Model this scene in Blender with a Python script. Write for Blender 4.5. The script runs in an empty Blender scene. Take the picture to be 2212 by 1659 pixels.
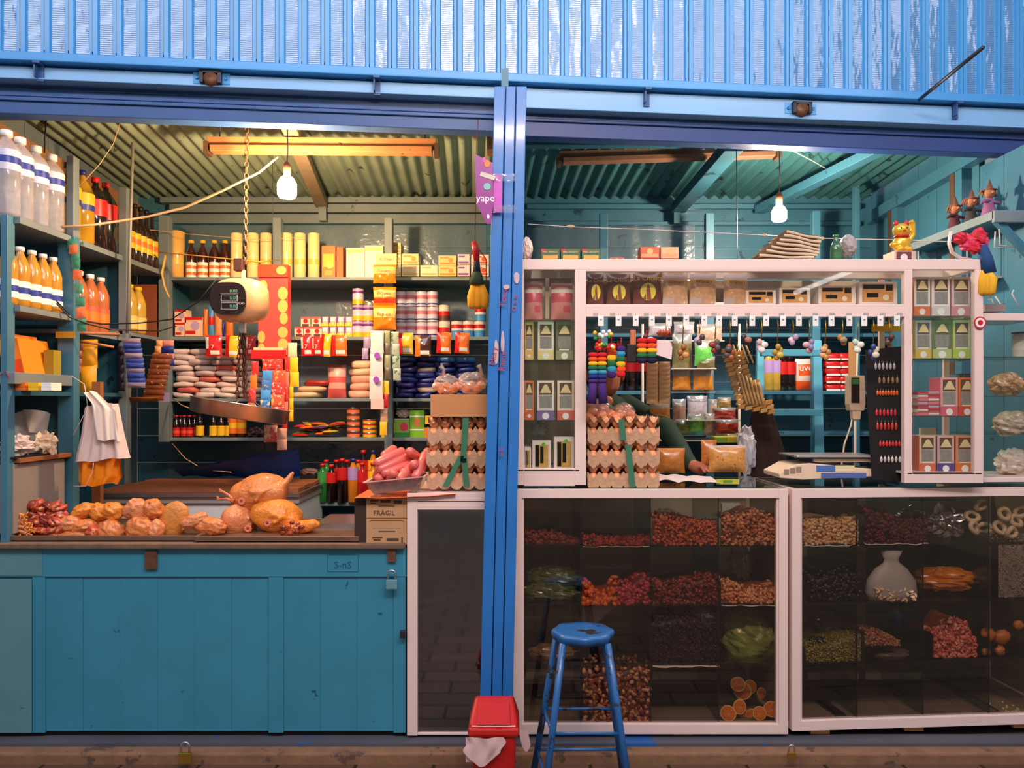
import bpy, math, random
from mathutils import Vector, Matrix, noise
C = bpy.context.scene.collection
F, EYE, HX, HY = 1661.0, 1.45, 1106.0, 870.0
# ---------------- camera, exposure, world, large lights ----------------
cd = bpy.data.cameras.new('camera'); cam = bpy.data.objects.new('camera', cd); C.objects.link(cam)
cam.location = (0, -3.2, EYE); cam.rotation_euler = (math.pi/2, 0, 0)
cd.sensor_width = 36; cd.lens = 36*F/2212; cd.shift_y = (HY-829.5)/2212; cd.clip_start = .05
bpy.context.scene.camera = cam
vs = bpy.context.scene.view_settings
vs.view_transform = 'Standard'; vs.look = 'None'; vs.exposure = 0.0; vs.gamma = 1; vs.use_curve_mapping = False
w = bpy.data.worlds.new('sky'); bpy.context.scene.world = w; w.use_nodes = True
nt = w.node_tree; bg = nt.nodes['Background']
tc = nt.nodes.new('ShaderNodeTexCoord'); sp = nt.nodes.new('ShaderNodeSeparateXYZ'); cr = nt.nodes.new('ShaderNodeValToRGB')
nt.links.new(tc.outputs['Generated'], sp.inputs[0]); nt.links.new(sp.outputs['Z'], cr.inputs[0]); nt.links.new(cr.outputs[0], bg.inputs[0])
e = cr.color_ramp.elements
e[0].position = 0.0; e[0].color = (.42, .33, .27, 1); e[1].position = .75; e[1].color = (.62, .74, 1, 1)
e2 = e.new(.12); e2.color = (.54, .46, .43, 1)
bg.inputs[1].default_value = .5
bpy.context.scene.cycles.transparent_max_bounces = 32
def area(name, loc, tgt, sx, sy, power, col):
    l = bpy.data.lights.new(name, 'AREA'); l.shape = 'RECTANGLE'; l.size = sx; l.size_y = sy; l.energy = power; l.color = col
    o = bpy.data.objects.new(name, l); C.objects.link(o); o.location = loc
    o.rotation_euler = (Vector(tgt)-Vector(loc)).to_track_quat('-Z', 'Y').to_euler(); return o
area('roof_opening_daylight', (0.3, -3.0, 4.75), (0.3, 0, 2.6), 8.5, 1.1, 190, (.92, .87, .98))
# ---------------- helpers ----------------
def P(px, py, D): return Vector(((px-HX)*D/F, D-3.2, EYE-(py-HY)*D/F))
def S(D): return D/F
def dz(z, py): return (z-EYE)*F/(HY-py)      # depth at which height z is seen at row py
R = random.Random(5)
def lin(v):
    v /= 255.0
    return v/12.92 if v <= .04045 else ((v+.055)/1.055)**2.4
_m = {}
def mt(r, g, b, rough=.5, metal=0.0, emit=0.0, var=.12, sc=14.0, bump=0.0, alpha=1.0, coat=0.0, trans=0.0, worn=None, key=''):
    k = (r, g, b, rough, metal, emit, var, sc, bump, alpha, coat, trans, worn, key)
    if k in _m: return _m[k]
    m = bpy.data.materials.new('mat_%d_%d_%d' % (r, g, b)); m.use_nodes = True; n = m.node_tree.nodes; L = m.node_tree.links
    bs = n['Principled BSDF']; col = (lin(r), lin(g), lin(b), 1)
    bs.inputs['Roughness'].default_value = rough; bs.inputs['Metallic'].default_value = metal
    if coat: bs.inputs['Coat Weight'].default_value = coat; bs.inputs['Coat Roughness'].default_value = .1
    if trans: bs.inputs['Subsurface Weight'].default_value = 0
    tcn = n.new('ShaderNodeTexCoord'); nz = n.new('ShaderNodeTexNoise'); nz.inputs['Scale'].default_value = sc; nz.inputs['Detail'].default_value = 4
    L.new(tcn.outputs['Object'], nz.inputs['Vector'])
    mx = n.new('ShaderNodeMix'); mx.data_type = 'RGBA'; mx.blend_type = 'MIX'
    mx.inputs[6].default_value = tuple(c*(1-var) for c in col[:3])+(1,); mx.inputs[7].default_value = tuple(min(1, c*(1+var)) for c in col[:3])+(1,)
    L.new(nz.outputs['Fac'], mx.inputs[0]); out = mx.outputs[2]
    if worn:
        n2 = n.new('ShaderNodeTexNoise'); n2.inputs['Scale'].default_value = worn[4]; n2.inputs['Detail'].default_value = 8; n2.inputs['Roughness'].default_value = .65
        L.new(tcn.outputs['Object'], n2.inputs['Vector'])
        rp = n.new('ShaderNodeValToRGB'); rp.color_ramp.elements[0].position = worn[3]; rp.color_ramp.elements[1].position = worn[3]+.02
        L.new(n2.outputs['Fac'], rp.inputs[0])
        m2 = n.new('ShaderNodeMix'); m2.data_type = 'RGBA'; L.new(rp.outputs[0], m2.inputs[0]); L.new(out, m2.inputs[6])
        m2.inputs[7].default_value = (lin(worn[0]), lin(worn[1]), lin(worn[2]), 1); out = m2.outputs[2]
    L.new(out, bs.inputs['Base Color'])
    if emit: L.new(out, bs.inputs['Emission Color']); bs.inputs['Emission Strength'].default_value = emit
    if alpha < 1: bs.inputs['Alpha'].default_value = alpha
    if bump:
        bp = n.new('ShaderNodeBump'); bp.inputs['Strength'].default_value = bump; bp.inputs['Distance'].default_value = .01
        L.new(nz.outputs['Fac'], bp.inputs['Height']); L.new(bp.outputs[0], bs.inputs['Normal'])
    _m[k] = m; return m
def glass(r=235, g=240, b=240, fac=.08, rough=.02, dirt=0.0, key=''):
    k = ('glass', r, g, b, fac, rough, dirt, key)
    if k in _m: return _m[k]
    m = bpy.data.materials.new('mat_glass'); m.use_nodes = True; n = m.node_tree.nodes; L = m.node_tree.links
    for x in list(n): n.remove(x)
    o = n.new('ShaderNodeOutputMaterial'); t = n.new('ShaderNodeBsdfTransparent'); t.inputs[0].default_value = (lin(r), lin(g), lin(b), 1)
    gl = n.new('ShaderNodeBsdfGlossy'); gl.inputs['Roughness'].default_value = rough; lw = n.new('ShaderNodeLayerWeight'); lw.inputs[0].default_value = .5; fr = n.new('ShaderNodeMath'); fr.operation = 'POWER'; fr.inputs[1].default_value = 4; L.new(lw.outputs['Facing'], fr.inputs[0])
    ad = n.new('ShaderNodeMath'); ad.operation = 'ADD'; ad.use_clamp = True; ad.inputs[1].default_value = fac*.7
    mx = n.new('ShaderNodeMixShader'); L.new(fr.outputs[0], ad.inputs[0]); L.new(ad.outputs[0], mx.inputs[0]); L.new(t.outputs[0], mx.inputs[1]); L.new(gl.outputs[0], mx.inputs[2])
    res = mx.outputs[0]
    tcn = n.new('ShaderNodeTexCoord'); nz = n.new('ShaderNodeTexNoise'); nz.inputs['Scale'].default_value = 30 if dirt else 9; L.new(tcn.outputs['Object'], nz.inputs['Vector'])
    bp = n.new('ShaderNodeBump'); bp.inputs['Strength'].default_value = .04 if not dirt else .8; bp.inputs['Distance'].default_value = .004 if dirt else .002
    L.new(nz.outputs['Fac'], bp.inputs['Height']); L.new(bp.outputs[0], gl.inputs['Normal'])
    if dirt:
        df = n.new('ShaderNodeBsdfDiffuse'); df.inputs[0].default_value = (.8, .8, .8, 1); m2 = n.new('ShaderNodeMixShader'); m2.inputs[0].default_value = dirt
        L.new(res, m2.inputs[1]); L.new(df.outputs[0], m2.inputs[2]); res = m2.outputs[0]
    L.new(res, o.inputs[0]); _m[k] = m; return m
class M:
    def __init__(s): s.v = []; s.f = []; s.m = []; s.s = []
    def add(s, vs_, fs, m=0, sm=False):
        b = len(s.v); s.v += [tuple(v) for v in vs_]
        for i, f in enumerate(fs): s.f.append([b+j for j in f]); s.m.append(m[i] if isinstance(m, list) else m); s.s.append(sm)
        return s
    def hexa(s, p, m=0):   # p: 8 pts: front bl br tr tl, back bl br tr tl
        return s.add(p, [(0, 1, 2, 3), (5, 4, 7, 6), (4, 0, 3, 7), (1, 5, 6, 2), (3, 2, 6, 7), (4, 5, 1, 0)], m)
    def box(s, x0, x1, y0, y1, z0, z1, m=0):
        return s.hexa([(x0, y0, z0), (x1, y0, z0), (x1, y0, z1), (x0, y0, z1), (x0, y1, z0), (x1, y1, z0), (x1, y1, z1), (x0, y1, z1)], m)
    def pbox(s, x0, y0, x1, y1, D, dep, m=0):     # face drawn by pixel rectangle at depth D, dep metres deep
        a = P(x0, y1, D); b = P(x1, y0, D); return s.box(a.x, b.x, a.y, a.y+dep, a.z, b.z, m)
    def pquad(s, pts, D, dep, m=0):               # 4 pixel corners bl br tr tl (D may be a list)
        Ds = D if isinstance(D, (list, tuple)) else [D]*4
        q = [P(a, b, d) for (a, b), d in zip(pts, Ds)]
        return s.hexa(q+[v+Vector((0, dep, 0)) for v in q], m)
    def lathe(s, prof, n=16, c=(0, 0, 0), m=0, ax='z', sm=True, cap=True, rx=1.0):
        vs_ = []
        for r, h in prof:
            for i in range(n):
                a = 2*math.pi*i/n; u, v = r*math.cos(a)*rx, r*math.sin(a)
                vs_.append({'z': (c[0]+u, c[1]+v, c[2]+h), 'y': (c[0]+u, c[1]+h, c[2]+v), 'x': (c[0]+h, c[1]+u, c[2]+v)}[ax])
        fs = []; ms = []
        for k in range(len(prof)-1):
            for i in range(n):
                j = (i+1) % n; f = (k*n+i, k*n+j, (k+1)*n+j, (k+1)*n+i); fs.append(f if ax != 'y' else f[::-1]); ms.append(m[k] if isinstance(m, (list, tuple)) else m)
        m0 = m[0] if isinstance(m, (list, tuple)) else m; m1 = m[-1] if isinstance(m, (list, tuple)) else m
        if cap: fs += [tuple(range(n))[::-1], tuple((len(prof)-1)*n+i for i in range(n))]; ms += [m0, m1]
        return s.add(vs_, fs, ms, sm)
    def tube(s, pts, r, n=8, m=0, flat=1.0):
        pts = [Vector(p) for p in pts]; rs = r if isinstance(r, (list, tuple)) else [r]*len(pts); vs_ = []; prev = None
        for i, p in enumerate(pts):
            t = (pts[min(i+1, len(pts)-1)]-pts[max(i-1, 0)]).normalized()
            if prev is None: prev = Vector((0, 0, 1)) if abs(t.z) < .9 else Vector((1, 0, 0))
            a = (prev-t*prev.dot(t)).normalized(); b = t.cross(a); prev = a
            for k in range(n):
                q = 2*math.pi*k/n; vs_.append(p+a*math.cos(q)*rs[i]*flat+b*math.sin(q)*rs[i])
        fs = [(i*n+k, i*n+(k+1) % n, (i+1)*n+(k+1) % n, (i+1)*n+k) for i in range(len(pts)-1) for k in range(n)]
        fs += [tuple(range(n))[::-1], tuple((len(pts)-1)*n+k for k in range(n))]
        return s.add(vs_, fs, m, True)
    def ell(s, c, rad, m=0, nu=12, nv=8, rot=None, nz=0.0, ns=6.0, seed=0):
        vs_ = []; c = Vector(c); rad = (rad,)*3 if not isinstance(rad, (tuple, list, Vector)) else rad
        for j in range(nv+1):
            t = math.pi*j/nv
            for i in range(nu):
                a = 2*math.pi*i/nu; d = Vector((math.sin(t)*math.cos(a), math.sin(t)*math.sin(a), math.cos(t)))
                k = 1+(nz*noise.noise(d*ns*.35+Vector((seed*3.1, seed, 0))) if nz else 0)
                v = Vector((d.x*rad[0], d.y*rad[1], d.z*rad[2]))*k
                if rot: v = rot @ v
                vs_.append(c+v)
        fs = [(j*nu+i, (j+1)*nu+i, (j+1)*nu+(i+1) % nu, j*nu+(i+1) % nu) for j in range(nv) for i in range(nu)]
        return s.add(vs_, fs, m, True)
    def prism(s, poly, y0, y1, m=0, ax='y', me=None):   # poly in x,z
        n = len(poly); g = (lambda a, b, h: (a, h, b)) if ax == 'y' else ((lambda a, b, h: (h, a, b)) if ax == 'x' else (lambda a, b, h: (a, b, h)))
        vs_ = [g(a, b, y0) for a, b in poly]+[g(a, b, y1) for a, b in poly]
        fs = [tuple(range(n)), tuple(range(2*n-1, n-1, -1))]+[((i+1) % n, i, n+i, n+(i+1) % n) for i in range(n)]
        return s.add(vs_, fs, [m, m]+[m if me is None else me]*n)
    def disc(s, cx, cz, r, y, m=0, n=16, rz=None, dep=.001):
        return s.prism([(cx+r*math.cos(2*math.pi*i/n), cz+(rz or r)*math.sin(2*math.pi*i/n)) for i in range(n)], y, y+dep, m)
    def grid(s, fn, nu, nv, m=0, closed=False, sm=True, mf=None):
        vs_ = [fn(i/nu, j/nv) for j in range(nv+1) for i in range(nu+1)]
        fs = []; ms = []
        for j in range(nv):
            for i in range(nu): a = j*(nu+1)+i; fs.append((a, a+1, a+nu+2, a+nu+1)); ms.append(mf((i+.5)/nu, (j+.5)/nv) if mf else m)
        return s.add(vs_, fs, ms, sm)
    def pillow(s, w, h, t, m=0, mf=None, c=(0, 0, 0), n=9, wr=.004, crimp=.03, seed=0):   # soft bag standing in xz, base at c
        for sd in (-1, 1):
            def fn(u, v, sd=sd):
                e_ = max(0, math.sin(math.pi*u))**.55*max(0, math.sin(math.pi*min(1, max(0, (v-crimp)/(1-2*crimp)))))**.5
                q = noise.noise(Vector((u*5+seed*7, v*7, sd*3+seed)))*wr*e_
                x = (u-.5)*w*(1-.05*math.sin(math.pi*v)); x = x if sd < 0 else -x
                return (c[0]+x, c[1]+sd*t*.5*e_+q, c[2]+v*h)
            s.grid(fn, n, n+2, m, mf=(mf if sd < 0 else None))
        return s
    def build(s, name, mats, parent=None, loc=None, bev=0.0, tf=None):
        me = bpy.data.meshes.new(name); v = s.v
        if tf is not None: v = [tuple(tf @ Vector(q)) for q in v]
        me.from_pydata(v, [], s.f)
        for m in (mats if isinstance(mats, (list, tuple)) else [mats]): me.materials.append(m)
        me.polygons.foreach_set('material_index', s.m); me.polygons.foreach_set('use_smooth', s.s)
        o = bpy.data.objects.new(name, me); C.objects.link(o)
        if parent: o.parent = parent
        if loc is not None: o.location = loc
        if bev: b = o.modifiers.new('b', 'BEVEL'); b.width = bev; b.segments = 2; b.limit_method = 'ANGLE'
        return o
def tag(o, label=None, cat=None, group=None, kind=None):
    if label: o['label'] = label
    if cat: o['category'] = cat
    if group: o['group'] = group
    if kind: o['kind'] = kind
    return o
def thing(name, label, cat, loc=(0, 0, 0), rz=0, group=None):
    o = bpy.data.objects.new(name, None); C.objects.link(o); o.location = loc; o.rotation_euler = (0, 0, rz); o.empty_display_size = .05
    return tag(o, label, cat, group)
def dup(root, loc, rot=None, label=None, scale=None, group=None):
    r = root.copy(); C.objects.link(r); r.location = loc
    if rot is not None: r.rotation_euler = rot if not isinstance(rot, (int, float)) else (0, 0, rot)
    if label: r['label'] = label
    if group: r['group'] = group
    if scale is not None: r.scale = (scale,)*3 if isinstance(scale, (int, float)) else scale
    for ch in root.children:
        c = ch.copy(); C.objects.link(c); c.parent = r
        for g in ch.children: d = g.copy(); C.objects.link(d); d.parent = c
    return r
_t = {}
def text(s, size, mat, parent, loc, name='lettering', rot=(math.pi/2, 0, 0), ext=.0006, shear=0.0):
    k = (s, size, ext, shear)
    if k not in _t:
        cu = bpy.data.curves.new('t', 'FONT'); cu.body = s; cu.size = size; cu.extrude = ext; cu.align_x = 'CENTER'; cu.shear = shear; cu.resolution_u = 2
        o = bpy.data.objects.new('t', cu); C.objects.link(o); me = bpy.data.meshes.new_from_object(o.evaluated_get(bpy.context.evaluated_depsgraph_get())); bpy.data.objects.remove(o); _t[k] = me
    me = _t[k].copy(); me.materials.clear(); me.materials.append(mat); o = bpy.data.objects.new(name, me); C.objects.link(o); o.parent = parent; o.location = loc; o.rotation_euler = rot; return o
def rod(name, a, b, r, mat, parent=None, n=8): return M().tube([a, b], r, n).build(name, mat, parent)
def sag(a, b, drop, n=10, wob=0.0):
    a = Vector(a); b = Vector(b); return [a.lerp(b, i/n)-Vector((0, 0, drop*4*(i/n)*(1-i/n)))+Vector((0, 0, wob*math.sin(i*2.3))) for i in range(n+1)]
# ---------------- materials ----------------
TEAL = mt(64, 120, 144, .45, var=.25, sc=6, bump=.25, worn=(38, 70, 82, .64, 9), coat=.3)
TEALG = mt(118, 132, 136, .5, var=.2, sc=6, bump=.2, worn=(60, 80, 76, .66, 11), coat=.2)
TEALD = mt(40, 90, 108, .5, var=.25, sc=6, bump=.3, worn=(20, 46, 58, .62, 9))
BLUE = mt(60, 150, 215, .38, var=.12, sc=3, coat=.3, worn=(90, 90, 100, .73, 14))
BLUED = mt(48, 88, 146, .45, var=.15, sc=4)
CTR = mt(56, 138, 164, .42, var=.16, sc=5, bump=.2, worn=(22, 84, 120, .665, 15), coat=.25)
WHITE = mt(244, 216, 206, .35, var=.03, coat=.3)
WOOD = mt(150, 92, 52, .6, var=.35, sc=12, bump=.3); WOODD = mt(92, 64, 46, .7, var=.4, sc=10, bump=.4); WOODL = mt(206, 150, 96, .6, var=.2, sc=18)
CARD = mt(196, 148, 104, .75, var=.1); PAPER = mt(226, 214, 198, .8, var=.08); BLACK = mt(18, 16, 18, .5); DARK = mt(30, 28, 28, .8)
STEEL = mt(190, 188, 186, .3, .9, var=.1); RUST = mt(120, 82, 60, .6, .5, var=.5, sc=40); IRON = mt(60, 62, 72, .5, .6)
GLS = glass(); GLD = glass(236, 230, 224, .09)
WHT = mt(246, 244, 238, .5, var=.03); CREAM = mt(240, 222, 170, .5, var=.05); YEL = mt(248, 196, 40, .4, var=.05); RED = mt(206, 32, 34, .35, var=.06); ORG = mt(240, 122, 40, .4, var=.06)
GRN = mt(60, 150, 70, .4); DGRN = mt(40, 90, 60, .5); PNK = mt(238, 130, 140, .5); PUR = mt(120, 50, 140, .45); NAVY = mt(34, 46, 120, .35); SKY = mt(70, 150, 215, .4); BRN = mt(96, 50, 34, .5); LILAC = mt(180, 150, 210, .4)
BRASS = mt(200, 160, 70, .3, .9)
FILM = glass(245, 245, 245, .10, .12, .10)
# ---------------- large structure ----------------
def st(o): o['kind'] = 'structure'; return o
def stonemat(r, g, b, sc):
    m = mt(r, g, b, .35, var=.5, sc=sc, bump=.6, key='stone'); return m
def pave():
    m = stonemat(96, 76, 66, 5); n = m.node_tree.nodes; L = m.node_tree.links; bs = n['Principled BSDF']; bs.inputs['Roughness'].default_value = .16
    br = n.new('ShaderNodeTexBrick'); br.inputs['Scale'].default_value = 1.6; br.inputs['Color1'].default_value = (.15, .085, .06, 1); br.inputs['Color2'].default_value = (.10, .06, .045, 1); br.inputs['Mortar'].default_value = (.02, .018, .016, 1); br.inputs['Mortar Size'].default_value = .012
    t = n.new('ShaderNodeTexCoord'); L.new(t.outputs['Object'], br.inputs['Vector']); L.new(br.outputs[0], bs.inputs['Base Color']); return m
st(M().box(-5, 5, -7, -.1, -.12, 0).build('floor', pave()))
st(M().box(-5, 5, -.1, 2.2, -.12, .035).build('floor', mt(70, 60, 54, .7, var=.3)))
# kerb
st(M().box(-3.2, 3.2, -.12, .06, -.05, .045).build('trim_1', mt(138, 100, 72, .8, var=.45, sc=16, bump=.6, worn=(96, 72, 60, .6, 7)), bev=.008))
st(M().box(-3.2, 3.2, -.06, .03, .045, .058).build('trim_2', mt(84, 84, 92, .5, var=.3, sc=5, worn=(36, 92, 160, .6, 3))))
# side, back, middle walls
XL, XR, DB = -2.46, 2.36, 5.05
def planks(name, x0, x1, z0, z1, y, n, m, th=.03, horiz=True):
    k = M(); h = (z1-z0)/n
    for i in range(n): k.box(x0, x1, y+.002*(i % 2), y+th, z0+i*h+.0015, z0+(i+1)*h-.0015)
    return st(k.build(name, m))
planks('wall_back', XL, 0, 0, 2.82, DB-3.2, 16, TEAL); planks('wall_back', 0, XR+.1, 0, 2.82, DB-3.2, 16, TEAL)
for nm, x, sgn, mm in (('wall_left', XL, -1, TEALG), ('wall_right', XR, 1, TEAL)):
    k = M(); n = 9
    for i in range(n):
        a = .1+i*(1.75/n); xx = sorted((x, x+sgn*.03)); k.box(xx[0], xx[1], a+.002, a+1.75/n-.002, 0, 2.9 if (nm == 'wall_left' or a > .5) else 2.64)
    st(k.build(nm, mm))
st(M().box(-.045, -.015, .02, DB-3.2, 0, 2.85).build('wall_middle', TEAL))
# plastic sheeting stapled on the back wall
SHEET = glass(238, 242, 244, .16, .2, .10, key='sheet')
for (x0, x1, y0, y1) in ((365, 1050, 488, 1060), (1140, 1500, 490, 850)):
    k = M(); a = P(x0, y1, DB); b = P(x1, y0, DB)
    k.grid(lambda u, v: (a.x+(b.x-a.x)*u, a.y-.012+.008*noise.noise(Vector((u*14, v*3, 2))), a.z+(b.z-a.z)*v), 90, 20)
    tag(k.build('plastic_sheet', SHEET), 'clear crinkled plastic sheet stapled to the back wall of the %s stall' % ('left' if x0 < 900 else 'right'), 'plastic sheet')
# back wall horizontal battens
k = M(); k.pbox(365, 440, 1060, 458, 4.98, .04); k.pbox(365, 462, 1060, 482, 5.0, .03); k.pbox(345, 425, 1060, 437, 4.97, .06)
st(k.build('trim_3', TEALG, bev=.003))
k = M(); k.pbox(1138, 440, 1860, 450, 4.98, .04); k.pbox(1138, 478, 1860, 486, 5.0, .03); st(k.build('trim_4', TEAL, bev=.003))
# shutter and beams: this upper plane recedes to the right
A = P(0, 870, 3.2); B = P(2212, 870, 3.68); U = (B-A); LEN = U.length; U.normalize(); NRM = Vector((U.y, -U.x, 0))
def hx(px):  # position along the plane for a column
    t = (px-HX)/F; # ray (t,1): A + U*s = cam + (t,1)*D
    ax, ay = A.x, A.y+3.2; return (t*ay-ax)/(U.x-t*U.y)
def hp(s_, off, z): p = A+U*s_+NRM*off; return (p.x, p.y, z)
def hbox(k, s0, s1, o0, o1, z0, z1, m=0):   # o0 nearer the street
    return k.hexa([hp(s0, o0, z0), hp(s1, o0, z0), hp(s1, o0, z1), hp(s0, o0, z1), hp(s0, o1, z0), hp(s1, o1, z0), hp(s1, o1, z1), hp(s0, o1, z1)], m)
def ribmat():
    m = bpy.data.materials.new('painted_ribbed_sheet'); m.use_nodes = True; n = m.node_tree.nodes; L = m.node_tree.links; bs = n['Principled BSDF']
    bs.inputs['Base Color'].default_value = (lin(52), lin(138), lin(200), 1); bs.inputs['Roughness'].default_value = .4
    bs.inputs['Coat Weight'].default_value = 1; bs.inputs['Coat IOR'].default_value = 3.4; bs.inputs['Coat Roughness'].default_value = .10
    g = n.new('ShaderNodeTexCoord'); wv = n.new('ShaderNodeTexWave'); wv.bands_direction = 'Z'; wv.inputs['Scale'].default_value = 36; wv.inputs['Distortion'].default_value = .6
    nz = n.new('ShaderNodeTexNoise'); nz.inputs['Scale'].default_value = 1; nz.inputs['Detail'].default_value = 3
    mp = n.new('ShaderNodeMapping'); mp.inputs['Scale'].default_value = (11, 11, 4); L.new(g.outputs['Object'], mp.inputs[0]); L.new(g.outputs['Object'], wv.inputs[0]); L.new(mp.outputs[0], nz.inputs['Vector'])
    b1 = n.new('ShaderNodeBump'); b1.inputs['Strength'].default_value = 1; b1.inputs['Distance'].default_value = .02; L.new(nz.outputs[0], b1.inputs['Height'])
    b2 = n.new('ShaderNodeBump'); b2.inputs['Strength'].default_value = 1; b2.inputs['Distance'].default_value = .0009; L.new(wv.outputs[1], b2.inputs['Height']); L.new(b1.outputs[0], b2.inputs['Normal'])
    L.new(b2.outputs[0], bs.inputs['Coat Normal']); L.new(b2.outputs[0], bs.inputs['Normal'])
    return m
RIB = ribmat(); k = M(); pitch = .0955; z0, z1 = 2.9, 3.6; s0 = -.3
while s0 < LEN+.4:
    prof = [(0, 0), (.012, .0), (.03, -.014), (.044, -.014), (.05, -.02)]
    pr = [(0, .012, 1), (.004, -.012, 1), (.022, -.012, 1), (.028, 0, 0), (.078, 0, 0), (.084, -.012, 1), (pitch, -.012, 1)]
    for i in range(len(pr)-1):
        (a, o, m), (b, o2, m2) = pr[i], pr[i+1]; mi = 0 if (pr[i][1] == 0 and pr[i+1][1] == 0) else 1
        k.add([hp(s0+a, -o, z0), hp(s0+b, -o2, z0), hp(s0+b, -o2, z1), hp(s0+a, -o, z1)], [(0, 1, 2, 3)], mi)
    s0 += pitch
st(k.build('wall_front', [RIB, BLUE]))
# lighter streaks come from reflections in the sheet's coat; rail, beams
k = M(); hbox(k, -.4, LEN+.4, .03, -.03, 2.868, 2.905); hbox(k, -.4, LEN+.4, .045, -.03, 2.862, 2.87); st(k.build('trim_5', BLUE, bev=.003))
k = M(); a, b = hx(-200), hx(1070); hbox(k, a, b, .005, -.06, 2.802, 2.852); hbox(k, a, b, .015, -.06, 2.797, 2.803); a, b = hx(1120), hx(2400); hbox(k, a, b, .005, -.06, 2.764, 2.852); hbox(k, a, b, .015, -.06, 2.76, 2.766); st(k.build('trim_6', mt(128, 182, 228, .38, var=.1, sc=3, coat=.3), bev=.003))
k = M(); a, b = hx(-200), hx(1075)
for (z_0, z_1, o) in ((2.77, 2.79, -.05), (2.745, 2.765, -.04), (2.725, 2.742, -.035), (2.672, 2.725, -.045)): hbox(k, a, b, o, -.12, z_0, z_1)
st(k.build('trim_7', BLUED, bev=.003))
k = M(); a, b = hx(1115), hx(2400)
for (z_0, z_1, o) in ((2.735, 2.762, -.06), (2.722, 2.735, -.035), (2.655, 2.722, -.045)): hbox(k, a, b, o, -.12, z_0, z_1)
st(k.build('trim_8', mt(38, 66, 128, .45, var=.15, sc=4), bev=.003))
# soffit behind beams closing the gap to the roof
k = M(); hbox(k, -.4, LEN+.4, -.05, -.08, 2.72, 2.95); hbox(k, -.4, LEN+.4, -.05, -.45, 2.93, 2.95); st(k.build('trim_9', BLUED))
# corrugated roofs
def roof(x0, x1, D0, D1, mm):
    k = M(); n = int((x1-x0)/.009); pt = .072
    def fn(u, v):
        x = x0+(x1-x0)*u; D = D0+(D1-D0)*v; z = 2.885+(2.80-2.885)*(D-3.6)/1.45+.012*math.sin(2*math.pi*x/pt)
        return (x-.05*(D-D0), D-3.2, z)
    k.grid(lambda u, v: fn(u, v), n, 3, sm=True); k.grid(lambda u, v: Vector(fn(u, v))+Vector((0, 0, .004)), n, 3)
    return k.build('ceiling', mm)
st(roof(XL, -.02, 3.62, 5.1, mt(150, 168, 146, .55, .25, var=.3, sc=5, worn=(74, 60, 44, .62, 6), key='r')))
st(roof(-.02, XR, 3.95, 5.1, mt(60, 112, 116, .55, .1, var=.3, sc=5, worn=(34, 50, 48, .6, 6), key='r2')))
# purlins and rafters
k = M(); k.box(XL, -.03, .42, .48, 2.80, 2.845); st(k.build('trim_10', mt(120, 92, 60, .7, var=.4), bev=.003))
k = M(); k.box(-.02, XR, .8, .86, 2.79, 2.83); st(k.build('trim_11', TEALD, bev=.003))
def slab(k, pts0, pts1, h, m=0):  # beam from a to b (world), width w in x
    pass
def beam(a, b, wdt, hgt, mat, name='trim_12'):
    a = Vector(a); b = Vector(b); d = (b-a).normalized(); side = d.cross(Vector((0, 0, 1))).normalized()*wdt/2; up = Vector((0, 0, hgt))
    k = M(); k.hexa([a-side-up, a+side-up, a+side, a-side, b-side-up, b+side-up, b+side, b-side]); return st(k.build(name, mat, bev=.003))
beam(P(622, 262, 3.75)+Vector((0, 0, .02)), P(695, 432, 4.95), .075, .05, mt(140, 122, 96, .7, var=.3), 'trim_12')
beam(P(1585, 300, 3.75), P(1465, 440, 4.95), .09, .06, TEALD, 'trim_13')
beam(P(1925, 300, 3.9), P(1640, 445, 4.95), .07, .05, TEAL, 'trim_14')
beam((XR-.03, .6, 2.73), (XR-.03, 1.8, 2.68), .06, .07, TEAL, 'trim_15')
beam((XL+.02, .1, 2.78), (XL+.02, 1.8, 2.74), .05, .14, mt(170, 120, 80, .7, var=.3), 'trim_16')
k = M(); k.pbox(688, 440, 704, 476, 4.93, .04); st(k.build('trim_17', TEALG)); k = M(); k.pbox(1456, 440, 1470, 482, 4.93, .04); st(k.build('trim_18', TEALD))
k = M(); k.pquad([(1052, 330), (1064, 330), (1064, 275), (1052, 275)], 3.6, .05); st(k.build('trim_19', WOOD))
# right wall studs
for i, (px, D) in enumerate(((2100, 3.95), (1955, 4.62))):
    k = M(); k.box(XR-.05, XR, D-3.2, D-3.14, 1.6, 2.7); k.box(XR-.05, XR-.0, D-3.135, D-3.09, 1.6, 2.7, 1); st(k.build('trim_2%d' % i, [TEAL, WOODD]))
# ---------------- pillar ----------------
pil = thing('pillar', 'tall bright blue grooved pillar between the two market stalls', 'pillar', (0, 0, 0))
def pst(a0, a1, mat, dd, nm='panel'):
    tx = lambda f_: 1068+70*f_; bx = lambda f_: 1034+71*f_
    k = M(); k.pquad([(bx(a0), 1622), (bx(a1), 1622), (tx(a1), 186), (tx(a0), 186)], 3.08+dd, .08-dd); k2 = P(0, 0, 3.08)
    return k.build(nm, mat, pil, bev=.003)
PB = mt(40, 118, 196, .4, var=.15, sc=3, coat=.3, worn=(120, 110, 150, .66, 8))
pst(0, .335, PB, 0); pst(.36, .66, PB, .008); pst(.685, 1, PB, 0); pst(.02, .98, mt(20, 40, 80, .6), .03, 'core')
for (x, y, s_, r_) in ((1091, 655, .035, 1.45), (1074, 640, .022, 1.5), (1088, 800, .045, 1.4), (1090, 985, .02, 0)):
    pass
GRF = mt(190, 60, 70, .6)
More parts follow.
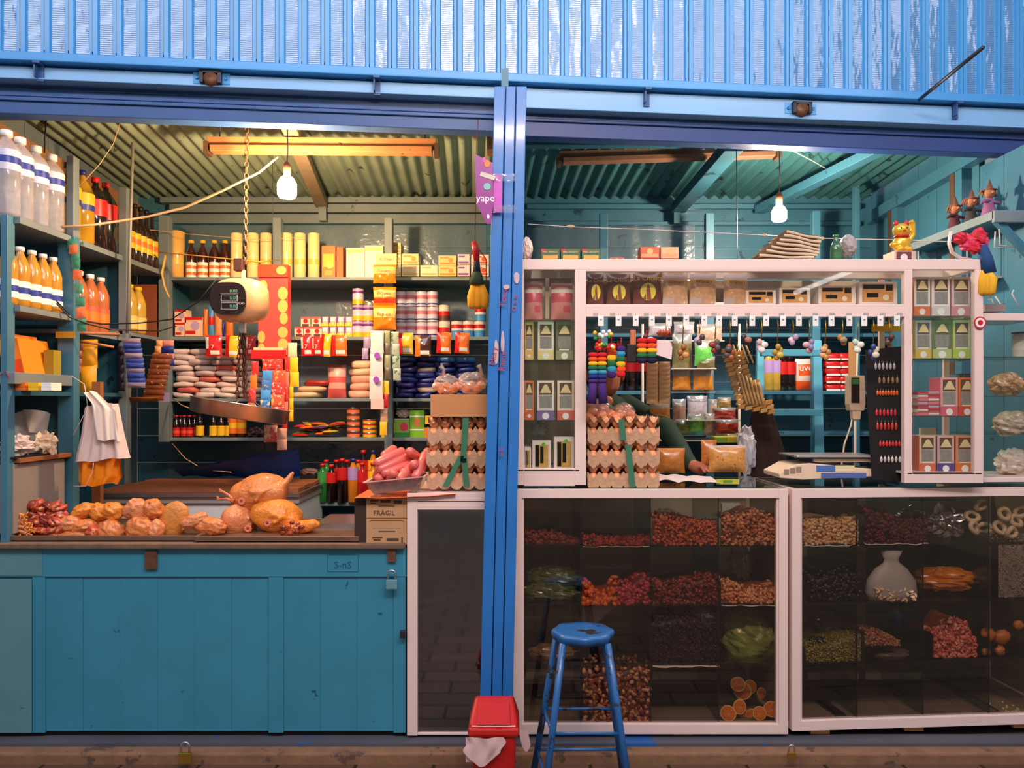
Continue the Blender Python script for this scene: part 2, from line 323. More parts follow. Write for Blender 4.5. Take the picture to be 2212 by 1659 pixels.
for (t_, x, y, s_, rr) in (('Toto', 1094, 645, .035, -1.45), ('O o w', 1116, 655, .025, -1.5), ('Mery', 1072, 770, .035, -1.4), ('Ramir', 1092, 780, .035, -1.45), ('2C', 1083, 975, .02, 0), ('2h', 1083, 985, .02, 0)):
    p = P(x, y, 3.074); text(t_, s_, GRF, pil, p, 'graffiti', (math.pi/2, rr, 0) if rr else (math.pi/2, 0, 0))
k = M()
for (cx, cy, w_, h_) in ((1116, 600, 12, 26), (1094, 620, 14, 10), (1072, 760, 10, 55), (1086, 740, 8, 50)):
    q = []
    for i in range(14):
        a = 2*math.pi*i/14; rr = 1+.35*noise.noise(Vector((cx, i*.9, 1))); v = P(cx+w_/2*math.cos(a)*rr, cy+h_/2*math.sin(a)*rr, 3.076); q.append((v.x, v.z))
    k.prism(q[::-1], -.1255, -.1235)
k.build('peeled_sticker', mt(196, 172, 180, .7, var=.3, sc=40), pil)
# brackets and rod on the header
def bracket(px, z, lab):
    s_ = hx(px); t = thing('shutter_latch', lab, 'latch', hp(s_, .0, z)); ang = math.atan2(U.y, U.x); t.rotation_euler = (0, 0, ang)
    k = M(); k.box(-.045, .045, -.03, 0, .02, .03); k.box(-.045, -.03, -.03, 0, -.02, .03); k.box(.03, .045, -.03, 0, -.02, .03); k.build('bracket', IRON, t)
    k = M(); k.box(-.075, -.045, -.008, 0, -.02, .03); k.box(.045, .075, -.008, 0, -.02, .03); k.lathe([(.007, 0), (.007, .012)], 8, (-.06, -.014, .005), ax='y'); k.lathe([(.007, 0), (.007, .012)], 8, (.06, -.014, .005), ax='y'); k.build('plate', BLUE, t)
    M().lathe([(.0, -.028), (.026, -.024), (.032, -.005), (.032, 0)], 14, (0, -.005, -.002), rx=1.1, ax='y').build('roller', RUST, t); return t
bracket(458, 2.83, 'rusty shutter latch bracket on the left header beam'); bracket(1728, 2.805, 'rusty shutter latch bracket on the right header beam')
for i, (px, lab) in enumerate(((90, 'blue angle bracket at the far left of the header'), (815, 'blue angle bracket on the header between latch and pillar'), (1395, 'blue angle bracket on the header right of the pillar'), (2060, 'blue angle bracket below the iron rod at right'))):
    s_ = hx(px); k = M(); hbox(k, s_-.014, s_+.014, .05, -.0, 2.852, 2.862); hbox(k, s_-.014, s_-.008, .04, 0, 2.80, 2.855); hbox(k, s_-.014, s_+.014, .012, -.0, 2.79, 2.855)
    tag(k.build('angle_bracket', [BLUED]), lab, 'bracket', 'brackets on the header')
tag(M().tube([P(1985, 216, 3.5), P(2124, 102, 3.05)], .008, 8).build('iron_rod', IRON), 'thin dark iron rod sticking out of the top rail at the right', 'rod')
# ---------------- lamps ----------------
def bulb(px, py, D, r, h, pw, col, topz, lab):
    p = P(px, py, D); t = thing('light_bulb', lab, 'light bulb', p)
    m = mt(255, 240, 220, emit=pw, var=0, key=str(col)); bs = m.node_tree.nodes['Principled BSDF']; 
    for l in list(m.node_tree.links):
        if l.to_socket == bs.inputs['Emission Color']: m.node_tree.links.remove(l)
    bs.inputs['Emission Color'].default_value = col+(1,); m.cycles.emission_sampling = 'FRONT'
    M().lathe([(.001, -h/2), (r*.8, -h/2+.008), (r, -h*.3), (r, h*.15), (r*.7, h*.38), (.014, h*.5)], 16).build('bulb', m, t)
    M().lathe([(.016, h*.5), (.018, h*.5+.05), (.012, h*.5+.06), (.004, h*.5+.07)], 12).build('socket', mt(120, 70, 44, .5), t)
    M().tube([(0, 0, h*.5+.06), (.004, 0, (topz-p.z)*.5), (0, 0, topz-p.z)], .003, 6).build('cord', mt(150, 120, 100, .6), t)
bulb(620, 405, 3.6, .044, .11, 900, (1, .63, .33), 2.80, 'glowing warm bulb hanging above the left stall')
bulb(1683, 462, 4.0, .038, .09, 800, (1, .80, .58), 2.80, 'glowing white bulb hanging above the right stall')
def batten(a, b, lab, mat, hh=.05):
    a = Vector(a); b = Vector(b); c = (a+b)/2; d = b-a; L_ = d.length; t = thing('lamp_batten', lab, 'lamp fixture', c); t.rotation_euler = d.to_track_quat('X', 'Z').to_euler()
    M().box(-L_/2, L_/2, -.03, .03, 0, hh).build('housing', mat, t, bev=.003)
    M().box(-L_/2+.02, L_/2-.02, -.045, .02, -hh*.7, 0).build('tray', mat, t, bev=.003)
    for s_ in (-1, 1): M().box(s_*L_/2-.012, s_*L_/2+.012, -.04, .03, -hh*.9, hh*.4).build('end_cap', WOODD, t)
    for s_ in (-1, 1): M().tube([(s_*L_*.45, 0, hh), (s_*L_*.44, 0, .3)], .0025, 5).build('hanging_wire', IRON, t)
batten(P(450, 318, 3.85), P(943, 322, 3.9), 'old wooden-brown lamp batten hanging under the left roof', mt(190, 128, 80, .55, var=.2, worn=(90, 60, 40, .66, 14)), .045)
batten(P(1207, 345, 4.25), P(1678, 330, 4.25), 'rusty lamp batten hanging under the right roof', mt(140, 96, 74, .6, var=.4), .04)
# hall tubes behind the viewer (they show only as reflections)
for i, (x, y0, y1, z) in enumerate(((2.96, -4.8, -3.5, 2.6), (-1.6, -4.8, -3.6, 2.9))):
    tag(M().tube([(x, y0, z), (x, y1, z)], .022, 8).build('tube_lamp', mt(255, 250, 245, emit=6, var=0)), 'lit white tube lamp hanging in the market hall, %s one' % ('right' if i == 0 else 'left'), 'lamp')
hl = thing('tube_lamp', 'lit warm tube lamp hanging high in the market hall before the stalls', 'lamp', (.35, -2.3, 3.3)); M().tube([(-.6, 0, 0), (.6, 0, 0)], .02, 8).build('tube', mt(255, 226, 200, emit=270, var=0), hl); M().box(-.62, .62, -.03, .03, .03, .06).build('housing', WHT, hl); [M().tube([(x, 0, .06), (x, 0, .8)], .003, 5).build('hanging_wire', IRON, hl) for x in (-.5, .5)]
# ---------------- left back shelving ----------------
ZS = [2.214, 1.852, 1.478, 1.238, .872]
bs_ = thing('wall_shelving', 'teal painted back-wall shelving full of groceries in the left stall', 'shelving', (0, 0, 0))
xr = -.05; xl = P(345, 0, 4.65).x; xm = P(840, 0, 4.65).x
SHM = mt(122, 138, 142, .5, var=.2, sc=8, bump=.2, worn=(150, 130, 104, .62, 12))
for i, z in enumerate(ZS[:4]):
    M().box(xl+.03, xr, 4.67-3.2, 4.99-3.2, z-.02, z).build('shelf', SHM, bs_, bev=.002)
M().box(P(560, 0, 4.6).x, P(835, 0, 4.6).x, 4.45-3.2, 4.99-3.2, ZS[4]-.02, ZS[4]).build('shelf', SHM, bs_, bev=.002)
for (a, b, y0, y1) in ((342, 364, 465, 955), (588, 606, 470, 600), (830, 847, 470, 1075)):
    k = M(); k.pbox(a, y0, b, y1, 4.64, .06); k.build('upright', TEALG, bs_, bev=.003)
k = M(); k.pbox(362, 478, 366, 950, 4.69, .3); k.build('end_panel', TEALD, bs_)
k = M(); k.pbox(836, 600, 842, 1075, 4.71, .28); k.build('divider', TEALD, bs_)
# ---------------- left side shelving ----------------
ls = thing('wall_shelving', 'teal painted shelving of bottles along the left wall', 'shelving', (0, 0, 0))
XE = -2.075; YA, YB, YC, YD = .0, .42, .9, 1.40
def sh(y0, y1, z, th=.028, mat=None, x0=-2.45, x1=XE):
    y0 = max(y0, .045); return M().box(x0, x1, y0, y1, z-th, z).build('shelf', mat or TEALG, ls, bev=.002)
for (y0, y1) in ((YA+.0, YB), (YB, YC), (YC, YD)): sh(y0, y1, 2.235)
sh(YA, YB, 1.861, .025); sh(YB+.02, YC, 1.80, .02); sh(YC, YD, 1.835, .02)
sh(YA, YB, 1.50, .02, TEALD); sh(YA, YB, 1.215, .02, WOOD); sh(YB+.02, YC, 1.50, .02, TEALD)
M().box(XE-.06, XE+.005, YA+.002, YB+.04, 1.528, 1.578).build('front_board', TEALG, ls, bev=.003)
for (x0, x1, y, z0, z1) in ((-2.13, -2.10, YA, .85, 2.235), (-2.14, -2.062, YB, .7, 2.235), (-2.11, -2.075, YB+.02, 2.235, 2.62), (-2.10, -2.055, YC, 1.18, 2.60)):
    M().box(x0, x1, y, y+.05, z0, z1).build('upright', TEALG if z0 > 1 else TEAL, ls, bev=.003)
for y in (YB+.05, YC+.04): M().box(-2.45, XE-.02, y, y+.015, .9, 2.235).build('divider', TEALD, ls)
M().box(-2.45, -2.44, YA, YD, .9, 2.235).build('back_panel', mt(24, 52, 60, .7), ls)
M().box(-2.0, -1.96, YB+.04, YB+.07, .75, 1.55).build('upright', WOOD, ls)
tag(rod('pipe', P(275, 720, 4.02), P(287, 308, 3.95), .008, mt(150, 150, 140, .5, .3)), 'thin grey pipe standing beside the left shelving', 'pipe')
tag(M().box(-2.44, XE-.02, .03, .40, .9, 1.19).build('grey_cupboard', mt(150, 140, 132, .6, var=.1)), 'grey cupboard front low in the left shelving', 'cupboard')
# ---------------- right back shelving, ladder ----------------
rs = thing('wall_shelving', 'blue painted back-wall shelving seen behind the glass cabinet in the right stall', 'shelving', (0, 0, 0))
x0, x1 = .02, XR-.02
for z in (2.03, 1.872, 1.522, 1.275): M().box(x0, x1, 4.67-3.2, 4.99-3.2, z-.022, z).build('shelf', TEAL, rs, bev=.002)
for (a, b, y0, y1) in ((1296, 1313, 460, 1050), (1525, 1543, 460, 1050), (1756, 1773, 455, 1050), (1848, 1858, 400, 1050)):
    k = M(); k.pbox(a, y0, b, y1, 4.64, .05); k.build('upright', TEAL, rs, bev=.003)
lad = thing('ladder', 'light blue wooden ladder leaning against the shelves in the right stall', 'ladder', (0, 0, 0))
LB = mt(80, 160, 186, .45, var=.15, bump=.1, worn=(30, 60, 80, .7, 20))
for (a0, a1, b0, b1) in ((1636, 1651, 1634, 1650), (1757, 1775, 1770, 1790)):
    M().pquad([(b0-2, 1462), (b1+2, 1462), (a1, 735), (a0, 735)], [3.97, 3.97, 4.4, 4.4], .03).build('rail', LB, lad, bev=.002)
for y in (762, 891, 1015): M().pbox(1646, y-7, 1778, y+7, 4.22, .04).build('rung', LB, lad, bev=.002)
# ---------------- left counter ----------------
ct = thing('counter', 'blue painted wooden counter carrying the chickens, scratched and worn', 'counter', (0, 0, 0))
CX0, CX1 = P(-90, 0, 3.2).x, P(878, 0, 3.2).x; z = lambda y, D=3.2: EYE-(y-HY)*D/F; X = lambda px, D=3.2: (px-HX)*D/F
M().box(CX0, CX1, .02, .6, .06, .85).build('carcass', DARK, ct)
k = M(); n = 0
for (a, b) in ((-90, 70), (98, 580), (612, 850)):
    m_ = max(1, int((b-a)/78)); ww = (b-a)/m_
    for i in range(m_): k.box(X(a+i*ww)+.0004, X(a+(i+1)*ww)-.0004, .004+.0008*(i % 2), .02, z(1580), z(1240))
k.build('plank_panel', CTR, ct)
k = M(); k.box(CX0, X(70), -.0052, -.0035, z(1582), z(1250)); k.box(CX0, X(92), -.0058, -.0042, z(1243), z(1186)); k.build('faded_panel', mt(92, 142, 150, .5, var=.15, sc=6, bump=.2, worn=(40, 90, 110, .66, 12)), ct)
for (a, b) in ((70, 98), (580, 612), (850, 876)): M().box(X(a), X(b), -.002, .018, z(1583), z(1240)).build('stile', CTR, ct, bev=.002)
M().box(CX0, CX1, -.004, .018, z(1246), z(1184)).build('top_rail', CTR, ct, bev=.002)
k = M(); k.box(CX0, CX1-.003, -.03, .62, z(1183), z(1172)); k.build('worktop', mt(120, 92, 72, .7, var=.45, sc=20, bump=.4), ct, bev=.004)
for (a, b, y0, y1) in ((316, 342, 1188, 1228), (838, 856, 1178, 1212)):
    M().box(X(a), X(b), -.016, -.008, z(y1), z(y0)).build('metal_strap', RUST, ct)
k = M(); k.box(X(708), X(774), -.0055, -.004, z(1234)-.0015, z(1234)); k.box(X(708), X(774), -.0055, -.004, z(1198), z(1198)+.0015); k.box(X(708), X(709), -.0055, -.004, z(1234), z(1198)); k.box(X(774), X(775), -.0055, -.004, z(1234), z(1198)); k.build('carved_frame', mt(26, 92, 124, .5), ct)
text('S-nS', .042, mt(26, 92, 124, .5), ct, (X(741), -.0046, z(1227)), 'carved_lettering')
def padlock(px, py, D, w_, mat, lab, open_=0):
    t = thing('padlock', lab, 'padlock', P(px, py, D)); h = w_*.85
    M().box(-w_/2, w_/2, -.006, .006, -h, 0).build('body', mat, t, bev=.002)
    M().tube([(-w_*.33, 0, 0)]+[(w_*.33*math.cos(a), 0, w_*.5+w_*.33*math.sin(a)) for a in [math.pi*(1-i/8) for i in range(9)]]+[(w_*.33, 0, 0)], w_*.09, 8).build('shackle', STEEL, t); return t
padlock(846, 1252, 3.17, .046, mt(110, 160, 170, .4, .2), 'padlock half painted blue hanging on the counter corner')
padlock(400, 1626, 3.04, .05, BRASS, 'rusty brass padlock on the kerb below the blue counter'); padlock(1710, 1625, 3.04, .034, BRASS, 'brass padlock on the kerb below the glass cases')
tag(M().box(X(866), X(878), -.03, -.012, z(1375), z(1358)).build('bolt_latch', IRON, bev=.003), 'small dark bolt latch on the right edge of the counter', 'latch')
# trays, boards and freezer behind the counter
fr = thing('chest_freezer', 'white chest freezer with brown boards on its lid behind the chickens', 'freezer', (0, 0, 0))
M().box(X(212, 3.95), X(640, 3.95), .78, 1.3, .1, .93).build('body', WHT, fr, bev=.01)
k = M(); k.box(X(205, 3.95), X(645, 3.95), .76, 1.3, .93, .965); k.build('lid', mt(206, 196, 190, .3, .3), fr, bev=.005)
M().box(X(200, 3.95), X(648, 3.95), .74, 1.3, .966, .985).build('trim', STEEL, fr)
k = M()
for i in range(4): k.box(X(215, 3.95)+i*.01, X(640, 3.95), .78+i*.125, .9+i*.125, 0.986+.004*(i % 2), 1.005+.004*(i % 2))
tag(k.build('brown_board', mt(146, 84, 48, .7, var=.35, sc=6, bump=.3)), 'worn brown boards lying on the freezer lid', 'boards')
k = M(); k.grid(lambda u, v: (X(375, 4.4)+(X(642, 4.4)-X(375, 4.4))*u, 1.2+.12*(1-v)+.01*math.sin(9*u), 1.015+v*(.05+.12*u)+.006*math.sin(20*u)), 24, 8); k.grid(lambda u, v: (X(375, 4.4)+(X(642, 4.4)-X(375, 4.4))*u, 1.2+.1*v, 1.015+(.05+.12*u)+.004*math.sin(14*u)-.01*v), 24, 4)
tag(k.build('blue_tarp', mt(30, 70, 150, .4, var=.2, bump=.2)), 'blue plastic tarp bunched behind the boards', 'tarp')
for i, (a, b, y0, D) in enumerate(((0, 420, .08, 3.2), (420, 775, .06, 3.2))):
    k = M(); xa, xb = X(a), X(b); k.box(xa, xb, y0-.05, .5, .873, .878)
    for (p0, p1, q0, q1) in ((xa, xb, y0-.06, y0-.05), (xa, xb, .5, .51), (xa, xa+.01, y0-.05, .5), (xb-.01, xb, y0-.05, .5)): k.box(p0, p1, q0, q1, .873, .893)
    tag(k.build('metal_tray', mt(150, 120, 100, .35, .7, var=.3), bev=.002), 'dented metal tray under the %s on the counter' % ('cut chicken pieces' if i == 0 else 'whole chickens'), 'tray')
k = M(); k.box(X(640), X(782), .3, .6, .874, .9); tag(k.build('steel_tray', STEEL), 'shiny steel tray behind the trimmed chicken', 'tray')
# ---------------- generic glazed case ----------------
FR = .038
def case(name, lab, loc, rz, W, H, dep, cols, rows, back=None, fr=FR):
    t = thing(name, lab, 'display case', loc, rz); k = M()
    k.box(0, fr, -.005, .03, 0, H); k.box(W-fr, W, -.005, .03, 0, H); k.box(fr, W-fr, -.005, .03, H-.038, H); k.box(fr, W-fr, -.005, .03, 0, .042)
    k.box(fr, fr+.008, .002, .03, .042, H-.038); k.box(W-fr-.008, W-fr, .002, .03, .042, H-.038)
    for x in (0, W-.03): k.box(x, x+.03, dep-.03, dep, 0, H); k.box(x, x+.03, .03, dep-.03, H-.03, H); k.box(x, x+.03, .03, dep-.03, 0, .03)
    k.box(.03, W-.03, dep-.03, dep, H-.03, H); k.build('frame', WHITE, t, bev=.0015)
    M().box(fr, W-fr, .012, .016, .042, H-.038).build('front_glass', GLD, t)
    M().box(.01, W-.01, .0, dep, H, H+.006).build('glass_top', glass(225, 235, 230, .07), t)
    M().box(.03, W-.03, dep-.012, dep, .01, H-.03).build('back_panel', back or mt(200, 176, 156, .7, var=.3, sc=4), t)
    M().box(.03, W-.03, .03, dep-.012, .01, .03).build('base_panel', mt(130, 110, 96, .7), t)
    EDG = mt(34, 40, 38, .3)
    for z_ in rows: k = M(); k.box(fr, W-fr, .03, dep-.02, z_-.005, z_, 0); k.box(fr, W-fr, .027, .03, z_-.006, z_+.001, 1); k.build('glass_shelf', [glass(222, 232, 228, .05, key='s'), EDG], t)
    for x in cols: k = M(); k.box(x-.0025, x+.0025, .025, dep-.02, .04, H-.04, 0); k.box(x-.002, x+.002, .022, .025, .04, H-.04, 1); k.build('glass_divider', [glass(212, 222, 218, .05, key='d'), EDG], t)
    for x in (.003, W-.01): M().box(x, x+.006, .03, dep-.03, .03, H-.03).build('end_panel', mt(150, 126, 110, .6), t)
    return t
c1x = X(1108); W1 = X(1702)-c1x; zb = .072; H1 = z(1056)-zb
rows1 = [z(1180)-zb, z(1308)-zb, z(1437)-zb]; cols1 = [X(v)-c1x for v in (1255, 1407, 1555)]
case('glass_counter', 'white framed glass counter of dried foods between pillar and second glass counter', (c1x, 0, zb), 0, W1, H1, .5, cols1, rows1)
c2x = X(1707)+.006; RZ2 = math.radians(4.0)
zb2 = .084; case('glass_counter', 'white framed glass counter of dried foods at the right edge', (c2x, 0, zb2), RZ2, 1.22, H1+zb-zb2, .5, [X(v)-c2x for v in (1862, 2013, 2165)], [v+zb-zb2 for v in rows1])
c3x = X(880); zb3 = zb; zb = z(1587); t3 = thing('glass_cabinet', 'white framed dark glass cabinet under the egg trays left of the pillar', 'cabinet', (c3x, 0, zb)); k = M(); W3 = X(1060)-c3x; H3 = z(1064)-zb
k.box(0, .043, -.01, .03, 0, H3); k.box(W3-.02, W3, -.01, .03, 0, H3); k.box(.043, W3, -.01, .03, H3-.07, H3-.038); k.box(0, W3, -.014, .5, H3-.034, H3+.0); k.box(.043, W3, -.004, .03, 0, .008); k.build('frame', WHITE, t3, bev=.0015)
M().box(.043, W3-.02, .008, .014, .01, H3-.07).build('front_glass', glass(150, 152, 160, .45, .05, key='c3'), t3); M().box(0, W3, .03, .5, .0, H3-.04).build('interior', mt(14, 14, 18, .5), t3)
zb = zb3
# wooden blocks and black void under the cases
for i, px in enumerate((1478, 1778, 1990, 2240)):
    tag(M().box(X(px)-.04, X(px)+.04, .02+max(0, (px-1707))*.00013, .3, .059, (zb if px < 1700 else zb2)-.001).build('wooden_block', WOODL), 'wooden block propping the glass counters, %s from the left' % ('first', 'second', 'third', 'fourth')[i], 'block', 'blocks under the glass counters')
# ---------------- upper white cabinet ----------------
uc = thing('glass_cabinet', 'tall white framed glass cabinet with an open serving hatch on the right counter', 'cabinet', (0, 0, 0)); ZT = z(560); ZC = z(1050)+.008; UD = .26
def ub(a, b, y0, y1, dep=.03, yo=0, nm='frame', mat=None, zz=None): return M().box(X(a), X(b), yo, yo+dep, z(y1), z(y0)).build(nm, mat or WHITE, uc, bev=.0015)
ub(1118, 2122, 560, 582, .03); ub(1118, 2122, 560, 582, .03, UD-.03); ub(1118, 1150, 560, 582, UD-.06, .03); ub(2104, 2122, 560, 582, UD-.06, .03); M().box(X(1150), X(2104), .03, UD-.03, z(560)-.005, z(560)).build('glass_top', glass(235, 240, 236, .06), uc)  # glazed top is assumed, added so bulb light reaches the goods
for (a, b, y0, y1) in ((1118, 1132, 582, 1048), (1242, 1266, 582, 1048), (1954, 1971, 582, 1044), (2106, 2124, 582, 1044), (1132, 1242, 1012, 1050), (1971, 2106, 1021, 1044), (1266, 1954, 662, 684)): ub(a, b, y0, y1)
ub(1266, 1954, 582, 586, .03, 0); ub(1266, 1954, 657, 662, UD)
for (a, b) in ((1118, 1132), (1242, 1254), (1960, 1972), (2110, 2122)): ub(a, b, 582, 1046, .02, UD-.02, 'rear_upright')
for (a, b, y) in ((1120, 1246, 693), (1120, 1246, 908), (1965, 2112, 684), (1965, 2112, 775), (1965, 2112, 899)): M().box(X(a), X(b), .03, UD-.02, z(y)-.004, z(y)).build('glass_shelf', glass(215, 235, 228, .06), uc)
ub(1118, 1252, 1014, 1018, UD, 0, 'shelf'); ub(1960, 2122, 1021, 1025, UD, 0, 'shelf')
for (a, b, y0, y1) in ((1132, 1242, 582, 1012), (1266, 1954, 586, 657), (1971, 2106, 582, 1021)): M().box(X(a), X(b), .012, .015, z(y1), z(y0)).build('front_glass', glass(250, 252, 250, .07), uc)
M().box(X(1266), X(1954), UD-.01, UD-.004, z(657), z(586)).build('mirror_back', mt(190, 186, 182, .03, .95, var=0), uc)
ub(1118, 1250, 582, 1010, .006, UD-.008, 'back_panel', mt(206, 184, 168, .5, .2, var=.1))
ub(1250, 1256, 582, 1046, UD-.04, .03, 'side_glass', glass(220, 235, 230, .06)); 
k = M()
for i in range(19): k.box(X(1281+i*36.5), X(1292+i*36.5), -.002, 0, z(681), z(676))
k.build('price_print', mt(180, 170, 165, .6), uc)
frc = thing('glass_cabinet', 'white framed glass cabinet of jars cut off by the right edge', 'cabinet', (X(2128), .04, z(1044)), math.radians(3)); W4, H4 = .32, z(674)-z(1044); k = M()
k.box(0, .02, 0, .03, 0, H4); k.box(W4-.02, W4, 0, .03, 0, H4); k.box(.02, W4-.02, 0, .03, H4-.03, H4); k.box(.02, W4-.02, 0, .03, 0, .02); k.box(0, W4, .03, .3, H4-.02, H4); k.box(0, W4, .03, .3, 0, .02); k.build('frame', WHITE, frc, bev=.0015)
for y in (938, 855, 768): M().box(.02, W4-.02, .03, .28, z(y)-z(1044)-.004, z(y)-z(1044)).build('glass_shelf', glass(225, 238, 232, .06), frc)
M().box(.02, W4-.02, .012, .015, .02, H4-.03).build('front_glass', glass(250, 252, 250, .07), frc)
# right wall high shelf
hs = thing('wall_shelf', 'high blue bracketed shelf on the right wall holding the dolls', 'shelf', (0, 0, 0))
M().box(2.20, XR, .32, 1.15, 2.300, 2.322).build('board', TEAL, hs, bev=.002); M().box(2.19, 2.21, .30, 1.15, 2.285, 2.325).build('edge_rail', TEALG, hs, bev=.002); M().box(2.19, XR, .29, .31, 2.27, 2.325).build('front_rail', TEALG, hs, bev=.002)
M().prism([(2.205, 2.285), (2.24, 2.285), (XR, 2.16), (XR, 2.12)], .31, .345).build('brace', TEAL, hs); M().prism([(2.205, 2.285), (2.24, 2.285), (XR, 2.16), (XR, 2.12)], 1.0, 1.035).build('brace', TEAL, hs)
k = M(); k.box(2.215, XR, .5, 1.1, 2.05, 2.06); k.build('lower_board', mt(190, 180, 170, .6), hs); [M().tube([(2.22, y, 2.3), (2.22, y, 2.06)], .004, 5).build('hanging_rod', mt(190, 186, 180, .4), hs) for y in (.55, 1.0)]
# ---------------- package builders ----------------
ORD = ['first', 'second', 'third', 'fourth', 'fifth', 'sixth', 'seventh', 'eighth', 'ninth', 'tenth', 'eleventh', 'twelfth', 'thirteenth', 'fourteenth', 'fifteenth', 'sixteenth', 'seventeenth', 'eighteenth', 'nineteenth', 'twentieth']
def sup(k, c, rx, ry, rz, m=0, e=.55, nz=.0, seed=0, nu=16, nv=10, rot=None):
    c = Vector(c); vs_ = []; pw = lambda q: math.copysign(abs(q)**e, q)
    for j in range(nv+1):
        t = -math.pi/2+math.pi*j/nv
        for i in range(nu):
            a = 2*math.pi*i/nu; v = Vector((rx*pw(math.cos(a))*pw(math.cos(t)), ry*pw(math.sin(a))*pw(math.cos(t)), rz*pw(math.sin(t))))
            v *= 1+nz*noise.noise(v*18+Vector((seed, seed*2, 0)))
            vs_.append(c+(rot @ v if rot else v))
    return k.add(vs_, [(j*nu+i, j*nu+(i+1) % nu, (j+1)*nu+(i+1) % nu, (j+1)*nu+i) for j in range(nv) for i in range(nu)], m, True)
def bottle(name, label, cat, h, r, liq, capm, labm, lab=(.25, .5), neck=.22, nr=.28, sh=.18, group=None, lw=1.02, capr=None):
    t = thing(name, label, cat, (0, 0, -50), 0, group); zn = h*(1-neck); zs = zn-h*sh; n = 14
    M().lathe([(r*.8, 0), (r, .01), (r, h*lab[0]), (r*.95, h*(lab[0]+lab[1])/2), (r, h*lab[1]), (r, zs), (r*.75, zs+(zn-zs)*.5), (r*nr*1.1, zn), (r*nr, h*.94), (r*nr, h*.95)], n).build('bottle_body', liq, t)
    mats = labm if isinstance(labm, list) else [labm]; a, b = h*lab[0], h*lab[1]; q = len(mats)
    M().lathe([(r*lw, a+(b-a)*i/q) for i in range(q+1)], n, m=list(range(q)), cap=False).build('bottle_label', mats, t)
    cr_ = capr or r*nr*1.35; M().lathe([(cr_, h*.93), (cr_, h), (cr_*.8, h*1.003)], 10).build('cap', capm, t); return t
def canm(name, label, cat, h, r, mats, fr_=None, group=None):
    t = thing(name, label, cat, (0, 0, -50), 0, group); q = len(mats); fr_ = fr_ or [i/q for i in range(q+1)]
    M().lathe([(r*.99, .003+(h-.006)*f_) for f_ in fr_], 16, m=list(range(q)), cap=False).build('can_label', mats, t)
    M().lathe([(r, 0), (r, .003), (r*.985, .003), (r*.985, h-.003), (r, h-.003), (r, h), (r*.93, h), (r*.93, h-.004)], 16).build('can_body', STEEL, t); return t
def at(px, zz, D): return (X(px, D), D-3.2, zz)
def first(t, loc, rz=0.0, label=None, sc=None):
    t.location = loc; t.rotation_euler = (0, 0, rz)
    if label: t['label'] = label
    if sc: t.scale = (sc,)*3
def series(tpl, spots, lab, group, jit=.15, start=0):   # spots: list of (px, z, D) ; lab has {n}
    for i, sp_ in enumerate(spots):
        l_ = lab.format(n=ORD[i+start]); rz = R.uniform(-jit, jit); sc = sp_[3] if len(sp_) > 3 else None; loc = at(*sp_[:3])
        if not tpl.get('u'): first(tpl, loc, rz, l_, sc); tpl['u'] = 1; tpl['group'] = group
        else:
            d = dup(tpl, loc, rz, l_, sc if sc else 1.0, group)
            if 'u' in d: del d['u']
def cart(name, label, cat, x0, y0, x1, y1, D, dep, base, gfx=(), discs=(), zs=None, group=None, side=None, tilt=0.0, txt=None):
    w_, h_ = (x1-x0)*D/F, (y1-y0)*D/F; zz = zs if zs is not None else EYE-(y1-HY)*D/F; o_ = at((x0+x1)/2, zz, D); k = M(); mats = [base]; mi = {}
    k.box(-w_/2, w_/2, 0, dep, 0, h_)
    def idx(m):
        if m not in mats: mats.append(m)
        return mats.index(m)
    if side: k.box(-w_/2-.0006, -w_/2, .002, dep, .002, h_-.002, idx(side)); k.box(w_/2, w_/2+.0006, .002, dep, .002, h_-.002, idx(side))
    for (u0, v0, u1, v1, m) in gfx: k.box(-w_/2+u0*w_, -w_/2+u1*w_, -.0012, 0, v0*h_, v1*h_, idx(m))
    for (u, v, r_, m) in discs: k.disc(-w_/2+u*w_, v*h_, r_*min(w_, h_), -.002, idx(m), 14, dep=.002)
    o = k.build(name, mats, loc=o_); tag(o, label, cat, group)
    if tilt: o.rotation_euler = (0, tilt, 0)
    if txt: text(txt[0], txt[1], txt[2], o, (0, -.0022, h_*txt[3]))
    return o
def soft(name, label, cat, x0, y0, x1, y1, D, t, mats, mf=None, group=None, seed=0, wr=.005, tilt=0.0, txt=None, ry=0.0, n=9, rz=0.0):
    w_, h_ = (x1-x0)*D/F, (y1-y0)*D/F; k = M(); k.pillow(w_, h_, t, 0, mf, n=n, wr=wr, seed=seed)
    o = k.build(name, mats, loc=at((x0+x1)/2, EYE-(y1-HY)*D/F, D)); tag(o, label, cat, group); o.rotation_euler = (ry, tilt, rz)
    if txt: text(txt[0], txt[1], txt[2], o, (0, -t*.5-.004, h_*txt[3]))
    return o
def bandmf(*bands):   # (v0,v1,m) or (u0,v0,u1,v1,m)
    def f(u, v):
        m = 0
        for b in bands:
            if len(b) == 3 and b[0] <= v < b[1]: m = b[2]
            if len(b) == 5 and b[0] <= u < b[2] and b[1] <= v < b[3]: m = b[4]
        return m
    return f
OIL = mt(206, 150, 50, .12, coat=.8, alpha=.82, var=.25, sc=30); OILG = mt(214, 176, 70, .12, coat=.8, alpha=.82, var=.3, sc=30, key='g'); COLA = mt(28, 12, 10, .1, coat=1); YSODA = mt(196, 150, 30, .12, coat=.8, alpha=.85)
WATER = mt(216, 214, 220, .08, coat=1, alpha=.38, var=.3, sc=30); GSODA = mt(40, 120, 50, .12, coat=.8); RSODA = mt(170, 20, 20, .12, coat=.8); OSODA = mt(220, 130, 30, .12, coat=.8, alpha=.9)
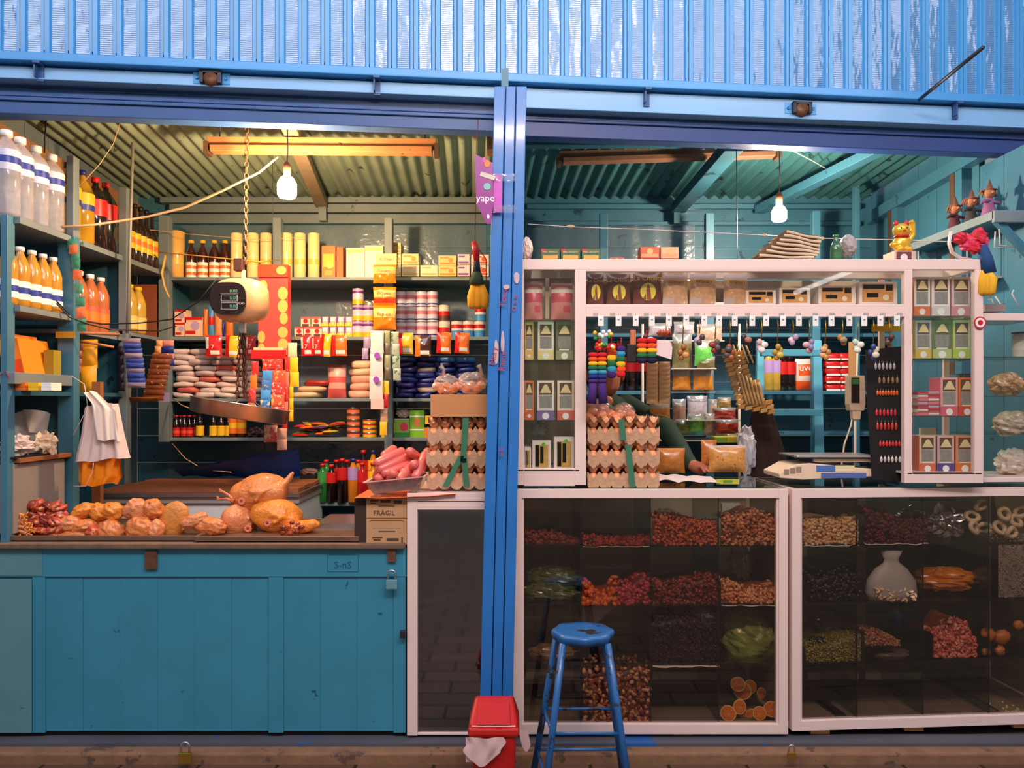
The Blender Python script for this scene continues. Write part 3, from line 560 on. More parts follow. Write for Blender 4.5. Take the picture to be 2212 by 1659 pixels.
BLUL = mt(40, 60, 150, .35); LBL = mt(210, 208, 228, .4); YL = mt(244, 190, 30, .4)
# ---- left wall shelving goods ----
XS = -2.14   # line where bottle fronts stand
def sidepos(D, zz, xo=0.0): return (XS-.06+xo, D-3.2, zz)
def sideseries(tpl, Ds, zz, lab, group, xo=0.0, sc=1.0, x2=None):
    for i, D in enumerate(Ds):
        l_ = lab.format(n=ORD[i]); loc = (XS-.06+xo, D-3.2, zz)
        if not tpl.get('u'): first(tpl, loc, math.pi/2*0+R.uniform(-.2, .2), l_, sc); tpl['u'] = 1; tpl['group'] = group
        else:
            d = dup(tpl, loc, R.uniform(-.2, .2), l_, sc, group)
            if 'u' in d: del d['u']
b = bottle('clear_bottle', 'x', 'bottle', .36, .052, WATER, WHT, [LBL, BLUL, LBL], (.52, .76), .1, .33, .12)
sideseries(b, [3.24, 3.33, 3.44, 3.56], 2.236, 'clear white capped bottle on the left top shelf, {n} from the street', 'clear bottles on the left top shelf', .07)
b = bottle('oil_bottle', 'x', 'bottle', .262, .038, OIL, WHT, [WHT, BLUL, WHT], (.12, .42), .1, .35, .25)
sideseries(b, [3.25, 3.33, 3.41, 3.49, 3.57], 1.862, 'amber oil bottle with blue label on the left second shelf, {n} from street', 'oil bottles on the left second shelf', .07)
b = bottle('soda_bottle', 'x', 'bottle', .37, .055, YSODA, NAVY, [BLUL, YL, YL], (.45, .68), .12, .26, .2)
sideseries(b, [3.71, 3.83], 2.236, 'large yellow soda bottle on the left top shelf, {n} from the street', 'yellow sodas on the left top shelf', .06)
b = bottle('soda_bottle', 'x', 'bottle', .37, .055, COLA, RED, [RED, RED, RED], (.45, .68), .12, .26, .2)
sideseries(b, [3.95, 4.05], 2.236, 'large red labelled cola bottle on left top shelf, {n} from the street', 'cola bottles on the left top shelf', .06)
for i, D in enumerate((3.95, 4.06)): pass
b = bottle('dark_bottle', 'x', 'bottle', .34, .034, mt(40, 18, 20, .15, coat=.8), BLACK, [YEL, ORG, YEL], (.22, .5), .3, .32, .12)
sideseries(b, [4.22, 4.29, 4.36, 4.43, 4.50, 4.57], 2.236, 'dark bottle with yellow label in the left top corner, {n} from the street', 'yellow labelled dark bottles in the left corner', .06)
b = bottle('oil_bottle', 'x', 'bottle', .30, .042, mt(190, 110, 60, .12, coat=.8, alpha=.85, var=.3, sc=30), WHT, [ORG, ORG, mt(226, 90, 60)], (.2, .45), .1, .35, .22)
sideseries(b, [3.80, 3.90, 4.0], 1.80, 'oil bottle with orange label standing before brown cardboard, {n} from the street', 'orange labelled oil bottles on the left shelf', .06)
tag(M().box(-2.43, -2.40, .47, .89, 1.80, 2.12).build('brown_cardboard', mt(140, 74, 44, .8)), 'brown cardboard standing behind the orange labelled oil bottles', 'cardboard')
b = bottle('oil_bottle', 'x', 'bottle', .27, .045, OILG, YEL, [mt(226, 200, 120, .4)]*2, (.08, .35), .08, .35, .3)
sideseries(b, [4.20, 4.30, 4.40], 1.84, 'golden oil bottle with yellow cap in the brown carton, {n} from the street', 'yellow capped oil bottles in the carton', .06)
k = M(); k.box(-2.3, XE+.0, 1.29, 1.295, 1.836, 2.14); k.box(-2.3, -2.295, .95, 1.29, 1.836, 2.14); k.box(-2.3, XE, .95, 1.29, 1.8355, 1.838); k.box(-2.3, XE, .95, .954, 1.836, 1.90); tag(k.build('open_carton', mt(130, 66, 40, .8)), 'open brown carton holding yellow capped oil bottles', 'carton')
# lower bays
def leanbox(x, y, zz, w_, d_, h_, mats, lab, name='snack_box', ry=0.0, gfx=()):
    k = M(); k.box(0, w_, 0, d_, 0, h_); 
    for g in gfx: k.box(g[0]*w_, g[2]*w_, -.001, 0, g[1]*h_, g[3]*h_, g[4])
    o = k.build(name, mats, loc=(x, y, zz)); o.rotation_euler = (0, ry, 0); return tag(o, lab, 'box')
leanbox(-2.205, .16, 1.502, .04, .22, .25, [mt(236, 130, 40), RED, YEL], 'orange box leaning on the left cubby wall, nearer the post', 'snack_box', -.2, [(.1, .3, .9, .5, 1), (.1, .6, .9, .9, 2)])
leanbox(-2.165, .18, 1.502, .04, .22, .23, [mt(250, 140, 30), mt(240, 80, 20), YEL], 'orange box leaning on the other orange box in the cubby', 'snack_box', -.22, [(.1, .3, .9, .6, 1), (.1, .0, .9, .2, 2)])
leanbox(-2.15, .33, 1.502, .045, .06, .19, [mt(160, 140, 40)], 'tall olive yellow box against the cubby post', 'tall_box')
leanbox(-2.19, .30, 1.502, .08, .08, .045, [mt(70, 140, 30), mt(150, 220, 120)], 'small green box lying in the cubby', 'green_box', 0, [(.5, .3, .7, .7, 1)])
k = M()
for i, (m, x) in enumerate(((0, -2.125), (1, -2.075), (2, -2.02), (3, -1.965))): tag(M().box(x-.022, x+.02, .045, .12, 1.5015, 1.535).build('jar_packet', [(PNK, ORG, YEL, WHT)[i]]), ('pink', 'orange', 'yellow', 'white')[i]+' packet just below the front board of the cubby', 'packet')
# plastic bags in the cubby
def crumple(name, lab, cat, c, rad, mat, nz=.5, nu=26, nv=18, seed=1, ns=14.0):
    k = M(); k.ell((0, 0, 0), rad, 0, nu, nv, nz=nz*.55, ns=min(ns, 9), seed=seed); k.s = [False]*len(k.s); return tag(k.build(name, mat, loc=c), lab, cat)
BAGW = mt(232, 214, 206, .4, var=.05, key='bag'); BAGG = mt(190, 184, 182, .4, alpha=.85, key='bagg')
k = M(); k.grid(lambda u, v: (-2.23+.15*u+.02*(v-.5)*(1 if u > .5 else -1)  , .24+.02*math.sin(9*u), 1.3+.1*v+.02*math.sin(math.pi*u)), 10, 4); k.grid(lambda u, v: (-2.21+.1*u, .25, 1.225+.1*v), 6, 4); tag(k.build('plastic_bag', BAGG), 'grey fan-shaped open plastic bag in the left cubby', 'plastic bag')
crumple('crumpled_bags', 'heap of crumpled white bags with red print in the left cubby', 'plastic bag', (-2.15, .14, 1.262), (.06, .06, .045), mt(232, 210, 200, .5, worn=(210, 50, 50, .66, 20)), 1.2, seed=4)
crumple('crumpled_bags', 'cream crumpled bag beside the left cubby post', 'plastic bag', (-2.105, .27, 1.266), (.04, .05, .05), mt(240, 214, 180, .5), 1.2, seed=7)
tag(M().box(-2.2, -2.085, .02, .34, 1.2155, 1.222).build('black_tray', BLACK), 'flat black tray on the brown cubby shelf', 'tray')
# ---- left back shelves ----
Z0, Z1, Z2, Z3, Z4 = ZS
GOLD = mt(236, 186, 100, .3, var=.15, sc=20, coat=.4); CRM = mt(248, 226, 160, .3, var=.06, coat=.4)
def roll(label, hh, r, m):
    t = thing('paper_roll', label, 'roll', (0, 0, -50)); M().lathe([(r*.8, 0), (r, .006), (r, hh-.006), (r*.82, hh), (r*.3, hh-.003)], 18).build('wrapper', m, t); M().lathe([(r*1.006, hh*.3), (r*1.006, hh*.42)], 18, cap=False).build('print_band', mt(230, 200, 90, .4), t); return t
series(roll('x', .297, .052, GOLD), [(380, Z0, 4.76)], 'golden wrapped tall roll at the left end of the top back shelf', 'tall wrapped rolls', 0)
series(roll('x', .28, .036, CRM), [(v, Z0, 4.74, 1) for v in (511, 546, 575, 619, 648, 678)], 'cream wrapped tall roll on the top back shelf, {n} of six', 'tall wrapped rolls', 0)
b = bottle('sauce_bottle', 'x', 'bottle', .235, .031, mt(60, 20, 16, .15, coat=.8), YEL, [WHT, ORG, WHT, ORG, WHT], (.0, .42), .14, .3, .22, capr=.017)
series(b, [(v, Z0, 4.74) for v in (413, 438, 463, 486)], 'dark bottle with yellow cap beside the golden roll, {n} from the left', 'yellow capped bottles on the top back shelf')
cart('orange_box', 'orange and yellow box beside the cream rolls', 'box', 695, 526, 724, 597, 4.73, .09, ORG, [(.1, .35, .9, .75, YEL), (.2, .1, .8, .25, mt(244, 170, 60))], [(.6, .4, .25, mt(250, 210, 90))], Z0, side=mt(230, 90, 40))
cart('orange_box', 'plain orange box standing sideways', 'box', 727, 528, 741, 597, 4.75, .09, mt(240, 110, 40), (), (), Z0)
for i, (a, b_, y) in enumerate(((748, 787, 530), (788, 828, 525))): cart('cream_box', 'plain cream box on the top back shelf, %s of two' % ORD[i], 'box', a, y, b_, 597, 4.74, .1, mt(252, 240, 196, .4), [(.05, .85, .95, .95, mt(240, 210, 120))], (), Z0, group='plain cream boxes')
small = [(849, 524, 866, 548, 'y'), (850, 549, 866, 572, 'y'), (849, 573, 866, 597, 'c'), (868, 548, 904, 572, 'y'), (868, 573, 905, 597, 'c'), (908, 573, 945, 597, 'c'), (947, 552, 985, 574, 'y'), (947, 575, 986, 597, 'y'), (989, 549, 1014, 572, 'p'), (988, 573, 1014, 597, 'p'), (1018, 550, 1056, 572, 'o'), (1018, 573, 1056, 597, 'o')]
sc_ = {'y': (mt(240, 214, 140, .4), mt(232, 160, 60), 'cream box with yellow print'), 'c': (mt(240, 228, 190, .4), mt(230, 190, 120), 'pale box with faint print'), 'p': (mt(238, 226, 226, .4), mt(150, 90, 170), 'white box with purple swirl'), 'o': (mt(240, 226, 220, .4), mt(226, 90, 50), 'white box with red stripe')}
for i, (a, y0, b_, y1, c_) in enumerate(small):
    m0, m1, nm = sc_[c_]; cart('tea_carton', '%s, %s of the small cartons on the top back shelf' % (nm, ORD[i]), 'carton', a, y0, b_, y1, 4.72, .12, m0, [(.08, .12, .92, .3, m1), (.1, .7, .6, .85, m1)], [(.7, .55, .22, m1)] if c_ in 'yo' else (), None, 'small cartons on the top back shelf')
# shelf 1
redw = mt(240, 200, 170, .4)
for (a, y0, b_, y1, lb) in ((377, 669, 402, 697, 'upper small red and white biscuit box at the left'), (378, 697, 400, 726, 'lower small red and white biscuit box at the left'), (399, 685, 437, 726, 'wide cream and red biscuit box')):
    cart('biscuit_box', lb, 'box', a, y0, b_, y1, 4.72, .08, redw, [(.0, .85, 1, 1, RED), (.05, .1, .6, .28, RED)], [(.6, .55, .25, mt(190, 160, 210))], None)
for i, (a, b_, y0, cols) in enumerate(((440, 449, 668, ORG), (450, 463, 660, SKY), (464, 480, 676, mt(240, 150, 90)), (480, 487, 692, NAVY), (488, 504, 690, ORG))):
    soft('cereal_packet', ('orange', 'blue and pink', 'peach', 'navy', 'bright orange')[i]+' slim packet leaning behind the hanging scale', 'packet', a, y0, b_, 727, 4.73, .03, [cols, RED, WHT], bandmf((.4, .6, 1)) if i == 1 else None, seed=i)
for (a, y0, i) in ((650, 684, 0), (673, 684, 1), (636, 706, 2), (655, 706, 3), (675, 706, 4)):
    cart('milk_carton', 'small white and red milk carton, %s in the pile beside the red display' % ORD[i], 'carton', a, y0, a+20, y0+21, 4.71+.02*(y0 < 700), .1, mt(240, 216, 196), [(0, .8, 1, 1, mt(210, 90, 80)), (.15, .0, .85, .25, BRN)], [(.5, .55, .25, RED)], None, 'small milk cartons')
for r_ in range(2):
    for c_ in range(4): 
        i = r_*4+c_; cart('yogurt_carton', 'purple and yellow drink carton, %s counted from the upper left' % ORD[i], 'carton', 694+c_*17, 684+r_*22, 710+c_*17, 705+r_*22, 4.72, .08, mt(190, 160, 200), [(0, 0, 1, .35, YEL), (.2, .5, .8, .9, WHT), (0, .35, .15, 1, PUR)], [(.5, .3, .2, mt(250, 220, 120))], None, 'purple and yellow drink cartons')
tc_ = canm('tall_can', 'x', 'can', .1, .036, [YEL, mt(226, 214, 236, .4), PUR, mt(200, 170, 210, .4)], [0, .3, .7, .85, 1])
series(tc_, [(774, Z1+.1*j, 4.74) for j in range(3)]+[(797, Z1+.1*j, 4.75) for j in range(2)], 'purple and yellow can left of the snack bags, {n} counted up from left', 'purple and yellow cans')
mc = canm('milk_can', 'x', 'can', .094, .0345, [mt(214, 206, 226, .4), NAVY, mt(224, 214, 232, .4), mt(206, 120, 140, .4), mt(224, 214, 232, .4)], [0, .1, .2, .5, .75, 1])
sp_ = [(px_, Z1+.0945*j, 4.745) for px_ in (866, 888, 911, 935) for j in range(3)]
series(mc, sp_, 'blue and white milk can, {n} counted up the columns from the left', 'blue and white milk cans', 1.5)
m2 = canm('milk_can', 'x', 'can', .1, .035, [BRN, RED, mt(240, 226, 210, .4)], [0, .3, .6, 1])
series(m2, [(960, Z1, 4.74), (960, Z1+.1, 4.74)], 'brown and red milk can right of the blue cans, {n} from below', 'brown and red cans', .5)
m3 = canm('milk_can', 'x', 'can', .1, .035, [SKY, mt(240, 226, 214, .4), RED, mt(240, 226, 214, .4)], [0, .4, .55, .8, 1])
series(m3, [(987, Z1, 4.74), (1012, Z1, 4.74), (1036, Z1, 4.74)], 'white and light blue milk can near the pillar, {n} from the left', 'white and light blue cans', .5)
series(m3, [(1038, Z1+.1, 4.75)], 'white and light blue milk can on top of another near the pillar', 'white and light blue cans', .5)
# shelf 2: sugar bags, rice
SUG = mt(232, 208, 200, .4, var=.05); SUGM = mt(216, 196, 194, .4, var=.05); n = 0
for r_ in range(9):
    for c_ in range(4):
        w_ = .125; cx = X(396+c_*46+(r_ % 2)*8-(12 if r_ > 4 else 0), 4.72); zz = Z2+.018+r_*.0335; k = M()
        m_ = 1 if (r_*4+c_) % 9 == 4 else 0; sup(k, (0, 0, 0), w_/2+.006, .08, .019, 0, .6, .25, r_*5+c_)
        o = k.build('sugar_bag', [(SUG if r_ < 4 else SUGM) if not m_ else mt(216, 110, 96, .4)], loc=(cx+R.uniform(-.008, .008), 4.79-3.2+R.uniform(-.02, .01), zz)); o.rotation_euler = (0, R.uniform(-.06, .06), R.uniform(-.1, .1))
        tag(o, 'plump white sugar bag in the stack, %s layer up, %s from the left' % (ORD[r_], ORD[c_]), 'bag', 'stacked sugar bags')
for j in range(3):
    k = M(); sup(k, (0, 0, 0), .09, .08, .02, 0, .6, .2, j+40); tag(k.build('flour_bag', [mt(230, 200, 150, .4), mt(232, 190, 150, .4), RED][j % 2 if j < 2 else 2] if j != 2 else mt(170, 50, 44, .4), loc=(X(662+14*j, 4.74), 1.56, Z2+.02+.036*(j % 3))), ('bottom', 'middle', 'top red')[j]+' bag of the low pile right of the red display', 'bag')
soft('pink_flour_bag', 'clear bag of pink printed flour on the third back shelf', 'bag', 708, 788, 748, 859, 4.72, .08, [mt(238, 176, 160, .35), mt(230, 96, 90), mt(140, 70, 70)], bandmf((.0, .3, 1), (.45, .65, 1), (.9, 1, 2)), seed=3)
for j in range(5):
    k = M(); sup(k, (0, 0, 0), .075, .07, .026, 0, .55, .2, j+60); k2 = k.build('rice_bag', [mt(240, 206, 164, .4) if j > 2 else mt(238, 176, 150, .4)], loc=(X(776+3*j % 7, 4.75), 1.6, Z2+.024+.046*j)); tag(k2, 'cream rice bag in the stack left of the sachet strip, %s from below' % ORD[j], 'bag', 'stacked rice bags')
for r_ in range(8):
    for c_ in range(4):
        m_ = [NAVY, mt(44, 40, 110, .3), mt(60, 120, 190, .3), mt(180, 160, 150, .4)][(0, 0, 1, 0, 1, 0, 2, 0, 1, 3, 0, 2, 0, 1, 0, 0)[(r_*4+c_*5) % 16]]
        k = M(); sup(k, (0, 0, 0), .058, .07, .0165, 0, .5, .3, r_*7+c_+90); o = k.build('pasta_packet', [m_], loc=(X(876+c_*42+(r_ % 2)*6, 4.74), 1.56+R.uniform(-.02, .01), Z2+.018+r_*.031)); o.rotation_euler = (0, R.uniform(-.12, .12), R.uniform(-.2, .2))
        tag(o, 'shiny blue pasta packet in the pile, %s layer up, %s from the left' % (ORD[r_], ORD[c_]), 'packet', 'piled blue pasta packets')
# shelf 3
sb = bottle('sauce_bottle', 'x', 'bottle', .135, .021, COLA, RED, [RED, mt(240, 90, 60, .4), RED], (.05, .45), .2, .42, .2)
series(sb, [(v, Z3, 4.72) for v in (381, 398, 409)]+[(v, Z3, 4.78) for v in (390, 420)], 'small dark sauce bottle with red cap and label, {n} on low shelf', 'red capped sauce bottles')
sb = bottle('sauce_bottle', 'x', 'bottle', .15, .024, COLA, BLACK, [YEL, YEL], (.08, .48), .2, .4, .2)
series(sb, [(v, Z3, 4.72) for v in (432, 461, 478, 494)], 'dark sauce bottle with yellow label under the hanging pan, {n} from the left', 'yellow labelled sauce bottles')
sb = bottle('sauce_jar', 'x', 'jar', .16, .028, mt(70, 26, 16, .2), RED, [ORG, YEL, ORG], (.15, .75), .1, .7, .08)
series(sb, [(v, Z3, 4.72) for v in (503, 522)], 'orange labelled sauce jar under the hanging pan, {n} from the left', 'orange labelled jars')
crumple('loose_sachets', 'dark heap of loose sachets beside the sauce jars', 'sachets', (X(550, 4.72), 1.55, Z3+.03), (.05, .05, .03), mt(90, 60, 56, .5, worn=(190, 150, 140, .6, 30)), 1.3, seed=3)
cols = [RED, ORG, GRN, YEL, mt(150, 30, 40), mt(200, 120, 50), mt(90, 60, 120), mt(230, 60, 50)]
for i in range(14):
    x_ = X(648+(i*53) % 92, 4.71+.03*(i % 3)); k = M(); k.pillow(.1, .09, .02, 0, bandmf((.3, .6, 1)), seed=i); o = k.build('seasoning_packet', [cols[i % 8], cols[(i*3+1) % 8]], loc=(x_, 1.50+.02*(i % 3), Z3+.012+.0085*i*(.9 if i < 8 else .62))); o.rotation_euler = (-1.45+R.uniform(-.1, .1), R.uniform(-.15, .15), R.uniform(-.5, .5))
    tag(o, 'flat seasoning packet in the loose pile on the low shelf, %s from below' % ORD[i], 'packet', 'loose seasoning packets')
tn = canm('tuna_can', 'x', 'can', .036, .042, [mt(236, 120, 80, .4), BRN], [0, .6, 1]); series(tn, [(764, Z3+.0365*j, 4.74) for j in range(5)], 'tuna can in the tall stack on the low shelf, {n} from below', 'stacked tuna cans', 1)
tn = canm('tuna_can', 'x', 'can', .027, .043, [YEL, RED], [0, .7, 1]); series(tn, [(799, Z3+.0275*j, 4.74) for j in range(4)], 'yellow fish can right of the tall stack, {n} from below', 'stacked yellow cans', 1)
cart('match_box', 'yellow box at the end of the low shelf beside the divider', 'box', 824, 913, 840, 938, 4.72, .06, YEL, [(0, .7, 1, 1, mt(240, 150, 60))], (), Z3)
cart('green_box', 'light green box with red oval on the low shelf', 'box', 852, 898, 884, 938, 4.74, .1, mt(150, 190, 60), [(0, .0, 1, .25, GRN), (.0, .93, 1, 1.0, mt(200, 190, 190))], [(.65, .55, .28, mt(230, 60, 90))], Z3)
crumple('folded_bag', 'grey folded bag on top of the green box with red oval', 'bag', (X(868, 4.74), 1.6, Z3+.145), (.045, .04, .028), mt(200, 180, 172, .5), .5, seed=9)
cart('green_box', 'bright green box with white lines near the egg trays', 'box', 885, 880, 916, 938, 4.74, .1, mt(126, 190, 40), [(0, .75, 1, .8, WHT), (0, .25, 1, .3, WHT), (.3, .4, .7, .7, mt(200, 120, 70))], (), Z3)
cart('yellow_box', 'small yellow box beside the egg trays', 'box', 918, 898, 934, 916, 4.7, .08, YEL, (), (), None); cart('yellow_box', 'small orange box under the small yellow box', 'box', 916, 917, 934, 938, 4.7, .08, mt(230, 130, 40), (), (), Z3)
# shelf 4 sodas
def soda(liq, capm, labm, hh, nm): return bottle('soda_bottle', nm, 'bottle', hh, .031, liq, capm, labm, (.52, .8), .12, .38, .22)
for (px_, D, liq, cp, lb, hh, nm) in ((697, 4.46, GSODA, RED, [GRN], .225, 'green soda bottle with red cap at the left of the low shelf'), (716, 4.46, COLA, RED, [RED], .22, 'cola bottle between the green bottle and the tall cola'), (739, 4.45, COLA, RED, [RED], .255, 'taller cola bottle with red label'), (763, 4.45, OSODA, NAVY, [LILAC], .255, 'amber soda with lilac label and blue cap'), (783, 4.45, RSODA, RED, [RED], .23, 'red soda bottle beside the amber soda'), (806, 4.46, OSODA, RED, [YEL], .23, 'orange yellow soda bottle beside the sausage tub'),
    (705, 4.56, GSODA, RED, [GRN], .24, 'green soda bottle in the back row'), (727, 4.56, COLA, RED, [RED], .24, 'cola bottle in the back row behind the first cola'), (750, 4.56, COLA, RED, [RED], .24, 'cola bottle in the back row behind the taller cola'), (774, 4.56, OSODA, RED, [YEL], .24, 'yellow soda in the back row behind the red soda'), (785, 4.66, COLA, RED, [RED], .29, 'cola bottle with raised red cap in the last row'), (806, 4.66, OSODA, NAVY, [YEL], .29, 'blue capped soda in the last row'), (829, 4.66, OSODA, NAVY, [YEL], .29, 'blue capped soda in the last row by the divider'), (826, 4.5, COLA, RED, [RED], .23, 'cola bottle just behind the sausages')):
    t = soda(liq, cp, lb, hh, nm); t.location = at(px_, Z4, D); t['group'] = 'soda bottles on the lowest back shelf'
cart('black_box', 'small black open box beside the soda bottles', 'box', 648, 1012, 682, 1058, 4.45, .1, BLACK, (), (), Z4+.04); cart('white_box', 'flat white box under the black box', 'box', 648, 1058, 686, 1073, 4.43, .1, mt(220, 196, 180), [(.25, .3, .75, .6, BRN)], (), Z4)
crumple('paper_scrap', 'crumpled brown paper on the black box', 'paper', (X(666, 4.45), 1.28, Z4+.175), (.05, .03, .02), mt(120, 90, 80, .6), .8, seed=2)
# ---------------- meat on the left counter ----------------
def blobby(name, k, mat, lab, cat, loc=(0, 0, 0), vox=.005, rot=None, sm=6, parent=None, group=None):
    o = k.build(name, mat, parent, loc); r = o.modifiers.new('r', 'REMESH'); r.mode = 'VOXEL'; r.voxel_size = vox; r.use_smooth_shade = True
    if sm: q = o.modifiers.new('s', 'SMOOTH'); q.iterations = sm; q.factor = .6
    if rot: o.rotation_euler = rot
    if not parent: tag(o, lab, cat, group)
    return o
def rotm(x=0, y=0, z_=0): return Matrix.Rotation(z_, 3, 'Z') @ Matrix.Rotation(y, 3, 'Y') @ Matrix.Rotation(x, 3, 'X')
SKIN = mt(222, 132, 70, .38, var=.16, sc=80, bump=.6, coat=.25, worn=(222, 130, 84, .63, 34)); SKINY = mt(232, 138, 46, .38, var=.16, sc=80, bump=.6, coat=.25, worn=(226, 140, 74, .63, 34))
SKINP = mt(226, 142, 92, .38, var=.14, sc=80, bump=.6, coat=.25, worn=(232, 140, 110, .64, 34)); MEAT = mt(196, 80, 50, .3, var=.35, sc=25, bump=.4, coat=.4, worn=(240, 170, 110, .6, 14)); LIV = mt(136, 42, 26, .35, var=.3, sc=30, bump=.3, coat=.6, worn=(206, 110, 70, .66, 14))
TZ = .879
def chicken(px, py, D, L_, H_, mat, lab, ang=0.0, yaw=0.0, legs=True, hole=True):
    k = M(); k.ell((0, 0, 0), (L_/2, L_*.36, H_/2), 0, 20, 14, nz=.1, ns=6, seed=px); k.ell((-L_*.28, 0, H_*.05), (L_*.25, L_*.27, H_*.36), 0, 16, 12); k.ell((L_*.2, -L_*.2, -H_*.1), (L_*.26, L_*.15, H_*.28), 0, 14, 10); k.ell((L_*.2, L_*.2, -H_*.1), (L_*.26, L_*.15, H_*.28), 0, 14, 10)
    if legs:
        for s_ in (-1, 1): k.tube([(L_*.3, s_*L_*.2, -H_*.05), (L_*.5, s_*L_*.14, H_*.12), (L_*.62, s_*L_*.1, H_*.3)], [L_*.1, L_*.06, L_*.03], 10)
    k.tube([(-L_*.1, -L_*.33, H_*.1), (L_*.12, -L_*.38, H_*.02), (-L_*.05, -L_*.4, -H_*.15)], [.016, .014, .008], 8)
    c = P(px, py, D); o = blobby('whole_chicken', k, mat, lab, 'chicken', c, .006, (0, ang, yaw), 5)
    return o
chicken(562, 1064, 3.5, .26, .172, SKIN, 'plucked whole chicken lying on top of the two other chickens', -.25, .15)
chicken(516, 1124, 3.45, .175, .155, SKINP, 'pale round whole chicken at the lower left of the pile', .1, 1.2, legs=False)
chicken(599, 1114, 3.45, .225, .155, SKINY, 'yellow whole chicken at the lower right of the pile', .1, .25, legs=False)
k = M(); k.ell((0, 0, 0), (.015, .006, .013), 0); o = None
def hole(px, py, D, lab): 
    k = M(); 
    for i in range(9):
        a = i*.7; k.ell((.011*math.cos(a), -.002, .011*math.sin(a)), (.008, .008, .007), 0, 8, 6)
    k.ell((0, 0, 0), (.007, .008, .007), 1, 8, 6); tag(k.build('chicken_neck', [mt(222, 120, 84, .35, coat=.4), LIV], loc=P(px, py, D)), lab, 'chicken neck')
hole(536, 1142, 3.385, 'pink neck opening of the pale round chicken'); hole(578, 1130, 3.375, 'pink neck opening of the yellow chicken'); hole(522, 1083, 3.42, 'pink neck stump of the topmost chicken')
for i, (x, y) in enumerate(((482, 1062), (476, 1078))):
    p = P(x, y, 3.42); k = M(); e0 = P(505, 1082, 3.42)-p; k.tube([e0, e0*.5+Vector((0, 0, .006)), (0, 0, 0)], [.009, .006, .005], 8)
    for a in (-.6, 0, .6): k.tube([(0, 0, 0), (-.016, -.004, .012*math.sin(a)+.006)], [.004, .002], 6)
    tag(k.build('chicken_claw', SKINP, loc=p), 'thin chicken foot sticking out left of the topmost chicken, %s one' % ('upper', 'lower')[i], 'chicken foot')
k = M(); k.grid(lambda u, v: (.0+.085*(u-.5)*2*math.cos((v-.5)*1.6), .055*math.sin(math.pi*u)-.05, .07*(v-.5)+.02*u), 12, 8); k.grid(lambda u, v: (.0+.08*(u-.5)*2*math.cos((v-.5)*1.6), .05*math.sin(math.pi*u)-.035, .07*(v-.5)+.02*u), 12, 8)
k = M(); k.ell((0, .02, -.004), (.075, .05, .034), 0, 16, 10, rot=rotm(0, -.35, 0)); k.ell((-.035, -.012, -.008), (.03, .02, .028), 0, 12, 8); k.ell((.05, 0, .012), (.045, .03, .026), 0, 12, 8, rot=rotm(0, -.5)); k.tube([(.06, 0, .01), (.1, .0, .022)], [.018, .012], 8)
o = blobby('split_chicken', k, SKINY, 'split chicken piece with red flesh showing, right end of the meat', 'chicken', P(642, 1142, 3.38), .005, None, 3)
k = M(); 
for i in range(12): k.ell((-.03+.09*R.random()-.01, -.045+.004*i*.3, -.015+.05*R.random()), (.014, .008, .009), i % 2, 8, 6, nz=.4, seed=i)
tag(k.build('red_flesh', [LIV, MEAT], loc=P(635, 1142, 3.37)), 'wet red inner flesh of the split chicken', 'meat')
k = M(); k.ell((0, 0, 0), (.068, .03, .088), 0, 20, 14, rot=rotm(0, .35), nz=.05); blobby('chicken_breast', k, mt(214, 138, 64, .45, var=.12, sc=60, bump=.6), 'large flat oval chicken breast standing upright', 'chicken breast', P(375, 1124, 3.38), .005)
pieces = [(452, 1140, .06, .028, SKIN, .1, 'chicken leg lying between the breast and the pile'), (420, 1128, .05, .02, SKINP, -.4, 'slim chicken leg leaning on the oval breast'), (330, 1103, .036, .03, SKIN, .1, 'upper right chicken cut behind the oval breast'), (295, 1104, .044, .032, SKINP, 0, 'upper middle chicken cut beside the oval breast'),
    (303, 1145, .05, .034, SKIN, 0, 'lower chicken cut with ridged skin'), (338, 1148, .026, .03, SKINP, .2, 'small lower chicken cut beside the oval breast'), (243, 1108, .04, .028, SKINY, .1, 'yellow chicken back piece in the upper row'), (213, 1110, .03, .028, SKINY, -.3, 'small yellow chicken piece in the upper row'), (240, 1150, .046, .03, SKIN, .2, 'chicken wing cut in the lower row'), (205, 1152, .03, .026, MEAT, -.5, 'red chicken cut in the lower row'),
    (178, 1108, .044, .022, SKINY, -.5, 'curved yellow chicken wing, upper row'), (152, 1135, .04, .026, SKINP, -.3, 'pale chicken wing left of the middle'), (180, 1140, .045, .02, SKIN, -.2, 'chicken wing tips in the middle of the lower row'), (160, 1158, .05, .018, SKIN, 0, 'thin chicken piece on the tray edge'), (125, 1160, .03, .018, MEAT, .3, 'small orange red chicken trimming on the tray edge'), (118, 1112, .03, .022, MEAT, .2, 'orange red meat piece beside the dark livers')]
for (px, py, a, b_, m, rt, lb) in pieces:
    k = M(); a *= 1.3; b_ *= 1.5; py -= 3; k.ell((0, 0, 0), (a, .04, b_), 0, 16, 12, rot=rotm(0, rt), nz=.3, ns=14, seed=px); k.ell((a*.4, -.01, b_*.3), (a*.5, .02, b_*.6), 0, 12, 8, nz=.3, ns=10, seed=py); blobby('chicken_piece', k, m, lb, 'chicken piece', P(px, py, 3.34+.03*(py < 1125)), .004, None, 2)
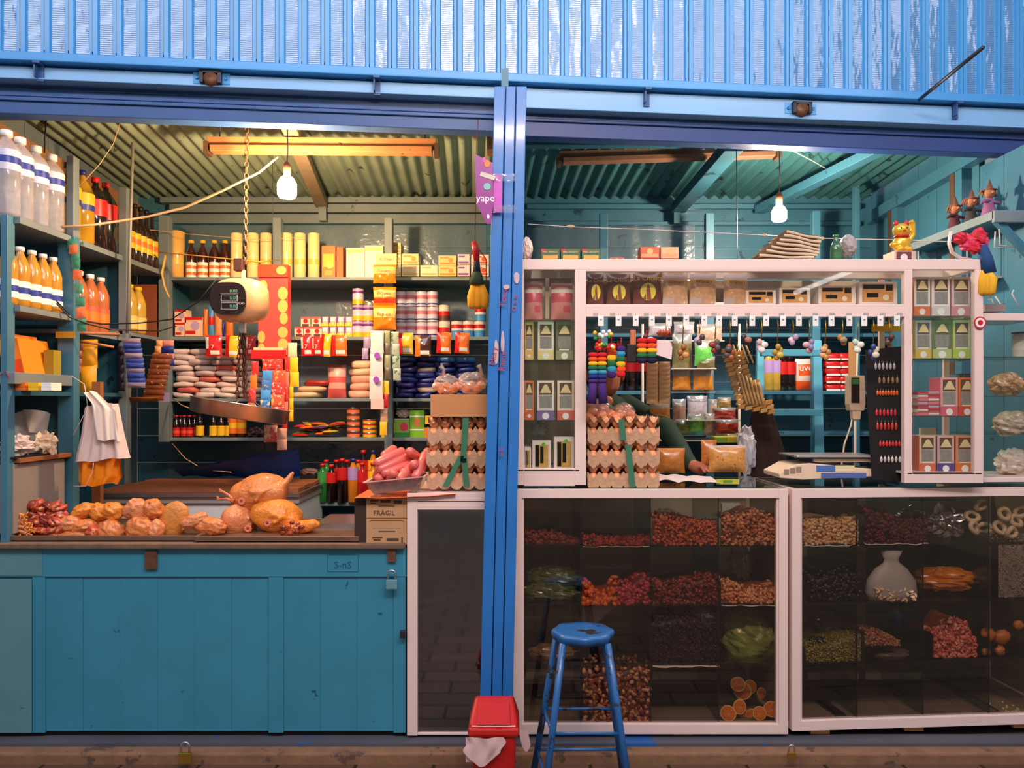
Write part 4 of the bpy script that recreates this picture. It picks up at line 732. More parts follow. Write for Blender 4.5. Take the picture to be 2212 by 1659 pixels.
for i in range(24):
    px = 30+R.random()*95; py = 1092+R.random()*66; k = M(); m = (LIV, MEAT, MEAT)[i % 3]; k.ell((0, 0, 0), (.026+.012*R.random(), .02, .013+.007*R.random()), 0, 14, 10, nz=.8, ns=12, seed=i*3, rot=rotm(0, R.uniform(-.8, .8)))
    tag(k.build('chicken_liver', m, loc=P(65+(i % 6)*13+R.uniform(-4, 4), 1096+(i//6)*17+R.uniform(-4, 4), 3.32+.02*(i//6 < 2))), 'dark red giblet in the left heap, %s row, %s from left' % (ORD[i//6], ORD[i % 6]), 'giblet', 'heaped chicken giblets')
for i in range(16):
    p = P(18+R.random()*38, 1108+i*3.4, 3.27+.005*(i % 3)); k = M(); a = R.uniform(-.5, .5); k.tube([(-.03*math.cos(a), 0, -.03*math.sin(a)), (0, -.004, .004), (.026*math.cos(a), 0, .026*math.sin(a))], [.005, .0065, .009], 8)
    for q in (-.5, 0, .5): k.tube([(.026*math.cos(a), 0, .026*math.sin(a)), (.044*math.cos(a+q), -.003, .044*math.sin(a+q))], [.005, .0025], 6)
    tag(k.build('chicken_claw', SKINY if i % 3 else SKINP, loc=p), 'yellow chicken foot in the pile at the far left, %s from above' % ORD[i], 'chicken foot', 'piled chicken feet')
k = M(); k.tube([P(10, 1112, 3.42), P(50, 1098, 3.42), P(86, 1090, 3.4)], [.03, .034, .03], 12); tag(k.build('wrapped_roll', mt(220, 150, 50, .4, worn=(236, 190, 120, .55, 8))), 'yellow plastic wrapped roll at the far left of the meat', 'package')
for i, (a, b_, c_) in enumerate(((735, 1175, 779), (748, 1176, 782))):
    k = M(); k.pquad([(755+i*8, 1177), (772+i*8, 1177), (786, 1140+i*12), (778, 1140+i*12)], 3.22+.02*i, .004); tag(k.build('wood_offcut', WOODL), 'pale thin slat standing at the right end of the meat tray, %s one' % ('left', 'right')[i], 'slat')
# ---------------- sausages, tub, orange sheet, cardboard ----------------
cb = thing('cardboard_box', 'printed brown cardboard box standing on the right end of the blue counter', 'box', at(835, EYE-(1177-HY)*3.2/F, 3.2)); hb = .2; k = M(); wb = X(880)-X(792)
k.box(-wb/2, wb/2, 0, .3, 0, hb); k.build('carton_body', CARD, cb, bev=.002)
k = M()
for (u0, v0, u1, v1) in ((.3, .80, .7, .82), (.3, .77-.5, .72, .79-.5), (.0, .555, 1, .565), (.1, .9, .3, .93), (.1, .86, .25, .88), (.35, .88, .6, .93), (.68, .86, .88, .93), (.08, .5, .92, .51), (.15, .14, .4, .16), (.18, .09, .35, .115), (.5, .08, .8, .14), (.86, .04, .9, .16), (.15, .35, .85, .355)): k.box(-wb/2+u0*wb, -wb/2+u1*wb, -.001, 0, v0*hb, v1*hb)
k.build('printed_marks', mt(90, 60, 44, .8), cb); text('FRÁGIL', .028, mt(80, 54, 40, .8), cb, (-.01, -.0012, hb*.62)); M().box(-wb/2-.05, -wb/2, .005, .3, 0, hb-.004).build('side_flap', mt(60, 40, 30, .9), cb)
k = M(); zt = EYE-(1076-HY)*3.2/F
def osh(u, v): 
    x = X(768)+(X(985)-X(768))*u; y = -.03+.3*v; return (x, y, zt+.004+.016*u-.012*math.sin(math.pi*(1-u))*(1-v)*.5+.004*noise.noise(Vector((u*6, v*4, 0))))
k.grid(osh, 24, 10); k.grid(lambda u, v: Vector(osh(u, v))-Vector((0, 0, .003)), 24, 10); tag(k.build('orange_sheet', mt(226, 110, 62, .5, var=.1, bump=.2)), 'orange plastic sheet under the sausage tub', 'plastic sheet')
tb = thing('plastic_tub', 'clear shallow plastic tub full of sausages on the orange sheet', 'tub', at(862, zt+.03, 3.26)); k = M(); wt, dt, ht = .12, .1, .052
def ring(s_, zz): return [(-wt*s_, -dt*s_, zz), (wt*s_, -dt*s_, zz), (wt*s_, dt*s_, zz), (-wt*s_, dt*s_, zz)]
for (a, b_) in (((.8, 0), (1, ht)), ((.78, .003), (.98, ht))): k.add(ring(*a)+ring(*b_), [(0, 1, 5, 4), (1, 2, 6, 5), (2, 3, 7, 6), (3, 0, 4, 7), (0, 3, 2, 1)], 0)
k.build('tub', glass(236, 214, 210, .12, .1, .12, key='tub'), tb); k = M(); r0, r1 = ring(.98, ht), ring(1.07, ht+.002); k.add(r0+r1+[(x, y, q-.004) for x, y, q in r1], [(0, 1, 5, 4), (1, 2, 6, 5), (2, 3, 7, 6), (3, 0, 4, 7), (4, 5, 9, 8), (5, 6, 10, 9), (6, 7, 11, 10), (7, 4, 8, 11)]); k.build('rim', mt(240, 200, 190, .3, alpha=.8), tb); tb.rotation_euler = (0, -.1, 0)
SAU = mt(226, 110, 100, .35, var=.08, sc=20, coat=.3)
sg = [((815, 1000), (868, 975), 0), ((822, 1013), (882, 985), 0), ((830, 1022), (888, 1000), 0), ((885, 975), (905, 990), 1), ((898, 1030), (918, 982), 0), ((908, 1020), (924, 975), 1), ((895, 1002), (880, 1022), 0), ((845, 1035), (865, 1015), 0), ((864, 1035), (885, 1010), -1), ((818, 1034), (835, 1022), 0), ((820, 1015), (812, 1035), 1), ((830, 985), (850, 970), 1), ((842, 1000), (870, 985), 1), ((872, 1020), (896, 1035), 0), ((850, 1022), (838, 1040), -1)]
for i, (a, b_, dd) in enumerate(sg):
    p0, p1 = P(*a, 3.24+.035*dd), P(*b_, 3.32+.035*dd); d = (p1-p0).normalized(); k = M(); r_ = .0195
    k.tube([p0-d*.014, p0-d*.010, p0, p0.lerp(p1, .5), p1, p1+d*.010, p1+d*.014], [.004, r_*.75, r_, r_*1.03, r_, r_*.75, .004], 12); tag(k.build('sausage', SAU), 'thick pink sausage in the tub, %s counted from the upper left' % ORD[i], 'sausage', 'sausages in the clear tub')
# ---------------- egg trays ----------------
PULP = mt(206, 160, 126, .85, var=.12, sc=60, bump=.4); EGG = mt(236, 160, 110, .4, var=.05)
def traymesh():
    k = M(); n = 6; pt = .05
    def h(u, v): x, y = u*n, v*n; return .030+.010*(math.cos(2*math.pi*x)*math.cos(2*math.pi*y))+.010*(abs(math.cos(math.pi*x))**8)*(abs(math.cos(math.pi*y))**8)
    k.grid(lambda u, v: ((u-.5)*.3, v*.3, .014+h(u, v)), 48, 40); k.grid(lambda u, v: ((u-.5)*.3, v*.3, .011+h(u, v)), 48, 40)
    def skirt(u, v, y, sgn=1): 
        x = (u-.5)*.302; return (x, y+sgn*.006*(1-v)*abs(math.sin(math.pi*u*n)), .014+h(u, 0)*v+(-.020*abs(math.sin(math.pi*u*n))**.5)*(1-v)-.004*(1-v)+.004*v)
    k.grid(lambda u, v: skirt(u, v, -.002), 48, 4); return k
tm = traymesh(); tray0 = None; egg0 = None
def eggstack(px, y_bot, D, nlay, lab, strap, group, skip=()):
    global tray0, egg0
    x = X(px, D); zz = EYE-(y_bot-HY)*D/F
    for i in range(nlay):
        lb = 'grey brown egg tray %s, %s from below' % (lab, ORD[i]); rz = R.uniform(-.03, .03)+(math.pi if i % 2 else 0); q = zz+i*.0475; loc = (x+R.uniform(-.004, .004), D-3.2, q)
        if tray0 is None: o = tray0 = tm.build('egg_tray', PULP)
        else: o = tray0.copy(); C.objects.link(o)
        if i % 2: o.rotation_euler = (0, 0, math.pi); o.location = (loc[0], loc[1]+.3, loc[2])
        else: o.location = loc
        tag(o, lb, 'egg tray', group)
        if i < nlay:
            for j in range(6):
                if (i, j) in skip: continue
                ex = x+(j-2.5)*.05
                if egg0 is None: e_ = egg0 = M().ell((0, 0, 0), (.020, .020, .0255), 0, 14, 10).build('egg', EGG)
                else: e_ = egg0.copy(); C.objects.link(e_)
                e_.location = (ex, D-3.2+.027, q+.036); tag(e_, 'brown egg in layer %d %s, %s from left' % (i+1, lab, ORD[j]), 'egg', 'eggs '+group)
    k = M()
    for (a, b_, y0, y1) in strap: k.pquad([(a, y1), (a+13, y1), (b_+13, y0), (b_, y0)], D-.014, .0015)
    tag(k.build('green_strap', mt(70, 130, 100, .3, alpha=.9, coat=.5)), 'green plastic strap tied around the egg trays %s' % lab, 'strap')
eggstack(1000, 1053, 3.24, 6, 'beside the pillar', [(994, 1000, 898, 1000), (955, 990, 985, 1052), (1002, 996, 990, 1052)], 'egg trays beside the pillar')
eggstack(1347, 1053, 3.23, 6, 'under the onion bags', [(1340, 1336, 906, 950), (1360, 1350, 960, 1052)], 'egg trays under the onion bags')
cart('cardboard_box', 'plain brown cardboard box on top of the left egg trays', 'box', 930, 852, 1066, 900, 3.22, .28, mt(206, 138, 84, .75), (), (), None)
def bagged(name, lab, px, py, D, rx, rz_, mat, balls, bm, seed):
    p = P(px, py, D); 
    o = crumple(name, lab, 'plastic bag', p, (rx, .06, rz_), mat, .5, seed=seed, ns=20)
    return o
GARL = glass(250, 214, 180, .14, .2, .22, key='gb')
for i, (px, py, rx, rz_) in enumerate(((965, 830, .055, .042), (1018, 828, .062, .048))):
    bagged('garlic_bag', 'knotted thin bag of garlic on the brown box, %s one' % ('left', 'right')[i], px, py, 3.32, rx, rz_, GARL, 0, 0, i+3)
    M().tube([P(px-8+30*i, py-14, 3.3), P(px-6+26*i, py-32, 3.3), P(px-14+30*i, py-40, 3.3)], [.012, .006, .012], 8).build('bag_knot', GARL, None) and None
    for j in range(5):
        q = P(px-22+11*j, py+4+(j % 2)*8, 3.31); tag(M().ell((0, 0, 0), (.02, .02, .018), 0, 10, 8, nz=.2, seed=j).build('garlic_bulb', mt(240, 196, 160, .5), loc=q), 'garlic bulb inside the %s knotted bag, %s from the left' % (('left', 'right')[i], ORD[j]), 'garlic', 'garlic in knotted bags')
for o in list(C.objects):
    if o.name.startswith('bag_knot'): tag(o, 'twisted knot on top of the %s garlic bag' % ('left' if o.name == 'bag_knot' else 'right'), 'bag knot')
# ---------------- hanging scale with pan ----------------
D_ = 3.75; sc0 = thing('hanging_scale', 'cream hanging electronic scale with black display and steel pan on chains', 'scale', P(522, 650, D_)); o0 = P(522, 650, D_)
def rel(px, py, D=D_): return P(px, py, D)-o0
SCB = mt(220, 160, 110, .4, var=.06, coat=.2); bd = M(); sup(bd, (0, 0, 0), .128, .084, .108, 0, .62); b1 = bd.build('scale_body', SCB, sc0)
dk = M(); q = []
for i in range(40):
    a = 2*math.pi*i/40; q.append((math.copysign(abs(math.cos(a))**.6, math.cos(a))*.086-.034, math.copysign(abs(math.sin(a))**.75, math.sin(a))*.078))
dk.prism(q, -.0905, -.05); dk.build('display_panel', mt(34, 20, 18, .2, coat=.8), sc0)
for i, zz in enumerate((.036, .002, -.036)):
    k = M(); 
    if i: [k.box(*b) for b in ((-.066, .012, -.093, -.0905, zz+.014, zz+.016), (-.066, .012, -.093, -.0905, zz-.016, zz-.014), (-.066, -.064, -.093, -.0905, zz-.014, zz+.014), (.010, .012, -.093, -.0905, zz-.014, zz+.014))]
    else: k.box(-.066, .012, -.093, -.0905, zz-.014, zz-.013)
    k.build('display_frame', mt(190, 180, 180, .5), sc0); text('0.00', .022, mt(90, 150, 120, .5, emit=.25), sc0, (-.006, -.0925, zz-.008), 'display_digits')
text('CAS', .016, mt(220, 210, 200, .5), sc0, (.032, -.0925, -.028))
M().box(-.034, .01, -.02, .02, .145, .205).build('adapter_box', mt(60, 30, 24, .5), sc0, bev=.004); M().box(.002, .016, -.01, .01, .1, .15).build('hook_plate', mt(226, 190, 160, .4), sc0)
def chain(name, a, b_, link, mat, parent, off=Vector((0, 0, 0)), r_=.0028):
    a = Vector(a)-off; b_ = Vector(b_)-off; d = b_-a; n = max(2, int(d.length/(link*.8))); k = M(); dn = d.normalized(); s1 = dn.cross(Vector((0, 1, .1))).normalized(); s2 = dn.cross(s1)
    for i in range(n):
        c = a+d*((i+.5)/n); sd = s1 if i % 2 else s2; pts = [c+dn*(math.cos(t)*link*.5)+sd*(math.sin(t)*link*.28) for t in [2*math.pi*j/8 for j in range(9)]]; k.tube(pts, r_, 5)
    return k.build(name, mat, parent)
chain('upper_chain', P(533, 262, 3.72), P(530, 570, D_), .034, RUST, sc0, o0)
PT = P(524, 715, D_); chn = mt(96, 56, 40, .5, .5, var=.4)
M().box(*[v for v in (PT.x-o0.x-.014, PT.x-o0.x+.014, -.012, .012, PT.z-o0.z-.01, PT.z-o0.z+.05)]).build('lower_hook', STEEL, sc0)
for i, (dx, dy) in enumerate(((-7, -.02), (0, .02), (7, -.01), (3, .03))): chain('pan_chain', P(524+dx*.6, 716, D_)+Vector((0, dy*.3, 0)), P(524+dx*1.3, 862, D_)+Vector((0, dy, 0)), .026, chn, sc0, o0, .003)
pc = P(518, 888, D_)-o0; pan = M(); pan.lathe([(.2, -.036), (.226, -.03), (.232, .036), (.236, .038), (.236, .034), (.228, .03), (.222, -.026), (.001, -.032)], 40, cap=False); pn = pan.build('weighing_pan', mt(206, 190, 180, .28, .9, var=.15, sc=5), sc0, pc); pn.rotation_euler = (-.05, .155, 0)
for (a, b_) in (((505, 860), (494, 880)), ((520, 862), (498, 880)), ((540, 862), (560, 885)), ((545, 865), (600, 905))): M().tube([rel(*a), rel(b_[0], b_[1], D_-.05)], .0025, 6).build('pan_wire', STEEL, sc0)
tag(M().tube([P(0, 812, 3.19), P(14, 802, 3.19), P(20, 818, 3.19)], .002, 6).build('red_string', RED), 'short red string tied on the left post', 'string')
# ---------------- red biscuit display and sachet strips ----------------
tag(M().tube([P(589, 574, 4.23), P(589, 574, 4.23)*1.0+Vector((0, 0, .66))], .0015, 5).build('string', IRON), 'thin string holding the red biscuit display', 'string')
rd = thing('cardboard_display', 'tall red cardboard biscuit display with yellow cookie shapes behind the scale', 'display', P(589, 768, 4.2)); o1 = P(589, 768, 4.2); k = M(); REDC = mt(236, 64, 56, .4, var=.04); S4 = 4.2/F
k.box(-31*S4, 33*S4, 0, .06, 0, 168*S4); k.build('card_back', REDC, rd); M().box(-31*S4, 33*S4, -.01, .05, 169*S4, 196*S4).build('header_card', mt(226, 60, 30, .4), rd)
for (x, y, a_, b_, d_) in ((22, 134, 11, 14, -.003), (22, 106, 11, 14, -.003), (24, 80, 9, 13, -.003), (22, 50, 11, 12, -.003), (22, 24, 11, 13, -.003), (-24, 40, 8, 13, -.003), (-24, 14, 8, 12, -.003), (-20, 150, 9, 13, -.003), (20, 183, 11, 9, -.013)): M().disc(x*S4, y*S4, a_*S4, d_, 0, 18, b_*S4, .003).build('cookie_print', mt(232, 156, 74, .5, var=.3, sc=120), rd)
k = M(); k.box(-38*S4, 36*S4, -.06, .06, -8*S4, 0); k.box(-38*S4, 36*S4, -.065, -.06, -8*S4, 10*S4); k.build('tray', RED, rd); M().box(-34*S4, 30*S4, -.055, .0, .0, 16*S4).build('biscuit_packs', mt(246, 190, 150, .4), rd)
RW = [mt(206, 50, 44, .3, var=.2, sc=60, coat=.5, worn=(240, 200, 180, .6, 60)), mt(216, 60, 50, .3, worn=(230, 190, 190, .55, 50)), SKY, mt(240, 190, 90, .4)]
def strip(x0, x1, y0, y1, D, n, mats, lab, mf=None, wsk=0.0, t=.012, nm='sachet_strip', tw=0.0):
    k = M(); h = (y1-y0)/n
    a0 = P((x0+x1)/2, y0, D)
    for i in range(n):
        p = P((x0+x1)/2+wsk*(i+1)/n, y0+h*(i+1), D); w_ = (x1-x0)*D/F; mm = i % len(mats) if mf is None else mf(i)
        k.pillow(w_, h*D/F*.99, t, mm, None, c=(p.x-a0.x+tw*math.sin(i), 0, p.z-a0.z), n=6, wr=.003, seed=i)
    return tag(k.build(nm, mats, loc=a0), lab, 'sachets')
strip(546, 562, 780, 900, 4.05, 4, [RW[0], ORG], 'narrow dark red sachet strip at the left below the red display', wsk=-12)
strip(566, 612, 776, 800, 4.06, 1, [RW[1]], 'top row of silver red sachets below the red display')
strip(568, 590, 800, 885, 4.03, 4, [SKY, mt(60, 120, 190, .3, worn=(240, 200, 120, .55, 40))], 'light blue sachet strip below the red display', wsk=-6)
strip(588, 618, 800, 905, 4.04, 4, [mt(226, 90, 60, .3, var=.3, sc=50, worn=(246, 190, 120, .55, 40)), RW[1]], 'wide red and yellow sachet strip below the red display', wsk=-4)
strip(616, 628, 770, 965, 4.06, 6, [RW[0], mt(226, 120, 100, .4)], 'long thin red sachet strip hanging right of the display', wsk=-8)
strip(620, 640, 740, 835, 4.1, 3, [mt(246, 210, 170, .4), YEL, YEL], 'yellow and white sachet strip right of the red display', wsk=6)
strip(624, 634, 835, 910, 4.1, 3, [YEL], 'lower yellow strip end right of the display')
strip(570, 600, 918, 955, 4.0, 1, [mt(230, 110, 100, .4, worn=(240, 220, 210, .5, 30))], 'red and white sachets hanging below the pan'); strip(598, 620, 925, 972, 3.98, 2, [mt(236, 180, 160, .4, worn=(220, 70, 70, .6, 40))], 'pale sachets hanging lowest below the pan')
# hanging snack packets from the second shelf
hang = [(444, 480, 724, 770, 'r'), (485, 516, 725, 771, 'y'), (530, 552, 725, 768, 'r'), (651, 676, 724, 769, 'r'), (674, 696, 727, 768, 'r'), (692, 714, 722, 770, 'y'), (714, 750, 724, 769, 'o'), (859, 893, 719, 765, 'y'), (896, 932, 724, 770, 'b'), (942, 974, 718, 763, 'o'), (981, 1013, 718, 763, 'o')]
hm = {'r': (mt(220, 40, 40, .25, coat=.6), YEL, 'red'), 'y': (mt(248, 196, 40, .25, coat=.6), RED, 'yellow'), 'o': (mt(240, 120, 40, .25, coat=.6), RED, 'orange'), 'b': (mt(80, 44, 40, .25, coat=.6, worn=(220, 150, 110, .6, 40)), ORG, 'brown')}
for i, (a, b_, y0, y1, c_) in enumerate(hang):
    m0, m1, nm = hm[c_]; bands = bandmf((.0, 0, .28, 1, 1), (.3, .08, .9, .25, 2)) if c_ != 'r' else bandmf((.35, .1, .85, .25, 2), (.05, .4, .2, .9, 2))
    soft('snack_packet', '%s snack packet clipped under the second back shelf, %s from the left' % (nm, ORD[i]), 'packet', a, y0, b_, y1, 4.6-.02*(i % 2), .035, [m0, m1, WHT], bands, 'snack packets under the second shelf', i, .008, R.uniform(-.06, .06), ('7', .035, WHT, .35) if c_ == 'r' else None)
# orange chip bags on the upright
chs = thing('sign_card', 'pale yellow price card above the orange chip bags', 'card', P(834, 570, 4.5)); M().box(-.06, .062, -.002, .0, -.005, .06).build('card', mt(240, 196, 120, .5), chs); text('A. Chips', .022, BRN, chs, (0, -.003, .02))
for i, (y0, y1, c_) in enumerate(((572, 612, 'o'), (620, 660, 'r'), (660, 712, 'o'))):
    m = [mt(244, 140, 30, .25, var=.15, coat=.6), mt(246, 216, 120, .3), mt(226, 60, 40, .3)]
    soft('chips_bag', 'orange and yellow chips bag hanging on the middle upright, %s from above' % ORD[i], 'chips bag', 806, y0, 856, y1, 4.5, .06, m, bandmf((.45, .8, 1), (.1, .35, 2)) if c_ == 'r' else bandmf((.5, .85, 1)), 'chips bags on the upright', i, .012, 0, ('Piqueo', .03, RED, .55), n=14)
SACH = mt(240, 216, 214, .35, var=.04)
so = strip(801, 830, 714, 862, 4.45, 3, [SACH], 'long white sachet strip with purple fruit print hanging on the upright', nm='sachet_strip', wsk=-3)
k = M()
for (x, y) in ((815, 768), (813, 820)): p = P(x, y, 4.43); k.disc(p.x, p.z, .018, p.y-.006, 0, 14, None, .003)
o = k.build('fruit_print', mt(150, 70, 190, .4)); o.parent = so; o.matrix_parent_inverse = Matrix.Translation(-Vector(so.location))
tag(M().pbox(801, 862, 829, 884, 4.44, .003).build('price_card', mt(226, 190, 180, .5)), 'printed pink card at the bottom of the white sachet strip', 'card')
strip(828, 842, 714, 820, 4.47, 4, [mt(150, 150, 110, .4), mt(100, 90, 70, .4)], 'grey green spice sachet strip beside the white strip', wsk=2); strip(843, 860, 716, 822, 4.46, 4, [mt(170, 180, 160, .3, worn=(60, 110, 70, .55, 30))], 'pale herb sachet strip beside the white strip', wsk=6)
strip(826, 842, 822, 940, 4.48, 4, [YEL, RED, mt(220, 170, 130, .4, worn=(240, 220, 200, .55, 30)), YEL], 'yellow and red sachet strip low on the upright', wsk=-6); strip(788, 802, 728, 776, 4.47, 2, [mt(160, 140, 170, .4)], 'small grey purple sachets left of the white strip', wsk=-6)
# pillar sign, knitted ornament
ys = thing('sign_board', 'purple pointed payment sign on the left side of the pillar', 'sign', P(1048, 400, 3.05)); oy = P(1048, 400, 3.05)
poly = [(1026, 333), (1064, 352), (1066, 440), (1060, 484), (1052, 484), (1029, 440)]; q = [(P(a, b_, 3.05).x-oy.x, P(a, b_, 3.05).z-oy.z) for a, b_ in poly][::-1]
YP = mt(140, 44, 140, .35, var=.06); M().prism(q, -.002, .002).build('board', YP, ys); M().pbox(1066, 377, 1084, 458, 3.06, .002).build('side_panel', mt(190, 70, 190, .35), None)
o = C.objects['side_panel']; o.parent = ys; o.matrix_parent_inverse = Matrix.Translation(-oy)
text('yape', .04, WHT, ys, (.001, -.003, -.065)); k = M(); k.box(-.032, .028, -.004, -.002, .028, .046); k.build('caption_plate', mt(200, 196, 180, .5), ys).rotation_euler = (0, .32, 0)
k = M(); k.disc(.008, -.006, .014, -.004, 0, 16, None, .002); k.build('round_badge', mt(120, 190, 180, .5), ys); k = M(); k.disc(.012, -.125, .0055, -.004, 0, 12, .009, .002); k.build('hang_hole', WHT, ys)
k = M(); k.disc(.008, .085, .012, -.004, 0, 6, .016, .002); k.disc(-.004, .1, .006, -.004, 1, 8, .012, .002); k.build('flame_print', [ORG, mt(220, 60, 150, .4)], ys)
k = M()
for y in (378, 446): 
    p0 = P(1066, y+14, 3.06); p1 = P(1112, y-2, 3.06); k.grid(lambda u, v: (p0.x+(p1.x-p0.x)*u, p0.y-.004+.003*noise.noise(Vector((u*9, v*5, y))), p0.z+(p1.z-p0.z)*v*1.0), 14, 5)
k.build('clear_tape', FILM, None); o = C.objects['clear_tape']; o.parent = ys; o.matrix_parent_inverse = Matrix.Translation(-oy)
def ornament(lab, c, s_, cols, name='knitted_ornament'):
    t = thing(name, lab, 'ornament', c)
    return t
t = thing('knitted_ornament', 'knitted hanging ornament striped red black green and yellow beside the pillar', 'ornament', P(1032, 600, 3.35)); oo = P(1032, 600, 3.35); rl = lambda a, b_: P(a, b_, 3.35)-oo
M().tube([rl(1024, 522), rl(1028, 540), rl(1030, 566)], [.012, .016, .012], 10).build('red_cord', RED, t); M().tube([rl(1030, 565), rl(1030, 590)], [.012, .018], 10).build('black_band', mt(30, 34, 50, .9), t)
M().tube([rl(1030, 588), rl(1030, 614)], [.02, .034], 12).build('green_band', mt(50, 70, 40, .9), t)
for i, x in enumerate((1020, 1033, 1046)): M().tube([rl(x*.5+515, 612), rl(x, 640), rl(x, 660), rl(x, 667)], [.014, .022, .02, .01], 10).build('yellow_tassel', mt(244, 160, 20, .8, bump=.5), t)
M().tube([rl(1026, 524), rl(1030, 300), P(1034, 250, 3.47)-oo], .0015, 5).build('hanging_thread', mt(130, 40, 40, .8), t)
for x in (1015, 1050): M().tube([rl(1024, 524), rl(x, 560), rl(x, 605)], .002, 5).build('string', mt(130, 40, 40, .8), t)
# ---------------- dried foods in the glass counters ----------------
D2 = lambda px: 3.2 if px < 1705 else 3.2+(px-1705)*math.tan(RZ2)*3.2/F/(1-(px-1106)/F*math.tan(RZ2))
def heap(lab, x0, x1, yb, hs, seed, shape, mats, base, cat='dried food', name='heap', cnt=330, dep=.2, paper=None, yo=.035):
    """hs: heights in pixels left to right; loose food resting on a shelf"""
    Da = D2((x0+x1)/2)+yo; s_ = Da/F; W_ = (x1-x0)*s_; o_ = P((x0+x1)/2, yb, Da); rr = random.Random(seed); k = M(); n = len(hs)-1
    def hh(u): 
        f = min(max(u, 0), .9999)*n; i = int(f); return (hs[i]*(1-(f-i))+hs[i+1]*(f-i))*s_
    k.grid(lambda u, v: ((u-.5)*W_, min(v*2, 1)*0+max(0, v-.5)*2*dep, .002+hh(u)*(min(1, v*2) if v <= .5 else 1+.12*math.sin(6*u+v*5))*.95), 20, 12, 0)
    a, b_, c_ = shape
    for i in range(cnt):
        u = rr.random(); top = hh(u); q = rr.random()
        if q < .75: y = rr.uniform(-.006, .002); z_ = rr.random()*top
        else: y = rr.uniform(0, .1); z_ = top*(1+rr.uniform(-.05, .08))
        k.ell(((u-.5)*W_*.97, y, z_+a*.2), (a*rr.uniform(.7, 1.2), b_, c_*rr.uniform(.7, 1.2)), 1+rr.randrange(len(mats)), 6, 4, rot=rotm(rr.uniform(0, 3), rr.uniform(-1.5, 1.5), rr.uniform(0, 3)))
    o = k.build(name, [base]+mats, loc=o_); tag(o, lab, cat, None, 'stuff'); o.rotation_euler = (0, 0, RZ2 if x0 > 1705 else 0)
    if paper:
        k = M(); k.grid(lambda u, v: ((u-.5)*W_, -.012+.02*v, .0025+.006*abs(noise.noise(Vector((u*5, seed, 0))))-.018*(1-v)*(.4+abs(noise.noise(Vector((u*3, seed+5, 0)))))), 20, 3); q = k.build('paper_liner', mt(226, 206, 190, .8), loc=o_); tag(q, 'white paper liner edge under the '+paper, 'paper'); q.rotation_euler = o.rotation_euler
    return o
m = lambda r, g, b, ro=.5: mt(r, g, b, ro, var=.25, sc=40)
heap('faint dark red dried fruit heap in the upper left cell behind reflections', 1132, 1252, 1181, [30, 26, 30, 18, 8], 1, (.012, .008, .008), [m(120, 50, 40), m(150, 70, 56)], m(80, 40, 34), yo=.1)
heap('thin layer of dark red goji berries on white paper', 1258, 1405, 1178, [18, 16, 9, 8, 9, 12, 14], 2, (.010, .007, .007), [m(170, 60, 36), m(130, 36, 28)], m(100, 40, 30), paper='thin layer of goji berries', cnt=220)
heap('reddish brown almonds filling the third cell of the top row', 1409, 1553, 1179, [62, 60, 56, 50, 46, 44], 3, (.011, .0065, .0055), [m(196, 96, 52), m(176, 80, 44), m(210, 116, 66)], m(120, 54, 32), cnt=420)
heap('brown mixed walnut pieces in the fourth cell of the top row', 1557, 1680, 1179, [64, 58, 60, 72, 62, 60], 4, (.010, .008, .006), [m(196, 124, 80), m(170, 96, 60), m(226, 160, 112)], m(120, 70, 46), cnt=400)
heap('pale cashews in the first cell of the right counter', 1732, 1856, 1176, [44, 48, 50, 48, 54], 5, (.009, .007, .006), [m(240, 200, 150), m(220, 176, 124)], m(170, 120, 80), paper='pale cashews', cnt=420)
heap('dark crimson hibiscus flowers in the second cell of the right counter', 1864, 2006, 1172, [72, 62, 60, 40, 42, 50], 6, (.012, .009, .009), [m(90, 24, 30), m(70, 16, 24), m(110, 34, 38)], m(50, 14, 18), paper='hibiscus flowers', cnt=380)
heap('orange dried apricots in the left half of the second cell, second row', 1258, 1331, 1306, [44, 34, 16, 20, 50], 7, (.017, .013, .011), [m(236, 120, 30, .35), m(220, 96, 20, .35)], m(170, 70, 20), cnt=60)
heap('pinkish red dried fruit in the right half of the second cell, second row', 1331, 1405, 1306, [38, 36, 40, 50, 58, 50], 8, (.012, .011, .010), [m(190, 70, 70, .35), m(170, 54, 60, .35)], m(120, 40, 40), cnt=130)
heap('dark red dried cranberries in the third cell, second row', 1409, 1553, 1306, [44, 42, 42, 46, 54, 50], 9, (.011, .007, .007), [m(130, 40, 30), m(160, 76, 56), m(100, 28, 24)], m(80, 26, 20), cnt=380)
heap('light orange brown peanuts in the fourth cell, second row', 1557, 1682, 1304, [48, 40, 28, 24, 30, 36], 10, (.009, .007, .006), [m(216, 130, 76), m(236, 170, 120)], m(150, 84, 50), cnt=320, paper='orange brown peanuts')
heap('almost black raisins filling the third cell, third row', 1409, 1553, 1436, [92, 100, 104, 100, 96, 90], 11, (.008, .006, .006), [m(46, 22, 26), m(62, 30, 30), m(34, 18, 22)], m(26, 14, 18), cnt=420, paper='almost black raisins')
heap('glossy brown brazil nuts filling the second cell, bottom row', 1258, 1405, 1561, [116, 118, 118, 116, 117, 112], 12, (.015, .009, .008), [m(130, 60, 36, .35), m(160, 84, 52, .35), m(216, 160, 110)], m(80, 36, 24), cnt=440)
heap('black prunes heaped in the first cell of the right counter, second row', 1740, 1860, 1296, [58, 40, 56, 44, 56, 60], 13, (.014, .012, .011), [m(26, 22, 26, .3), m(38, 32, 36, .3)], m(16, 14, 16), cnt=190)
heap('grey speckled chia seeds packed in the last visible cell, second row', 2154, 2260, 1290, [122, 122, 124, 124], 14, (.003, .003, .003), [m(176, 160, 146), m(120, 108, 98)], mt(150, 136, 124, .8, var=.6, sc=420), cnt=700)
